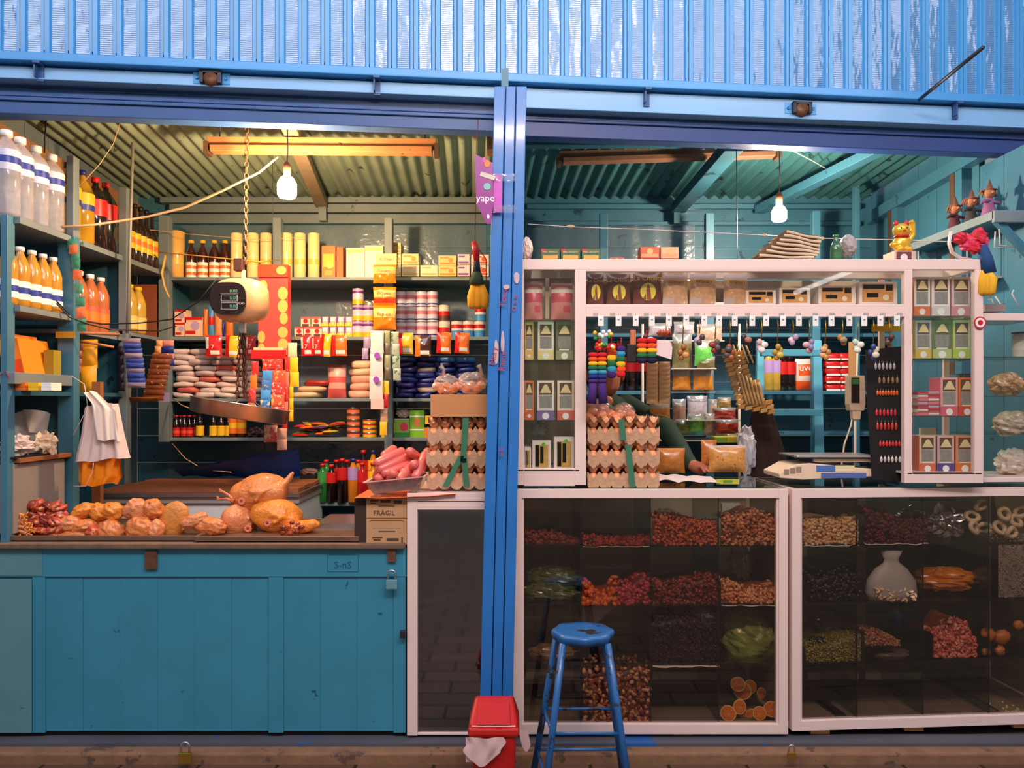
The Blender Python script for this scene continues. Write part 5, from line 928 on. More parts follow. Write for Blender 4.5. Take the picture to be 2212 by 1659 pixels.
heap('green pumpkin seeds in the first cell of the right counter, third row', 1738, 1862, 1431, [32, 34, 40, 48, 60], 15, (.005, .004, .003), [m(150, 140, 60), m(120, 116, 44), m(180, 160, 80)], m(110, 100, 44), cnt=650)
heap('small sloping heap of brown buckwheat in the second cell, third row', 1866, 1945, 1395, [32, 28, 22, 10], 16, (.005, .004, .004), [m(200, 140, 104), m(170, 104, 76)], m(130, 84, 60), cnt=360, yo=.06)
heap('heap of pink curled dried fruit peel in the third cell, third row', 2014, 2112, 1420, [52, 50, 44, 74, 66, 30], 17, (.012, .004, .009), [m(236, 130, 104), m(216, 104, 84), m(246, 170, 140)], m(170, 80, 64), cnt=300)
heap('a few cream crumbs left in the last cell, bottom row', 2164, 2230, 1545, [6, 10, 4], 18, (.006, .005, .005), [m(236, 216, 180)], m(150, 130, 100), cnt=50)
heap('sparse black crumbs on the bottom of the right counter', 1775, 1860, 1560, [3, 8, 4], 19, (.003, .003, .003), [m(30, 26, 26)], m(24, 20, 20), cnt=90)
for i, (px, py, r_) in enumerate(((2165, 1375, .03), (2135, 1370, .026), (2160, 1405, .02), (2200, 1350, .02), (2130, 1408, .016))):
    tag(M().ell((0, 0, 0), (r_*1.2, r_*.8, r_), 0, 12, 8, nz=.4, seed=i, rot=rotm(0, i)).build('dried_fruit', m(206, 124, 50, .35), loc=P(px, py, D2(px)+.05)), 'tan orange candied fruit lump right of the pink peel, %s of five' % ORD[i], 'dried fruit', 'candied fruit lumps')
APL = m(240, 214, 176)
for i in range(9):
    px, py = ((2170, 1110), (2195, 1125), (2160, 1140), (2185, 1150), (2205, 1105), (2100, 1115), (2120, 1090), (2105, 1140), (2125, 1140))[i]; k = M(); pts = [(.026*math.cos(a), .004*math.sin(a*2), .02*math.sin(a)) for a in [2*math.pi*j/12 for j in range(13)]]; k.tube(pts, .010, 8)
    o = k.build('apple_ring', APL, loc=P(px, py, D2(px)+.05+.01*(i % 3))); o.rotation_euler = (R.uniform(-.6, .6), R.uniform(-1, 1), R.uniform(-.5, .5)); tag(o, 'cream dried apple ring at the top right of the glass counter, %s of nine' % ORD[i], 'apple ring', 'dried apple rings')
OSL = [m(250, 196, 120), m(236, 120, 30), m(220, 90, 40)]
for i, (px, py, r_, dd) in enumerate(((1573, 1541, 17, 0), (1598, 1527, 16, .02), (1641, 1541, 15, .0), (1667, 1532, 17, .005), (1594, 1478, 16, .1), (1604, 1492, 20, .12), (1620, 1484, 16, .14), (1645, 1497, 12, .12), (1625, 1545, 14, .04), (1610, 1545, 12, .05))):
    k = M(); r1 = r_*3.25/F; k.prism([(r1*math.cos(a), r1*math.sin(a)) for a in [2*math.pi*j/18 for j in range(18)]], 0, .004, 0); k.prism([(r1*.86*math.cos(a), r1*.86*math.sin(a)) for a in [2*math.pi*j/18 for j in range(18)]], -.001, 0, 1)
    for j in range(8): a = j*math.pi/4; k.tube([(0, -.0015, 0), (r1*.8*math.cos(a), -.0015, r1*.8*math.sin(a))], .0008, 4, 0)
    o = k.build('orange_slice', OSL, loc=P(px, py, 3.25+dd)); o.rotation_euler = (-.15, 0, R.uniform(-.4, .4)); tag(o, 'dried orange slice in the bottom row cell, %s of ten' % ORD[i], 'orange slice', 'dried orange slices')
# bags in the cells
CLR = glass(225, 225, 222, .2, .15, .12, key='clr')
def bag(lab, px, py, D, rx, rz_, mat, seed=1, nz=.7, nm='plastic_bag', ry=.05): return crumple(nm, lab, 'plastic bag', P(px, py, D), (rx, ry, rz_), mat, nz, seed=seed, nu=30, nv=20)
GRW = mt(96, 104, 60, .2, coat=1, var=.5, sc=30, worn=(190, 196, 170, .62, 26))
bag('green leaf packets in clear wrap stacked in the left cell, upper packet', 1195, 1245, 3.36, .11, .045, GRW, 3, .5); bag('green leaf packets in clear wrap in the left cell, lower packet', 1185, 1280, 3.33, .115, .045, GRW, 5, .5)
bag('clear bag of brown powder in the left cell of the third row', 1192, 1410, 3.36, .1, .04, mt(150, 112, 86, .25, coat=.8, var=.3, sc=10, worn=(210, 190, 170, .64, 14)), 7, .4)
bag('big bag of green dried leaves in the fourth cell, third row', 1616, 1373, 3.4, .13, .118, mt(150, 166, 80, .3, coat=.5, var=.4, sc=16, bump=.8, worn=(206, 214, 150, .58, 8)), 9, .35, ry=.1)
bag('crinkled clear bag end hanging over the raisins', 1515, 1330, 3.3, .05, .03, CLR, 11, .9); bag('clear crumpled bag above the almonds', 1440, 1115, 3.38, .05, .03, CLR, 13, .9); bag('clear crumpled bag above the peanuts in the second row', 1600, 1215, 3.42, .05, .07, CLR, 14, .7)
bag('silver foil bag in the third cell of the right counter', 2040, 1125, 3.36, .075, .062, mt(200, 198, 200, .18, 1, var=.1, bump=.3), 15, 1.2, 'foil_bag'); bag('silver foil and clear film behind the hibiscus', 1970, 1118, 3.42, .06, .04, mt(180, 178, 180, .2, 1, var=.1), 16, 1.2, 'foil_bag')
bag('orange bag of dried mango slices on the glass shelf', 2038, 1250, 3.4, .14, .05, mt(236, 128, 20, .2, coat=1, var=.4, sc=18, worn=(246, 190, 110, .64, 26)), 17, .5)
wb_ = thing('plastic_bag', 'frosted white bag of pale flakes with twisted top in the right counter', 'plastic bag', P(1925, 1294, 3.3)); k = M(); k.lathe([(.095, 0), (.112, .03), (.104, .08), (.07, .13), (.035, .155), (.03, .17), (.05, .21)], 20, rx=1); k.v = [(x, y*.45, z_+.004*noise.noise(Vector((x*30, y*30, z_*30)))) for x, y, z_ in k.v]; k.build('bag_film', mt(206, 200, 196, .4, alpha=.75), wb_); k = M()
for i in range(60): k.ell((R.uniform(-.085, .08), -.047+R.uniform(0, .01), R.uniform(.005, .055)), (.013, .003, .008), 0, 6, 4, rot=rotm(R.uniform(0, 3), R.uniform(0, 3)))
k.build('flakes', m(240, 204, 170), wb_)['kind'] = 'stuff'
bag('grey clear bag lying above the pumpkin seeds', 1790, 1350, 3.42, .07, .06, mt(110, 98, 88, .3, alpha=.7, coat=.5), 19, .6); bag('black plastic bag scrap above the pumpkin seeds', 1772, 1385, 3.34, .05, .018, BLACK, 20, .8)
tag(M().ell((0, 0, 0), .036, 0, 16, 12).build('blue_ball', mt(40, 100, 150, .5), loc=P(1940, 1335, 3.45)), 'blue ball at the back of the second cell, third row', 'ball')
bag('dusty brown bag under the buckwheat', 1920, 1412, 3.36, .09, .025, mt(110, 88, 72, .4, alpha=.9, coat=.4), 22, .5)
k = M(); k.pquad([(1258, 1345), (1290, 1345), (1330, 1310), (1258, 1310)], 3.38, .002); tag(k.build('paper_sheet', mt(200, 180, 166, .8)), 'triangular white paper sheet in the second cell of the third row', 'paper'); 
k = M(); k.pbox(1560, 1088, 1600, 1118, 3.5, .03); tag(k.build('white_packet', mt(220, 206, 190, .5)), 'white packet behind the walnut pieces', 'packet'); k = M(); k.pbox(1262, 1452, 1680, 1470, 3.62, .05); 
for (a, b_) in ((1135, 1250), (1410, 1550), (1745, 1855), (1870, 1990)):
    tag(M().pbox(a, 1452, b_, 1468, D2(a)+.36, .04).build('back_rail', mt(210, 190, 176, .6)), 'pale rail at the back of the %s bottom cell' % {1135: 'leftmost', 1410: 'third', 1745: 'fifth', 1870: 'sixth'}[a], 'rail')
# ---------------- boxes in the upper cabinet ----------------
def teabox(lab, x0, y0, x1, y1, band, edge, dark=(104, 74, 54), D=3.27, group='mountain tea boxes', land=(150, 146, 140)):
    o = cart('tea_box', lab, 'tea box', x0, y0, x1, y1, D, .09, mt(*edge, .4), [(.13, .64, .87, .94, mt(*dark, .4)), (.13, .3, .87, .62, mt(*land, .4, var=.5, sc=60)), (.0, .0, 1, .24, mt(*band, .4)), (.2, .25, .8, .28, WHT)], [(.5, .1, .2, WHT)], None, group, side=mt(*band, .4))
    w_ = (x1-x0)*D/F; h_ = (y1-y0)*D/F; k = M(); k.prism([(-w_*.34, h_*.68), (w_*.34, h_*.68), (w_*.2, h_*.8), (w_*.08, h_*.9), (-w_*.06, h_*.9), (-w_*.22, h_*.78)], -.0035, -.0012)
    k.build('mountain_print', mt(240, 216, 160, .4), o); return o
P1 = (250, 236, 224)
for i, (x0, x1, bd, ed, lb) in enumerate(((1975, 2009, (236, 124, 70), P1, 'orange based'), (2013, 2052, (226, 214, 210), P1, 'white based'), (2056, 2096, (220, 150, 160), (226, 200, 196), 'pink based'))): teabox(lb+' mountain tea box on the top shelf of the right cabinet column', x0, 598, x1, 682, bd, ed)
for i, (x0, x1, bd, ed, lb, dk) in enumerate(((1977, 2012, (226, 190, 90), (200, 196, 190), 'yellow based', (110, 110, 120)), (2015, 2055, (190, 200, 130), (110, 130, 90), 'dark green', (90, 120, 90)), (2059, 2096, (180, 210, 90), (200, 210, 140), 'lime based', (90, 86, 90)))): teabox(lb+' mountain tea box on the second shelf of the right column', x0, 692, x1, 774, bd, ed, dk)
for (x0, x1, bd, ed, lb) in ((2032, 2069, (226, 100, 120), (240, 170, 170), 'pink'), (2071, 2107, (216, 80, 60), (226, 120, 60), 'orange red')): teabox(lb+' mountain tea box beside the thin box stack', x0, 815, x1, 898, bd, ed)
for (x0, x1, bd, ed, lb) in ((1986, 2021, (226, 110, 80), (240, 196, 170), 'salmon'), (2025, 2061, (90, 70, 140), (226, 180, 170), 'purple based'), (2065, 2104, (230, 120, 50), (226, 150, 110), 'bright orange')): teabox(lb+' mountain tea box on the bottom shelf of the right column', x0, 941, x1, 1020, bd, ed)
for j in range(7):
    for c_ in range(2): cart('thin_box', 'thin %s tea box lying in the %s stack, %s from below' % (('pink', 'white', 'red', 'lilac')[(j+c_) % 4], ('left', 'right')[c_], ORD[j]), 'tea box', 1983+c_*23, 891-j*7.6, 2005+c_*24, 898-j*7.6, 3.26, .1, (mt(226, 130, 140, .4), mt(236, 222, 214, .4), mt(190, 60, 70, .4), mt(196, 170, 190, .4))[(j+c_) % 4], [(0, .1, 1, .4, mt(226, 100, 110, .4))], (), None, 'thin boxes in the right cabinet')
M().box(X(1120), X(1246), .03, UD-.02, z(778)-.004, z(778)).build('glass_shelf', glass(215, 235, 228, .06), uc)
for (x0, x1, y0, bd, ed, lb) in ((1134, 1152, 697, (240, 200, 110), (236, 190, 90), 'orange edged'), (1162, 1196, 696, (240, 220, 150), (250, 240, 220), 'bright cream'), (1201, 1238, 696, (150, 160, 110), (110, 120, 84), 'dark green')): teabox(lb+' mountain tea box in the left cabinet column, second shelf', x0, y0, x1, 777, bd, ed)
for (x0, x1, bd, ed, lb) in ((1133, 1153, (226, 110, 60), (230, 130, 60), 'orange'), (1160, 1197, (130, 110, 160), (250, 236, 220), 'purple based white'), (1204, 1240, (226, 110, 90), (246, 226, 200), 'red based cream')): teabox(lb+' mountain tea box in the left cabinet column, third shelf', x0, 822, x1, 907, bd, ed)
for (x0, x1, y0, lb) in ((1133, 1147, 966, 'lowest'), (1150, 1190, 952, 'middle'), (1197, 1240, 944, 'tallest')):
    cart('nougat_box', '%s white edged golden snack box on the floor of the left column' % lb, 'snack box', x0, y0, x1, 1013, 3.26, .08, mt(240, 222, 212, .4), [(.14, .06, .86, .86, mt(206, 160, 80, .4, var=.4, sc=50)), (.16, .08, .36, .84, mt(130, 56, 40, .4)), (.42, .2, .6, .8, mt(226, 200, 90, .4))], [(.6, .88, .1, mt(90, 200, 60, .4))] if lb != 'lowest' else ())
for (x0, x1, i) in ((1134, 1172, 0), (1190, 1238, 1)):
    soft('pink_salt_bag', 'clear bag of pink salt with white label, %s one in the top left compartment' % ('left', 'right')[i], 'bag', x0, 612, x1, 690, 3.32, .05, [mt(232, 150, 140, .3, var=.15, sc=60, coat=.4), mt(224, 96, 110, .3), WHT], bandmf((.45, .7, 1), (.7, .84, 2), (.84, 1, 0), (.6, .18, .9, .36, 1)), seed=i)
bag('small silver cluster bag on the third glass shelf of the left column', 1165, 925, 3.36, .035, .03, CLR, 31, .8)
tag(M().pbox(1178, 600, 1186, 688, 3.33, .02).build('narrow_packet', mt(190, 160, 130, .5)), 'narrow beige packet between the two pink salt bags', 'packet')
CH = mt(124, 56, 40, .3, coat=.5)
for i, (x0, y0, x1, y1) in enumerate(((1268, 592, 1304, 656), (1310, 592, 1362, 656), (1367, 586, 1429, 657))):
    o = soft('chocolate_bag', 'brown bag printed La Cholita with yellow oval, %s of three' % ('smallest left', 'middle', 'largest')[i], 'chocolate bag', x0, y0, x1, y1, 3.3+.01*i, .035, [CH, mt(246, 220, 70, .4)], None, 'La Cholita chocolate bags', i, .002, 0, ('La Cholita' if i else 'La Choli', .022+.004*i, mt(246, 214, 90, .4), .7))
    w_, h_ = (x1-x0)*3.3/F, (y1-y0)*3.3/F; k = M(); k.disc(0, h_*.36, w_*.27, -.0235, 0, 20, h_*.27, .006); k.prism([(-w_*.03, h_*.1), (w_*.12, h_*.1), (w_*.06, h_*.5), (-.0, h_*.62), (-w_*.06, h_*.4)], -.0245, -.0225, 1); k.prism([(-w_*.2, h_*.12), (-w_*.06, h_*.12), (-w_*.08, h_*.3)], -.0245, -.0225, 1); k.build('oval_print', [mt(246, 226, 80, .4), mt(150, 70, 40, .4)], o)
CF = mt(226, 166, 124, .3, var=.5, sc=60, coat=.4, worn=(240, 210, 190, .6, 40))
for i, (x0, y0, x1) in enumerate(((1431, 588, 1486), (1489, 585, 1547), (1562, 587, 1616))):
    soft('snack_bag', 'coffee coloured snack bag with yellow name band in the bridge, %s of three' % ORD[i], 'snack bag', x0, y0, x1, 657, 3.3+.01*i, .035, [CF, mt(246, 180, 40, .3), mt(226, 190, 190, .4), mt(200, 180, 180, .4)], bandmf((.05, .0, .5, .22, 3), (.0, .75, 1, .95, 2), (.12, .6, .9, .74, 1)), 'yellow banded snack bags', i, .003, 0, ('Wilmars', .02, BRN, .62))
for i, (x0, y0, x1) in enumerate(((1612, 627, 1676), (1684, 622, 1750), (1768, 617, 1848), (1856, 609, 1938))):
    cart('nougat_box', 'white box with golden nougat picture in the bridge, %s from the left' % ORD[i], 'snack box', x0, y0, x1, 657, 3.3, .1, mt(244, 226, 216, .4), [(.08, .1, .9, .92, mt(220, 150, 80, .4, var=.5, sc=50)), (.1, .68, .66, .88, mt(140, 60, 46, .4)), (.7, .6, .88, .88, mt(230, 110, 70, .4)), (.2, .3, .5, .5, mt(200, 190, 90, .4))], [(.7, .3, .14, mt(240, 220, 190))], None, 'nougat boxes in the bridge')
tag(M().pbox(1545, 653, 1564, 660, 3.215, .02).build('price_card', WHT), 'small white price card at the front of the bridge', 'price card')
# ---------------- hooks, tags and keychains ----------------
TX = (1294, 1333, 1368, 1401, 1438, 1475, 1511, 1545, 1577, 1613, 1645, 1680, 1713, 1748, 1783, 1820, 1853, 1887, 1921); tg = None
for i, px in enumerate(TX):
    loc = P(px, 684, 3.19); lb = 'white price tag hook under the bridge, %s from the left' % ORD[i]
    if tg is None:
        tg = thing('price_hook', lb, 'price tag', loc, 0, 'price hooks'); M().tube([(0, .012, .0), (0, -.01, -.002), (0, -.06, -.004), (0, -.064, .004)], .0015, 5).build('wire', STEEL, tg); M().box(-.0115, .0115, -.0665, -.065, -.045, -.002).build('tag_card', WHT, tg); M().box(-.004, .004, -.0672, -.0665, -.022, -.018).build('print', mt(110, 100, 110, .5), tg)
    else: dup(tg, loc, R.uniform(-.06, .06), lb)
KC = [(3, (70, 60, 60), (200, 190, 190)), (4, (120, 60, 40), (230, 170, 120)), (5, (170, 110, 60), (220, 160, 90)), (6, (90, 70, 70), (190, 180, 190)), (7, (110, 90, 90), (160, 60, 60)), (8, (170, 90, 50), (90, 80, 80)), (9, (70, 50, 50), (180, 120, 100)), (10, (226, 180, 170), (250, 236, 226)), (11, (190, 150, 70), (220, 190, 90)), (12, (190, 160, 190), (240, 200, 190)), (13, (150, 140, 180), (226, 180, 180)), (14, (200, 140, 70), (236, 180, 130)), (15, (190, 130, 60), (170, 150, 110)), (16, (200, 226, 200), (240, 236, 214)), (17, (60, 70, 130), (230, 220, 190)), (18, (90, 60, 50), (60, 44, 40))]
for (i, c0, c1) in KC:
    px = TX[i]; o_ = P(px, 706, 3.15+.01*(i % 3)); t = thing('keychain', 'small dangling keychain under price tag %d from the left' % (i+1), 'keychain', o_, 0, 'keychains on hooks'); L_ = .03+.02*((i*7) % 3)
    M().tube([(0, 0, .028), (.002, 0, -.005), (-.001, 0, -L_)], .0022, 5).build('ring_chain', BRASS, t); k = M(); n = 3+i % 3
    for j in range(n): a = j*2.4+i; k.ell((.012*math.cos(a), .006*math.sin(a), -L_-.012-.014*j*.8), (.012+.004*(j % 2), .008, .013), j % 2, 9, 7)
    k.build('charm', [mt(*c0, .35), mt(*c1, .35)], t)
RB = [mt(206, 26, 30, .9, bump=.5), mt(240, 80, 30, .9, bump=.5), mt(246, 190, 30, .9, bump=.5), mt(30, 110, 60, .9, bump=.5), mt(50, 150, 190, .9, bump=.5), mt(30, 50, 130, .9, bump=.5), mt(66, 30, 110, .9, bump=.5)]
def rainbow(lab, x0, y0, x1, y1, D, cols, tail=0, two=True, sh_='pompom'):
    a = P((x0+x1)/2, y0, D); t = thing('rainbow_charm', lab, 'charm', a); s_ = D/F; w_ = (x1-x0)*s_; h_ = (y1-y0-tail)*s_/len(cols)
    for i, m_ in enumerate(cols):
        k = M(); xs = (-w_/4, w_/4) if two else (0,)
        for x in xs: sup(k, (x, 0, -h_*(i+.5)), w_/(3.7 if two else 1.9), w_*.24, h_*.62, 0, .85, .1, i)
        k.build('colour_band', m_, t)
    if tail: k = M(); [k.tube([(x, 0, -h_*len(cols)), (x*1.3, 0, -h_*len(cols)-tail*s_)], [w_*.22, w_*.26], 8) for x in ((-w_/4, w_/4) if two else (0,))]; k.build('tail', cols[-1], t)
    M().tube([(0, 0, 0), (0, 0, .035)], .002, 5).build('cord', RB[0], t); return t
rainbow('long rainbow knitted charm with purple legs beside the white upright', 1271, 762, 1310, 872, 3.12, RB, 44); rainbow('narrow rainbow charm, red above purple', 1311, 742, 1331, 816, 3.16, [RB[0], RB[1], RB[2], RB[3], RB[4], RB[6]], 0, False); rainbow('narrow rainbow charm with purple on top and red below', 1332, 748, 1351, 814, 3.15, [RB[6], RB[4], RB[3], RB[2], RB[1], RB[0]], 0, False)
rainbow('wide short rainbow charm with dark base below the fourth price tag', 1376, 731, 1418, 784, 3.12, [RB[0], RB[1], RB[2], RB[3], mt(30, 20, 60, .9)], 0)
t = thing('beaded_charm', 'red and white beaded charm above the long rainbow charm', 'charm', P(1300, 712, 3.14)); k = M()
for j in range(22): k.ell((R.uniform(-.03, .05), R.uniform(-.01, .01), R.uniform(-.08, 0)), .009, j % 4, 7, 5)
k.build('beads', [RED, WHT, GRN, YEL], t)
tag(M().box(-.011, .011, -.01, .01, -.06, 0).build('cork_charm', mt(196, 110, 70, .7), loc=P(1367, 713, 3.14)), 'brown cork cylinder charm on the third hook', 'charm'); tag(M().box(-.022, .022, -.008, .008, -.075, 0).build('black_pouch', BLACK, loc=P(1365, 744, 3.14), bev=.004), 'small black pouch under the cork charm', 'pouch')
k = M(); [k.tube([(-.03+.012*j, 0, -.005*(j % 2)), (-.02+.012*j, -.008, .012), (-.01+.012*j, 0, -.004)], .008, 7) for j in range(4)]; tag(k.build('braided_charm', mt(190, 90, 50, .6), loc=P(1436, 722, 3.14)), 'brown braided charm below the fifth price tag', 'charm')
k = M(); k.prism([(-.035, -.03), (.03, -.05), (.034, .0), (.018, .028), (-.03, .03)], -.006, .006); tag(k.build('felt_charm', mt(240, 214, 210, .9), loc=P(1434, 750, 3.13)), 'white felt charm below the braided charm', 'charm')
# ---------------- goods seen through the hatch ----------------
def packs(lab, x0, y0, x1, y1, D, rows, cols_, mat, back, nm='snack_card', skew=0.0):
    a = P((x0+x1)/2, y1, D); w_, h_ = (x1-x0)*D/F, (y1-y0)*D/F; t = thing(nm, lab, 'snack card', a, 0); M().prism([(-w_/2+skew, 0), (w_/2+skew, 0), (w_/2, h_), (-w_/2, h_)], .004, .008).build('card', back, t); k = M()
    for r_ in range(rows):
        for c_ in range(cols_): k.pillow(w_/cols_*.95, h_/rows*1.5, .02, 0, None, ((c_-(cols_-1)/2)*w_/cols_+skew*(1-(r_+.5)/rows), -.006, h_*r_/rows), 4, .002, .05, r_+c_)
    k.build('paper_packs', mat, t); return t
packs('cream card of small paper packs hanging in the hatch above the arm', 1396, 786, 1448, 872, 3.75, 9, 2, mt(236, 190, 140, .5), mt(226, 170, 120, .6))
soft('chips_bag', 'clear bag of golden chips at the foot of the cream pack card', 'bag', 1402, 866, 1448, 910, 3.85, .04, [mt(226, 150, 60, .3, var=.4, sc=50, coat=.5), mt(200, 190, 180, .3)], bandmf((.6, 1, 1)))
pc_ = thing('plantain_strips', 'hanging bunch of long golden plantain chip packs fanning out in the hatch', 'chips', P(1590, 745, 3.7)); k = M()
for r_ in range(13):
    for c_ in range(3+(r_ > 5)+(r_ > 9)):
        x = -.07+.036*c_+r_*.0065; zz = -.02-r_*.0225-(c_*.006); d = .024; k.hexa([(x, -.01, zz-.02), (x+.03, -.012, zz-.014), (x+.032, -.014, zz+.006), (x+.003, -.012, zz), (x, .012, zz-.02), (x+.03, .012, zz-.014), (x+.032, .01, zz+.006), (x+.003, .01, zz)], (r_+c_) % 2)
k.build('chip_packs', [mt(236, 170, 90, .5, var=.25, sc=60), mt(246, 196, 120, .5)], pc_); k = M()
for i in range(5): k.tube([(-.04+.02*i, -.02, -.0), (-.02+.024*i, -.026, -.09)], .004, 6)
for i in range(6): k.tube([(.0+.02*i, -.02, -.13-.01*i), (.045+.016*i, -.024, -.285)], .007, 6)
k.build('long_sticks', mt(246, 206, 140, .5), pc_); M().tube([(.0, 0, 0), (.01, 0, .07), (.0, 0, 2.79-pc_.location.z)], .002, 5).build('cord', IRON, pc_)
# back shelf goods, right stall
ZR = [2.03, 1.872, 1.522, 1.275]
b = bottle('soda_bottle', 'x', 'bottle', .3, .045, COLA, RED, [RED], (.4, .7), .12, .3, .2)
series(b, [(v, ZR[2], 4.76) for v in (1361, 1335, 1384)], 'large cola bottle in the dark behind the charms, {n} placed', 'cola bottles behind the charms')
series(b, [(v, ZR[2], 4.75, .85) for v in (1690, 1706)], 'cola bottle seen between the ladder rails, {n} from the left', 'cola bottles behind the ladder')
b = bottle('soda_bottle', 'x', 'bottle', .25, .035, OILG, NAVY, [LILAC], (.45, .75), .12, .3, .2); series(b, [(v, ZR[2], 4.75) for v in (1660, 1677)], 'yellow soda bottle seen between the ladder rails, {n} from the left', 'yellow sodas behind the ladder')
soft('detergent_bag', 'orange and white bag printed uvo behind the ladder', 'bag', 1718, 775, 1757, 842, 4.74, .06, [mt(226, 206, 196, .3), mt(240, 90, 30, .3)], bandmf((0, .25, 1), (.1, .5, .75, .8, 1)), txt=('uvo', .06, WHT, .6))
for j in range(5):
    for c_ in range(2):
        k = M(); sup(k, (0, 0, 0), .05, .06, .024, 0, .5, .15, j); o = k.build('red_packet', [mt(214, 36, 40, .3, coat=.5)], loc=(X(1797+c_*30, 4.74)+.0*j, 1.57, ZR[2]+.024+j*.047)); tag(o, 'red and white packet right of the ladder, %s column, %s from below' % (('left', 'right')[c_], ORD[j]), 'packet', 'stacked red packets'); M().box(-.045, .045, -.063, -.058, -.024, -.012).build('white_band', WHT, o)
for i, (x0, x1) in enumerate(((1452, 1492), (1497, 1541))): soft('snack_bag', 'clear bag of orange corn snacks on the shelf in the hatch, %s one' % ('left', 'right')[i], 'bag', x0, 796, x1, 842, 4.6, .06, [mt(236, 150, 50, .3, var=.3, sc=60, coat=.5), glass(225, 220, 216, .25, .15, .3, key='cb')], bandmf((.6, 1, 1)), seed=i)
mixc = [((120, 110, 70), 'dry herb'), ((110, 200, 90), 'bright green candy'), ((150, 110, 90), 'brown nut'), ((200, 170, 150), 'pale candy'), ((190, 60, 50), 'red candy'), ((226, 180, 110), 'yellow noodle'), ((110, 130, 60), 'green pea'), ((200, 190, 200), 'silver candy')]
for i, (x0, y0, x1, y1, c_, D) in enumerate(((1452, 722, 1495, 795, 0, 4.55), (1500, 735, 1540, 790, 1, 4.5), (1505, 770, 1545, 800, 0, 4.5), (1452, 862, 1482, 915, 2, 4.35), (1484, 855, 1528, 905, 7, 4.4), (1530, 862, 1550, 905, 3, 4.4), (1550, 858, 1580, 880, 5, 4.3), (1486, 895, 1520, 935, 1, 4.2), (1520, 893, 1545, 940, 3, 4.2), (1542, 880, 1590, 905, 4, 4.2), (1545, 905, 1595, 935, 4, 4.15), (1460, 905, 1492, 940, 6, 4.2), (1545, 935, 1598, 950, 5, 4.15), (1455, 695, 1500, 722, 7, 4.6), (1400, 698, 1450, 725, 7, 4.65), (1505, 700, 1560, 735, 3, 4.6))):
    rgb, nm = mixc[c_]; soft('candy_bag', 'small clear %s bag in the hatch, %s in the crowd' % (nm, ORD[i]), 'bag', x0, y0, x1, y1, D, .05, [mt(*rgb, .25, var=.6, sc=40, coat=.8), glass(225, 220, 216, .25, .15, .3, key='cb')], bandmf((.7, 1, 1)), 'bags crowded in the hatch', i, .012)
cart('display_tray', 'tray of yellow and green lime sachets in the hatch', 'tray', 1545, 944, 1597, 956, 4.0, .1, mt(216, 200, 60, .5), [(0, .1, .5, .9, mt(130, 180, 60))], ())
rk = thing('snack_rack', 'pale wire snack rack with crowded small bags seen through the hatch', 'rack', (X(1500, 4.4), 1.2, .036)); ork = Vector(rk.location)
for (px, D, y0) in ((1388, 4.4, 700), (1597, 4.4, 700), (1388, 4.7, 700), (1597, 4.6, 700)): a = P(px, y0, D)-ork; M().tube([(a.x, a.y, 0), a], .008, 6).build('pole', mt(226, 200, 180, .5), rk)
for (y, x0, x1, D0, D1) in ((951, 1400, 1598, 4.12, 4.5), (846, 1450, 1545, 4.45, 4.62), (795, 1450, 1548, 4.48, 4.62), (735, 1398, 1565, 4.55, 4.66), (916, 1450, 1485, 4.3, 4.45), (907, 1484, 1600, 4.15, 4.45), (881, 1548, 1582, 4.28, 4.4)): a = P(x0, y, D0)-ork; b_ = P(x1, y, D0)-ork; M().box(a.x, b_.x, a.y, a.y+D1-D0, a.z-.006, a.z-.001).build('wire_shelf', mt(200, 190, 180, .5), rk)
bag('white plastic bag hanging beside the brown coat', 1612, 972, 3.9, .045, .12, mt(226, 224, 236, .35), 41, .5); 
co = thing('coat', 'dark brown coat draped over a chair back behind the counter', 'coat', P(1660, 1040, 3.95)); k = M()
def cf(u, v):
    a = 2*math.pi*u; r_ = .035+.085*v**.8; s_ = 3.95/F; return (r_*math.cos(a)*1.05*(1+.06*math.sin(a*7+v*3))+(.0+.03*v-.035)*1, r_*.5*math.sin(a)*(1+.08*math.sin(a*9)), .40-.42*v)
k.grid(cf, 48, 14); k.ell((-.035, 0, .385), (.04, .03, .03), 0, 14, 8); k.build('cloth', mt(56, 34, 26, .85, var=.2), co); M().box(-.05, .06, -.01, .02, -.95, .0).build('chair_leg', WOODD, co)
soft('trail_mix_bag', 'clear bag of orange trail mix standing on the counter by the hand', 'bag', 1530, 962, 1612, 1020, 3.5, .07, [mt(226, 150, 76, .3, var=.5, sc=70, coat=.6, worn=(90, 44, 36, .62, 60)), mt(226, 200, 180, .3, alpha=.8)], bandmf((.88, 1, 1), (.3, .6, .5, .75, 1)), seed=5); soft('trail_mix_bag', 'slumped clear bag of orange mix behind the first mix bag', 'bag', 1514, 950, 1548, 1010, 3.6, .05, [mt(216, 130, 60, .3, var=.5, sc=70, coat=.6)], None, seed=6)
soft('chips_bag', 'clear bag of golden snacks behind the right egg stack', 'bag', 1418, 968, 1480, 1022, 3.6, .06, [mt(206, 130, 60, .3, var=.5, sc=60, coat=.5)], None, seed=8)
k = M(); zc = z(1050)+.02; k.grid(lambda u, v: (X(1420)+(X(1560)-X(1420))*u, .03+.16*v, z(1049)+.008+.018*(1-u)*abs(math.sin(u*9+v*4))+.012*v), 20, 10); tag(k.build('newspaper', mt(216, 196, 190, .8, var=.2, sc=50)), 'crumpled newspaper sheets on the counter under the hand', 'newspaper')
cart('price_card', 'yellow green printed card lying at the counter edge', 'card', 1547, 1035, 1597, 1046, 3.24, .002, mt(190, 190, 60, .5), [(.3, .2, .7, .8, mt(110, 150, 50))], ())
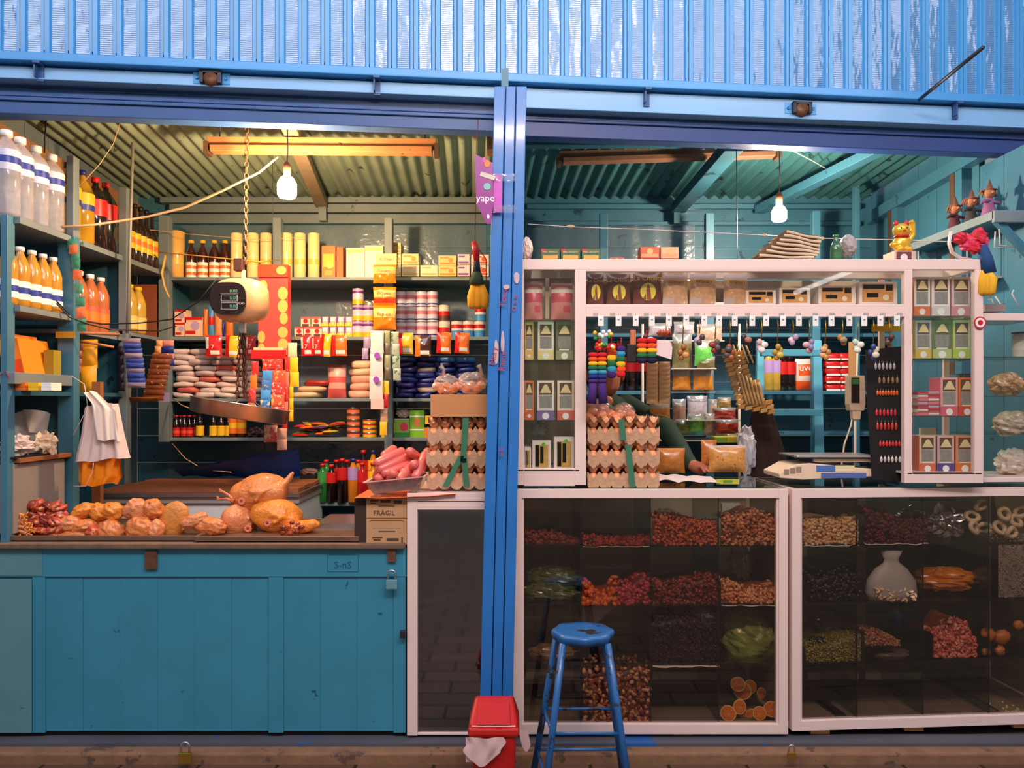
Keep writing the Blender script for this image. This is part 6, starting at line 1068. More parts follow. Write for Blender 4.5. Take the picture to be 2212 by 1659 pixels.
# onion bags
ONI = mt(220, 130, 84, .35, var=.2, sc=20)
for i, (px, py, D) in enumerate(((1280, 892, 3.3), (1304, 886, 3.32), (1292, 874, 3.36), (1312, 868, 3.36), (1276, 875, 3.36), (1300, 900, 3.28), (1272, 903, 3.29), (1318, 898, 3.3), (1337, 887, 3.34), (1352, 884, 3.35), (1342, 898, 3.3), (1360, 897, 3.31), (1330, 903, 3.28))):
    tag(M().ell((0, 0, 0), (.026, .026, .024), 0, 14, 10, nz=.06, seed=i).build('onion', ONI, loc=P(px, py-1, D)), 'coppery onion on the right egg trays, %s of thirteen' % ORD[i], 'onion', 'onions on the egg trays')
bag('thin clear bag around the left onions', 1294, 886, 3.33, .062, .05, FILM, 51, .15, ry=.07); bag('thin clear knotted bag around the right onions', 1346, 889, 3.33, .05, .038, FILM, 52, .2, ry=.06)
# ---------------- person behind the counter ----------------
per = thing('person', 'person in a dark green jacket leaning behind the hatch with one hand on the counter', 'person', (X(1300, 4.0), .75, 0))
def skinned(name, chains, mat, parent, sub=2):
    vs_, es, rs, idx = [], [], [], {}
    for ch in chains:
        pv = None
        for (x, y, q, r_) in ch:
            key = (round(x, 4), round(y, 4), round(q, 4))
            if key not in idx: idx[key] = len(vs_); vs_.append((x, y, q)); rs.append(r_)
            if pv is not None and pv != idx[key]: es.append((pv, idx[key]))
            pv = idx[key]
    me = bpy.data.meshes.new(name); me.from_pydata(vs_, es, []); me.materials.append(mat); o = bpy.data.objects.new(name, me); C.objects.link(o); o.parent = parent
    s_ = o.modifiers.new('s', 'SKIN'); s_.use_smooth_shade = True
    for i, v in enumerate(me.skin_vertices[0].data if me.skin_vertices else []): v.radius = (rs[i],)*2 if not isinstance(rs[i], tuple) else rs[i]; v.use_root = (i == 0)
    if not me.skin_vertices:
        lay = bpy.context.view_layer; lay.objects.active = o; 
    b_ = o.modifiers.new('u', 'SUBSURF'); b_.levels = sub; b_.render_levels = sub; return o
PX = per.location
def pr(px, py, D): v = P(px, py, D)-Vector(PX); return (v.x, v.y, v.z)
SK = mt(196, 116, 84, .5, var=.1); JK = mt(30, 54, 40, .85, var=.25, sc=8, bump=.2)
sh1 = pr(1352, 880, 3.95); el = pr(1438, 925, 3.85); wr = pr(1492, 1004, 3.62); sh0 = pr(1255, 890, 4.05); el0 = pr(1240, 985, 3.95); wr0 = pr(1275, 1040, 3.8)
body = [((0, .02, .95, .15), (0, .0, 1.12, .15), (.0, -.03, 1.27, .155), (.0, -.05, 1.39, .12), (.0, -.075, 1.475, .055)), ((.0, -.03, 1.27, .155), (.09, -.03, 1.36, .08), (*sh1, .07), (*[(a+b_)/2 for a, b_ in zip(sh1, el)], .062), (*el, .056), (*[(a+b_)/2 for a, b_ in zip(el, wr)], .05), (*wr, .036)),
    ((.0, -.03, 1.27, .155), (-.08, -.0, 1.36, .08), (*sh0, .07), (*el0, .055), (*wr0, .036))]
def tubebody(name, chains, mat, parent, vox=.012, sm=8):
    k = M()
    for ch in chains:
        for i in range(len(ch)-1):
            a, b_ = ch[i], ch[i+1]; n = 5
            for j in range(n+1): t_ = j/n; k.ell([a[q]+(b_[q]-a[q])*t_ for q in range(3)], a[3]+(b_[3]-a[3])*t_, 0, 12, 8)
    o = k.build(name, mat, parent); r = o.modifiers.new('r', 'REMESH'); r.mode = 'VOXEL'; r.voxel_size = vox; r.use_smooth_shade = True; q = o.modifiers.new('s', 'SMOOTH'); q.iterations = sm; return o
hand = list(wr); legs = [((-.09, .02, .92, .1), (-.1, .02, .5, .065), (-.1, .02, .1, .045), (-.1, -.1, .05, .035)), ((.09, .02, .92, .1), (.1, .02, .5, .065), (.1, .02, .1, .045), (.1, -.1, .05, .035))]
# continuous skin body: head, neck, torso, arms, hands with fingers, legs
w3 = Vector(wr); hx_ = Vector(pr(1512, 1012, 3.56)); pal = [(*(w3), .026), (*(w3.lerp(hx_, .5)), .03), (*hx_, .03)]
fing = []
for j, (px, py, D, L2) in enumerate(((1522, 1020, 3.48, 1), (1531, 1019, 3.5, 1), (1538, 1019, 3.53, 1), (1541, 1017, 3.57, .8))):
    kn = hx_+Vector((.012*(j-1.5)*.6, .012*(j-1.5), .004)); tip = Vector(pr(px, py, D)); mid = kn.lerp(tip, .5)+Vector((0, 0, .012)); fing.append((( *kn, .011), (*mid, .009), (*tip, .0075)))
th = (( *w3.lerp(hx_, .4), .013), (*(w3.lerp(hx_, .6)+Vector((-.005, -.035, -.006))), .011), (*(hx_+Vector((.012, -.04, -.012))), .009))
hd = [((0, -.075, 1.475, .05), (-.0, -.09, 1.53, .05)), ((0, -.09, 1.55, .075), (0, -.085, 1.60, .085), (0, -.08, 1.635, .082)), ((0, -.13, 1.535, .045), (0, -.12, 1.57, .06))]
o = tubebody('body', hd+[[(a[0], a[1], a[2], a[3]*.85) for a in c_] for c_ in body]+[pal]+fing+[th]+legs, SK, per, .006, 4)
M().ell((0, -.165, 1.575), (.012, .016, .02), 0, 8, 6).build('nose', SK, per); k = M(); [k.ell((s_*.032, -.158, 1.60), (.012, .006, .007), 0, 8, 6) for s_ in (-1, 1)]; k.build('eyes', WHT, per); M().ell((0, -.165, 1.538), (.022, .008, .006), 0, 8, 6).build('mouth', mt(150, 70, 60, .5), per); k = M(); [k.ell((s_*.09, -.08, 1.585), (.01, .018, .028), 0, 8, 6) for s_ in (-1, 1)]; k.build('ears', SK, per)
k = M(); k.ell((0, -.075, 1.65), (.1, .098, .08), 0, 16, 12); k.ell((0, -.01, 1.58), (.09, .07, .1), 0, 16, 12); k.build('hair', mt(20, 16, 16, .6), per)
tubebody('jacket', body, JK, per, .01, 6); tubebody('trousers', [[(a[0], a[1], a[2], a[3]*1.12) for a in l_[:3]] for l_ in legs], mt(40, 40, 56, .8), per, .012)
# ---------------- counter scale, earring board ----------------
zct = z(1049)+.009
es = thing('counter_scale', 'white electronic price scale with steel plate on the right counter', 'scale', (X(1770, 3.42), .22, zct)); SC = mt(236, 206, 176, .4)
def lx(px, D=3.42): return X(px, D)-X(1770, 3.42)
k = M(); k.prism([(lx(1666), .012), (lx(1715), .004), (lx(1880), .02), (lx(1884), .045), (lx(1730), .075), (lx(1700), .07), (lx(1664), .03)], -.11, .1); k.build('base', SC, es, bev=.004); k = M(); k.box(lx(1752), lx(1846), -.113, -.11, .012, .034, 0); k.build('blue_foot_panel', mt(90, 110, 170, .4), es)
for i in range(3): M().box(lx(1674+i*13), lx(1685+i*13), -.1114, -.11, .026+.005*i, .05+.005*i).build('keypad', mt(150, 130, 110, .6), es)
M().box(lx(1742), lx(1781), -.112, -.11, .04, .066).build('label_blue', mt(80, 120, 190, .4), es); M().box(lx(1782), lx(1822), -.112, -.11, .04, .066).build('label_cream', CREAM, es)
M().box(lx(1740), lx(1862), -.1, .09, .08, .094).build('rim', SC, es, bev=.002); M().box(lx(1700), lx(1876), -.12, .11, .1, .108).build('weighing_plate', STEEL, es, bev=.003); k = M(); [k.box(lx(x), lx(x)+.02, -.08, .08, .07, .1) for x in (1735, 1850)]; k.build('supports', mt(60, 70, 120, .5), es)
M().tube([(lx(1869), .1, .03), (lx(1869), .1, .3)], .006, 8).build('pole', mt(240, 220, 200, .3), es); k = M(); k.prism([(lx(1855), .3), (lx(1885), .3), (lx(1888), .33), (lx(1886), .46), (lx(1852), .46), (lx(1852), .33)], .08, .13); k.prism([(lx(1862), .26), (lx(1878), .26), (lx(1880), .3), (lx(1860), .3)], .085, .12); k.build('display_head', SC, es, bev=.003); M().box(lx(1856), lx(1874), .078, .08, .335, .45).build('display_screen', mt(50, 40, 36, .2), es); k = M(); [k.box(lx(1857), lx(1873), .0772, .078, .42-.03*i, .445-.03*i) for i in range(1)]; k.build('green_display', mt(70, 130, 70, .3), es)
eb = thing('earring_board', 'black hanging board with rows of red and silver earrings at the hatch right side', 'board', P(1912, 1040, 3.3)); oe = P(1912, 1040, 3.3); S3 = 3.3/F; k = M(); k.prism([(-28*S3, 4*S3), (38*S3, 0), (38*S3, 292*S3), (-42*S3, 284*S3), (-40*S3, 200*S3)], -.004, .004); k.build('cloth_board', mt(26, 20, 20, .9), eb)
for (y, n, c_, xo, ln) in ((780, 6, (200, 190, 190), -22, 18), (810, 5, (170, 130, 90), -14, 18), (840, 8, (226, 110, 50), -18, 14), (880, 6, (216, 60, 70), -20, 18), (908, 6, (206, 70, 50), -18, 20), (950, 7, (226, 60, 60), -12, 14), (982, 6, (226, 214, 206), -10, 16)):
    for i in range(n):
        k = M(); a = ((xo+i*(48/n))*S3, -.007, (1040-y)*S3); L3 = ln*S3; k.tube([a, (a[0], a[1], a[2]-L3*.4)], .0008, 4, 1); k.ell((a[0], a[1], a[2]-L3*.65), (.0062, .004, L3*.42), 0, 8, 6); k.build('earring', [mt(*c_, .3, .2), STEEL], eb)
st_ = M().pbox(1783+100, 700, 1950, 716, 3.3, .002); tag(st_.build('yellow_card', mt(246, 200, 50, .5)), 'yellow card behind the last price tags', 'card')
# ---------------- things on top of the upper cabinet ----------------
zt_ = z(560)+.0015
for i, (a, b_) in enumerate(((1169, 1208), (1212, 1252), (1257, 1296))): cart('tea_carton', 'green mate tea box with red corner on the cabinet top, %s of three' % ORD[i], 'tea box', a, 527, b_, 558, 3.3, .08, mt(70, 100, 50, .4), [(.1, .05, .92, .55, mt(230, 170, 80, .4)), (.0, .8, .25, 1, RED)], (), zt_, 'green tea boxes', txt=('MACERADO', .012, mt(230, 220, 190), .72))
for i, (a, y0, b_, y1) in enumerate(((1317, 546, 1349, 558), (1384, 548, 1425, 558), (1428, 548, 1466, 558), (1384, 523, 1424, 547), (1428, 523, 1466, 547))): cart('soap_box', 'orange printed small box on the cabinet top, %s of five' % ORD[i], 'box', a, y0, b_, y1, 3.3, .08, mt(220, 110, 80, .4) if i != 4 else mt(240, 190, 150, .4), [(.05, .1, .95, .4, mt(240, 170, 120, .4))], [(.5, .6, .28, mt(246, 190, 120))], zt_ if i < 3 else zt_+10*3.3/F+.002, 'orange boxes on the cabinet top')
bag('tied bag of white powder at the pillar on the cabinet top', 1138, 538, 3.3, .025, .05, mt(240, 214, 200, .4), 61, .3); 
for i, (a, b_, y, tl) in enumerate(((1622, 1735, 556, 0), (1626, 1740, 549, .06), (1640, 1748, 541, .12), (1650, 1752, 532, .16), (1660, 1754, 524, .18), (1668, 1754, 516, .2), (1676, 1756, 508, .22), (1682, 1752, 501, .24))):
    w_ = (b_-a)*3.36/F; k = M(); k.grid(lambda u, v: ((u-.5)*w_, v*.2, .002*math.sin(u*7+i)), 10, 4); k.grid(lambda u, v: ((u-.5)*w_, v*.2, .012+.003*math.sin(u*7+i)), 10, 4); k.grid(lambda u, v: ((u-.5)*w_, -.003*math.sin(math.pi*v), .002*math.sin(u*7+i)+v*(.010+.001*math.sin(u*7+i))), 10, 3)
    p = P((a+b_)/2, y, 3.36); o = k.build('newspaper', mt(214, 188, 160, .85, var=.15, sc=30), loc=(p.x, .07, zt_+.002+.0155*i)); o.rotation_euler = (0, tl*.8, R.uniform(-.08, .08)); tag(o, 'folded newspaper in the leaning pile on the cabinet top, %s from below' % ORD[i], 'newspaper', 'piled newspapers')
b = bottle('glass_bottle', 'green glass bottle standing on the cabinet top', 'bottle', .13, .024, mt(70, 120, 80, .1, alpha=.75, coat=1), GRN, [mt(70, 120, 80, .2)], (.2, .4), .2, .4, .2); b.location = (X(1806, 3.34), .14, zt_)
bag('grey knotted bag on the cabinet top by the thin post', 1832, 532, 3.36, .034, .05, mt(180, 168, 166, .4, alpha=.9), 63, .3); cart('small_box', 'small yellow box on the cabinet top beside the green bottle', 'box', 1774, 537, 1790, 551, 3.36, .04, mt(220, 150, 60, .5), (), (), zt_)
ct_ = thing('cat_figurine', 'golden beckoning cat figurine with red ears and raised paw', 'figurine', (X(1955, 3.3), .13, zt_+.052)); GD = mt(240, 190, 50, .25, .35, coat=.6)
k = M(); k.ell((0, 0, .036), (.038, .03, .042), 0, 16, 12); k.ell((-.004, -.006, .094), (.036, .03, .032), 0, 16, 12); k.tube([(.03, 0, .05), (.048, 0, .075), (.046, -.003, .125), (.036, -.008, .135)], [.013, .012, .012, .01], 10); k.ell((-.04, -.012, .03), (.016, .018, .014), 0, 10, 8); k.ell((-.02, -.02, .01), (.018, .02, .012), 0, 10, 8); k.ell((.02, -.02, .01), (.018, .02, .012), 0, 10, 8)
o = k.build('cat_body', GD, ct_); r = o.modifiers.new('r', 'REMESH'); r.mode = 'VOXEL'; r.voxel_size = .003; r.use_smooth_shade = True
for s_ in (-1, 1): k = M(); k.lathe([(.013, 0), (.008, .012), (.001, .022)], 8, (s_*.022-.004, -.004, .118)); k.build('cat_ear', mt(216, 50, 40, .4), ct_)
k = M(); [k.ell((s_*.013-.006, -.035, .1), (.003, .002, .004), 0, 6, 5) for s_ in (-1, 1)]; k.build('cat_eye', BLACK, ct_); k = M(); k.lathe([(.03, 0), (.031, .004), (.03, .008)], 14, (-.002, -.004, .064)); k.build('red_collar', RED, ct_); M().ell((-.004, -.036, .088), (.007, .003, .003), 0, 6, 5).build('cat_mouth', RED, ct_)
cart('printed_box', 'small box with a face picture under the golden cat', 'box', 1932, 531, 1978, 557, 3.29, .1, mt(216, 180, 160, .5), [(.1, .0, .8, .92, mt(110, 60, 60, .5))], [(.45, .45, .3, mt(240, 220, 216))], zt_)
# dolls on the right high shelf
for i, (px, py, D, c_, hh, lb) in enumerate(((2060, 500, 3.9, (90, 40, 50), .15, 'leftmost witch doll with dark maroon robe hanging at the shelf edge'), (2098, 480, 3.76, (64, 60, 56), .15, 'middle witch doll in a dark grey robe on the high shelf'), (2140, 455, 3.62, (150, 90, 130), .155, 'rightmost witch doll with pink robe on the high shelf'))):
    p = (X(px, D), D-3.2, 2.22 if True else 0); s_ = hh/.2; t = thing('witch_doll', lb, 'doll', (2.245, D-3.2, 2.3225)); s_ = hh/.2
    k = M(); k.lathe([(.045*s_, 0), (.04*s_, .03*s_), (.02*s_, .11*s_), (.012, .125*s_)], 12); k.build('robe', mt(*c_, .9, var=.3), t)
    k = M(); k.ell((0, -.005, .145*s_), (.024, .022, .026), 0, 12, 9); k.ell((0, -.03, .143*s_), (.006, .012, .006), 0, 8, 6); k.build('head', mt(176, 110, 76, .6), t)
    k = M(); 
    for j in range(14): a = R.uniform(0, 6.3); k.tube([(0, .005, .16*s_), (.03*math.cos(a), .02*math.sin(a)+.01, .165*s_), (.045*math.cos(a), .02*math.sin(a)+.01, .13*s_)], [.008, .006, .002], 5)
    k.build('hair', mt(150, 90, 56, .9), t); k = M(); k.tube([(.01, 0, .1*s_), (-.04, -.03, .09*s_), (-.06, -.04, .075*s_)], [.01, .009, .006], 7); k.tube([(0, 0, .1*s_), (.04, -.02, .08*s_)], [.01, .006], 7); k.build('sleeves', mt(*c_, .9), t); M().lathe([(.034, 0), (.014, .008), (.002, .05)], 10, (.004, 0, .165*s_)).build('pointed_hat', mt(120, 76, 50, .8), t)
# paper flower and yellow tassel at the right end
fl = thing('hanging_decoration', 'red cloth decoration with blue and yellow tassels hanging at the right end of the cabinet', 'decoration', P(2100, 530, 3.2)); of = P(2100, 530, 3.2); rf = lambda a, b_, d=0: P(a, b_, 3.2+d)-of
k = M()
for i, (x, y, r_) in enumerate(((2075, 515, .03), (2095, 520, .035), (2112, 512, .04), (2085, 532, .025), (2105, 535, .03), (2120, 525, .035))): k.ell(rf(x, y, .01*(i % 2)), (r_, .02, r_*.8), i % 2, 10, 8, nz=.6, seed=i)
k.s = [False]*len(k.s); k.build('red_cloth', [mt(216, 40, 60, .6), mt(230, 70, 110, .6)], fl); M().tube([rf(2120, 530), rf(2130, 560), rf(2135, 590)], [.02, .026, .03], 10).build('blue_cloth', mt(30, 70, 120, .8), fl)
for i, x in enumerate((2121, 2133, 2141)): M().tube([rf(2128, 575), rf(x+2, 605, -.01*i), rf(x, 632, -.01*i), rf(x-1, 638, -.01*i)], [.012, .02, .018, .006], 10).build('yellow_tassel', mt(240, 180, 40, .8, bump=.4), fl)
tag(M().tube([P(2054, 500, 3.22), P(2050, 525, 3.22), P(2056, 545, 3.22), P(2075, 557, 3.22), P(2098, 560, 3.22)], .013, 8, 0, .3).build('bent_strip', mt(226, 206, 200, .4)), 'bent white plastic strip at the right end of the cabinet top', 'strip')
for i, pts in enumerate((((2150, 500), (2148, 535), (2168, 535)), ((2158, 495), (2160, 530), (2190, 533)), ((2136, 648), (2140, 640), (2146, 656)), ((2150, 640), (2162, 658), (2164, 662)), ((2190, 626), (2186, 634), (2200, 660)))):
    tag(M().tube([P(a, b_, 3.5) for a, b_ in pts], .0035, 6).build('wall_hook', mt(200, 190, 186, .4)), 'bent pale wire hook near the right wall shelf, %s of five' % ORD[i], 'hook', 'pale wire hooks')
cart('grey_box', 'grey box on the far right glass cabinet', 'box', 2128, 657, 2172, 672, 3.3, .1, mt(150, 130, 126, .6), (), ())
st5 = thing('round_sticker', 'red and white round sticker cut off on the right cabinet upright', 'sticker', P(2117, 697, 3.193)); k = M(); k.disc(0, 0, .026, -.001, 0, 22, None, .001); k.disc(0, 0, .02, -.002, 1, 22, None, .001); k.disc(0, 0, .011, -.003, 0, 16, None, .001); k.build('print', [RED, WHT], st5)
# jars in the far right cabinet
Dj = 3.45; zj = lambda y: EYE-(y-HY)*Dj/F
b = bottle('white_jar', 'white plastic jar with lilac lid in the far right cabinet', 'jar', .115, .032, mt(236, 222, 216, .3), mt(90, 80, 150, .4), [WHT], (.3, .7), .08, .8, .05); b.location = (X(2204, 3.4), .2, z(768)+.0)
for i, (px, py, rx, rz_, c_, lb) in enumerate(((2175, 830, .07, .05, (196, 150, 110), 'clear bag of dried apple mix in the far right cabinet'), (2185, 915, .075, .055, (196, 170, 150), 'clear bag of pale dried slices in the far right cabinet'), (2190, 1000, .075, .06, (214, 190, 180), 'white crumpled bag at the bottom of the far right cabinet'))): bag(lb, px, py, 3.38, rx, rz_, mt(*c_, .3, var=.5, sc=30, coat=.6, worn=(236, 216, 196, .6, 24)), 70+i, .6)
cart('papers', 'white folded paper behind the bottom tea boxes', 'paper', 1990, 925, 2022, 940, 3.4, .02, PAPER, (), ())
# ---------------- hanging bags and strips on the left ----------------
wb2 = thing('carrier_bags', 'bundle of white and orange plastic carrier bags hanging on the left post', 'carrier bags', P(205, 850, 3.5)); ow = P(205, 850, 3.5); rw = lambda a, b_, d=0.0: P(a, b_, 3.5+d)-ow
def clothquad(pl, pr_, d0, nm, mat, fold=5, amp=.012):   # pl, pr_: left and right outline points top to bottom
    k = M(); n = len(pl)-1
    def fn(u, v, off=0.0):
        f = min(v, .9999)*n; i = int(f); q = f-i; a = rw(*pl[i]).lerp(rw(*pl[i+1]), q); b_ = rw(*pr_[i]).lerp(rw(*pr_[i+1]), q); p = a.lerp(b_, u); return (p.x, d0+off+amp*math.sin(u*fold*math.pi+v*2)+amp*.6*math.sin(u*fold*2.3+1)-.02*math.sin(math.pi*u), p.z+.004*math.sin(u*11))
    k.grid(lambda u, v: fn(u, v), 30, 20); k.grid(lambda u, v: fn(1-u, v, .012), 30, 20); return k.build(nm, mat, wb2)
clothquad([(160, 985), (158, 1040), (162, 1053)], [(252, 985), (258, 1030), (250, 1045)], .03, 'orange_bag', mt(244, 140, 20, .4, alpha=.97), 7)
clothquad([(182, 880), (172, 940), (160, 985), (158, 1000)], [(252, 870), (262, 930), (272, 975), (276, 988)], 0, 'white_bag', mt(232, 208, 200, .45, var=.04), 8)
clothquad([(190, 850), (200, 870), (206, 920), (212, 950)], [(212, 845), (255, 885), (262, 930), (268, 950)], -.025, 'white_bag', mt(242, 220, 204, .45, var=.04), 5)
M().tube([rw(155, 812), rw(182, 830), rw(190, 880), rw(158, 940, -.03)], .002, 5).build('string', mt(220, 190, 180, .6), wb2); M().tube([rw(160, 1050, -.03), rw(185, 1050, -.03), rw(200, 1020, -.03), rw(202, 1000, -.03)], .002, 5).build('string', mt(240, 190, 180, .6), wb2)
def hangstrip(lab, pts, D, wpx, mats, n, nm='sachet_strip', t=.02, grp=None):
    a0 = P(*pts[0], D); k = M(); 
    for i in range(n):
        u = (i+.5)/n*(len(pts)-1); j = int(u); q = u-j; x = pts[j][0]*(1-q)+pts[min(j+1, len(pts)-1)][0]*q; y = pts[j][1]*(1-q)+pts[min(j+1, len(pts)-1)][1]*q; hpx = (pts[-1][1]-pts[0][1])/n; p = P(x, y+hpx*.5, D); k.pillow(wpx*D/F, hpx*1.12*D/F, t, i % len(mats), None, (p.x-a0.x, -.004*(i % 2), p.z-a0.z), 6, .004, .06, i)
    return tag(k.build(nm, mats, loc=a0), lab, 'sachets', grp)
BS = mt(60, 80, 160, .25, coat=.6); hangstrip('blue sachet strip with silver tops hanging near the left corner', [(284, 732), (292, 785), (296, 838)], 4.0, 40, [mt(150, 130, 150, .25, coat=.6), BS, BS], 10)
hangstrip('dark narrow sachet strip just left of the blue strip', [(260, 750), (262, 845)], 4.05, 16, [mt(40, 36, 46, .4)], 5); hangstrip('brown glossy coffee sachet strip leaning beside the sugar bags', [(352, 765), (340, 815), (330, 865)], 4.3, 46, [mt(130, 70, 40, .2, coat=1, var=.4, sc=60, worn=(236, 190, 130, .62, 50))], 9)
hangstrip('orange tan sachet strip above the coffee strip', [(345, 736), (336, 790)], 4.35, 14, [mt(226, 150, 90, .4)], 4); hangstrip('purple and orange printed sachets at the left end of the sugar shelf', [(362, 736), (364, 790)], 4.4, 28, [mt(200, 130, 110, .3), NAVY], 4)
cart('printed_card', 'lilac printed card at the foot of the coffee strip', 'card', 336, 848, 366, 868, 4.35, .003, mt(160, 140, 190, .5), (), ())
tag(M().lathe([(.06, 0), (.08, .02), (.082, .025)], 20, (0, 0, 0)).build('wicker_basket', mt(150, 90, 40, .8, bump=.5), loc=P(306, 868, 4.2)), 'round brown basket below the blue sachet strip', 'basket')
hangstrip('bundle of yellow noodle packs hanging beside the left post', [(190, 740), (188, 850)], 3.75, 44, [mt(240, 168, 30, .3, coat=.4)], 2, 'noodle_packs', .05); hangstrip('pinkish brown bean strip left of the yellow packs', [(172, 740), (168, 808)], 3.72, 16, [mt(170, 100, 80, .4, var=.4, sc=60)], 4)
hangstrip('green and orange lollipop strip hanging on the left post', [(152, 522), (162, 545), (166, 580), (172, 640), (176, 690), (178, 712)], 3.6, 20, [mt(60, 140, 110, .35), mt(240, 120, 70, .35), mt(80, 150, 120, .35)], 10, 'candy_strip', .012)
tag(rod('bamboo_rod', P(160, 718, 3.66), P(258, 722, 3.9), .008, mt(170, 110, 80, .6)), 'brown rod tied across the left posts', 'rod'); tag(M().tube([P(172, 738, 3.7), P(205, 742, 3.72), P(246, 750, 3.74)], .006, 6).build('hanger_bar', mt(196, 120, 70, .6)), 'orange wooden hanger bar above the yellow packs', 'bar')
tag(M().pbox(120, 716, 162, 730, 3.59, .002).build('yellow_tape', mt(206, 150, 40, .5)), 'mustard tape wrapped round the left post', 'tape')
tag(M().tube([P(345, 545, 4.5), P(380, 548, 4.45), P(480, 558, 4.3), P(560, 566, 4.3), P(600, 562, 4.5)], .012, 8, 0, .3).build('yellow_strap', mt(240, 180, 90, .5)), 'flat yellow strap running across the top shelf goods', 'strap'); tag(M().tube([P(358, 552, 4.5), P(350, 590, 4.5), P(356, 620, 4.5), P(366, 642, 4.5)], .012, 8, 0, .3).build('yellow_strap', mt(236, 176, 90, .5)), 'loose hanging end of the yellow strap at the corner post', 'strap')
# ---------------- wires and strings ----------------
def wire(lab, pts, r_, mat, nm='wire'): return tag(M().tube(pts, r_, 6).build(nm, mat), lab, 'wire')
CRW = mt(226, 180, 130, .5); wire('thick cream cable sweeping from the bulb to the left shelving', [P(600, 338, 3.62), P(560, 372, 3.62), P(480, 412, 3.65), P(400, 448, 3.7), P(320, 468, 3.7), P(270, 476, 3.7), P(200, 486, 3.62), P(135, 490, 3.55)], .006, CRW, 'cable')
wire('thin pale string dropping from the roof at upper left', [P(264, 250, 3.65), P(245, 310, 3.62), P(215, 355, 3.6), P(172, 402, 3.58)], .002, CRW); wire('black cable dangling from the roof at far left', [P(100, 250, 3.5), P(96, 330, 3.5)], .004, BLACK)
wire('dark cable sagging from the scale to the left shelving', [P(470, 600, 3.7), P(430, 650, 3.72), P(370, 690, 3.75), P(300, 698, 3.75), P(220, 700, 3.7), P(160, 690, 3.65), P(122, 650, 3.5)], .0035, BLACK, 'cable'); wire('black twisted wire below the sagging cable', [P(122, 655, 3.5), P(150, 685, 3.55), P(190, 700, 3.6), P(240, 712, 3.65), P(345, 715, 4.3), P(380, 705, 4.5)], .004, mt(40, 34, 30, .6))
wire('thin white string along the top of the left shelves', [P(145, 488, 3.6), P(250, 490, 4.2), P(340, 498, 4.6), P(400, 505, 4.6), P(560, 518, 4.65), P(660, 512, 4.65)], .0015, CRW); wire('long white string with knots above the right cabinet', [P(1140, 484, 3.4), P(1230, 490, 3.5), P(1400, 496, 3.6), P(1650, 508, 3.7), P(1780, 515, 3.7), P(1930, 518, 3.6), P(2060, 522, 3.5)], .002, mt(220, 206, 200, .6))
for i, (x, y, D) in enumerate(((1232, 489, 3.5), (1652, 508, 3.7), (1776, 515, 3.7))): tag(M().ell((0, 0, 0), (.02 if i == 0 else .012, .006, .008), 0, 8, 6).build('string_knot', mt(206, 170, 140, .7), loc=P(x, y, D)), 'knot in the long white string, %s from the left' % ORD[i], 'knot')
wire('thin white cord from the right batten to the thin post', [P(1686, 312, 4.2), P(1760, 350, 4.3), P(1858, 408, 4.6)], .003, mt(210, 200, 190, .6)); wire('white cable hanging behind the counter scale', [P(1853, 735, 4.2), P(1850, 850, 4.2), P(1838, 920, 4.1), P(1824, 960, 4.0), P(1818, 1005, 3.9)], .005, mt(210, 190, 170, .6), 'cable'); wire('thin cord trailing from the shelf end to the blue tarp', [P(372, 958, 4.65), P(400, 990, 4.5), P(440, 1015, 4.5), P(500, 1020, 4.4)], .0025, CRW); wire('loose string left of the hanging pan', [P(372, 860, 4.6), P(392, 875, 4.4), P(418, 885, 4.0)], .003, CRW)
tag(M().box(X(1838, 4.6), X(1855, 4.6), 1.425, 1.435, P(0, 840, 4.6).z, P(0, 738, 4.6).z).build('paper_roll_strip', mt(190, 140, 90, .6)), 'brown paper strip hanging right of the red packets', 'paper strip')
# ---------------- stool and bin ----------------
sl = thing('stool', 'worn blue metal stool with round scalloped seat in front of the glass counter', 'stool', (X(1259, 2.82), -.38, 0)); BL = mt(34, 96, 156, .4, var=.3, sc=8, coat=.2, worn=(40, 34, 36, .57, 14)); zs_ = EYE-(1372-HY)*2.8/F
k = M(); n = 40
def sr(a, r_): return r_*(1+.045*math.cos(8*a))
rings = [(.02, .006), (.06, .005), (.085, .012), (.108, .014), (.112, .004), (.106, -.018), (.09, -.02)]
k.grid(lambda u, v: (sr(2*math.pi*u, rings[round(v*6)][0])*math.cos(2*math.pi*u), sr(2*math.pi*u, rings[round(v*6)][0])*math.sin(2*math.pi*u)*.95, zs_+rings[round(v*6)][1]), n, 6); k.prism([(.1*math.cos(2*math.pi*i/20), .095*math.sin(2*math.pi*i/20)) for i in range(20)], zs_-.012, zs_-.004, 0, 'z'); k.prism([(.03*math.cos(2*math.pi*i/20), .03*math.sin(2*math.pi*i/20)) for i in range(20)], zs_-.004, zs_+.0062, 0, 'z'); k.build('seat', BL, sl)
LG = [(-.155, -.14), (.165, -.14), (-.18, .15), (.17, .15)]
def legp(i, f): (x, y) = LG[i]; return Vector((x*(.5+.5*f), y*(.5+.5*f), (zs_-.015)*(1-f)))
for i in range(4): M().tube([legp(i, 0), legp(i, .5), legp(i, 1)], .0125, 10).build('leg', BL, sl)
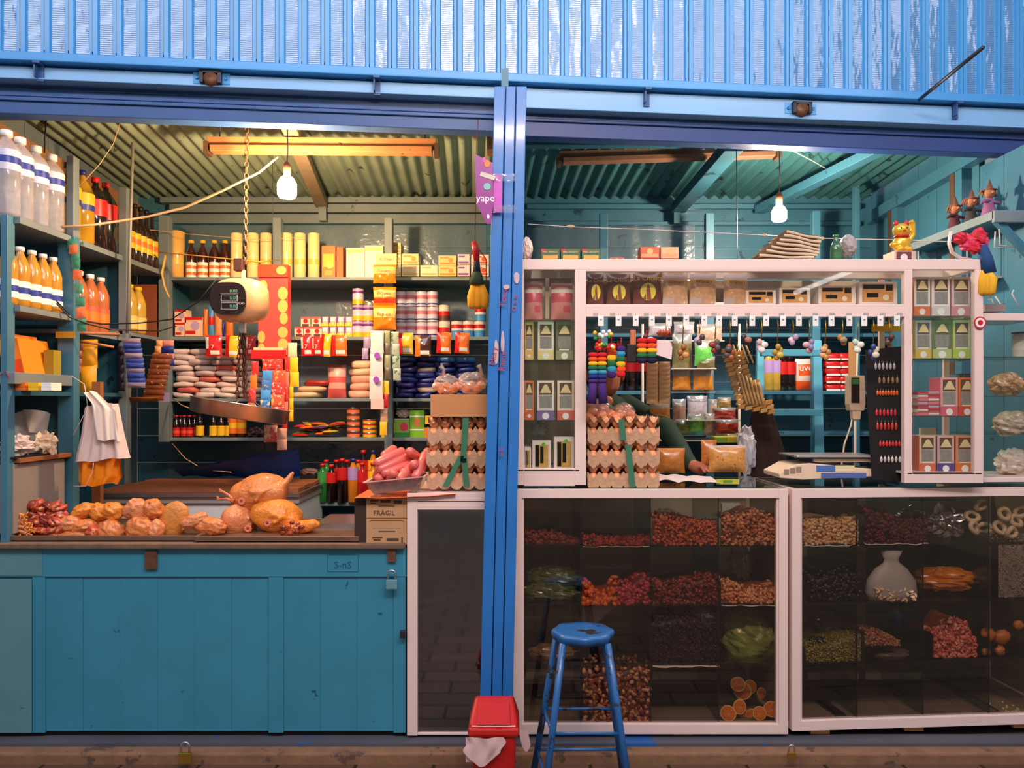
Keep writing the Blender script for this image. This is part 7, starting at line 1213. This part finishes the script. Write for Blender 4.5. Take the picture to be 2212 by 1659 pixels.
for f in (.52, .80):
    for a, b_ in ((0, 1), (1, 3), (3, 2), (2, 0)): M().tube([legp(a, f), legp(b_, f)], .006, 8).build('rung', BL, sl)
bn = thing('waste_bin', 'red plastic swing-lid bin with bag rim before the pillar', 'bin', (X(1068, 2.9), -.34, 0)); RD = mt(190, 24, 22, .3, var=.05, coat=.4); zb_ = EYE-(1503-HY)*2.9/F
k = M(); a, b_, h1 = .072, .082, zb_-.085; k.hexa([(-a, -.08, 0), (a, -.08, 0), (b_, -.09, h1), (-b_, -.09, h1), (-a, .08, 0), (a, .08, 0), (b_, .09, h1), (-b_, .09, h1)]); k.build('bin_body', RD, bn, bev=.012)
k = M(); k.hexa([(-.094, -.1, h1-.012), (.094, -.1, h1-.012), (.092, -.095, h1+.02), (-.092, -.095, h1+.02), (-.094, .1, h1-.012), (.094, .1, h1-.012), (.092, .095, h1+.02), (-.092, .095, h1+.02)]); k.hexa([(-.09, -.092, h1+.02), (.09, -.092, h1+.02), (.072, .02, zb_), (-.072, .02, zb_), (-.09, .092, h1+.02), (.09, .092, h1+.02), (.072, .05, zb_), (-.072, .05, zb_)]); k.build('lid', RD, bn, bev=.01)
k = M(); k.hexa([(-.062, -.088, h1+.03), (.062, -.088, h1+.03), (.056, -.008, zb_-.008), (-.056, -.008, zb_-.008), (-.062, -.078, h1+.03), (.062, -.078, h1+.03), (.056, .0, zb_-.008), (-.056, .0, zb_-.008)]); k.build('swing_flap', RD, bn, bev=.006)
BG = mt(226, 190, 186, .45, var=.05); k = M(); k.grid(lambda u, v: (-.1+.135*u+.01*math.sin(v*5), -.102-.012*math.sin(math.pi*u)-.004*math.sin(u*14), h1-.008-v*(.075+.03*math.sin(math.pi*u*.9))*(1-.75*abs(u-.45)**1.2)), 18, 8); k.grid(lambda u, v: (-.1+.03*u, -.1+.0*u+.1*v*0, h1-.01-.09*v), 3, 6); k.build('bag_rim', BG, bn); k = M(); k.grid(lambda u, v: (.09+.035*u+.01*v, -.06+.04*u, h1-.0-.02*u-v*(.05+.03*math.sin(u*3))), 10, 6); k.build('bag_rim', BG, bn)
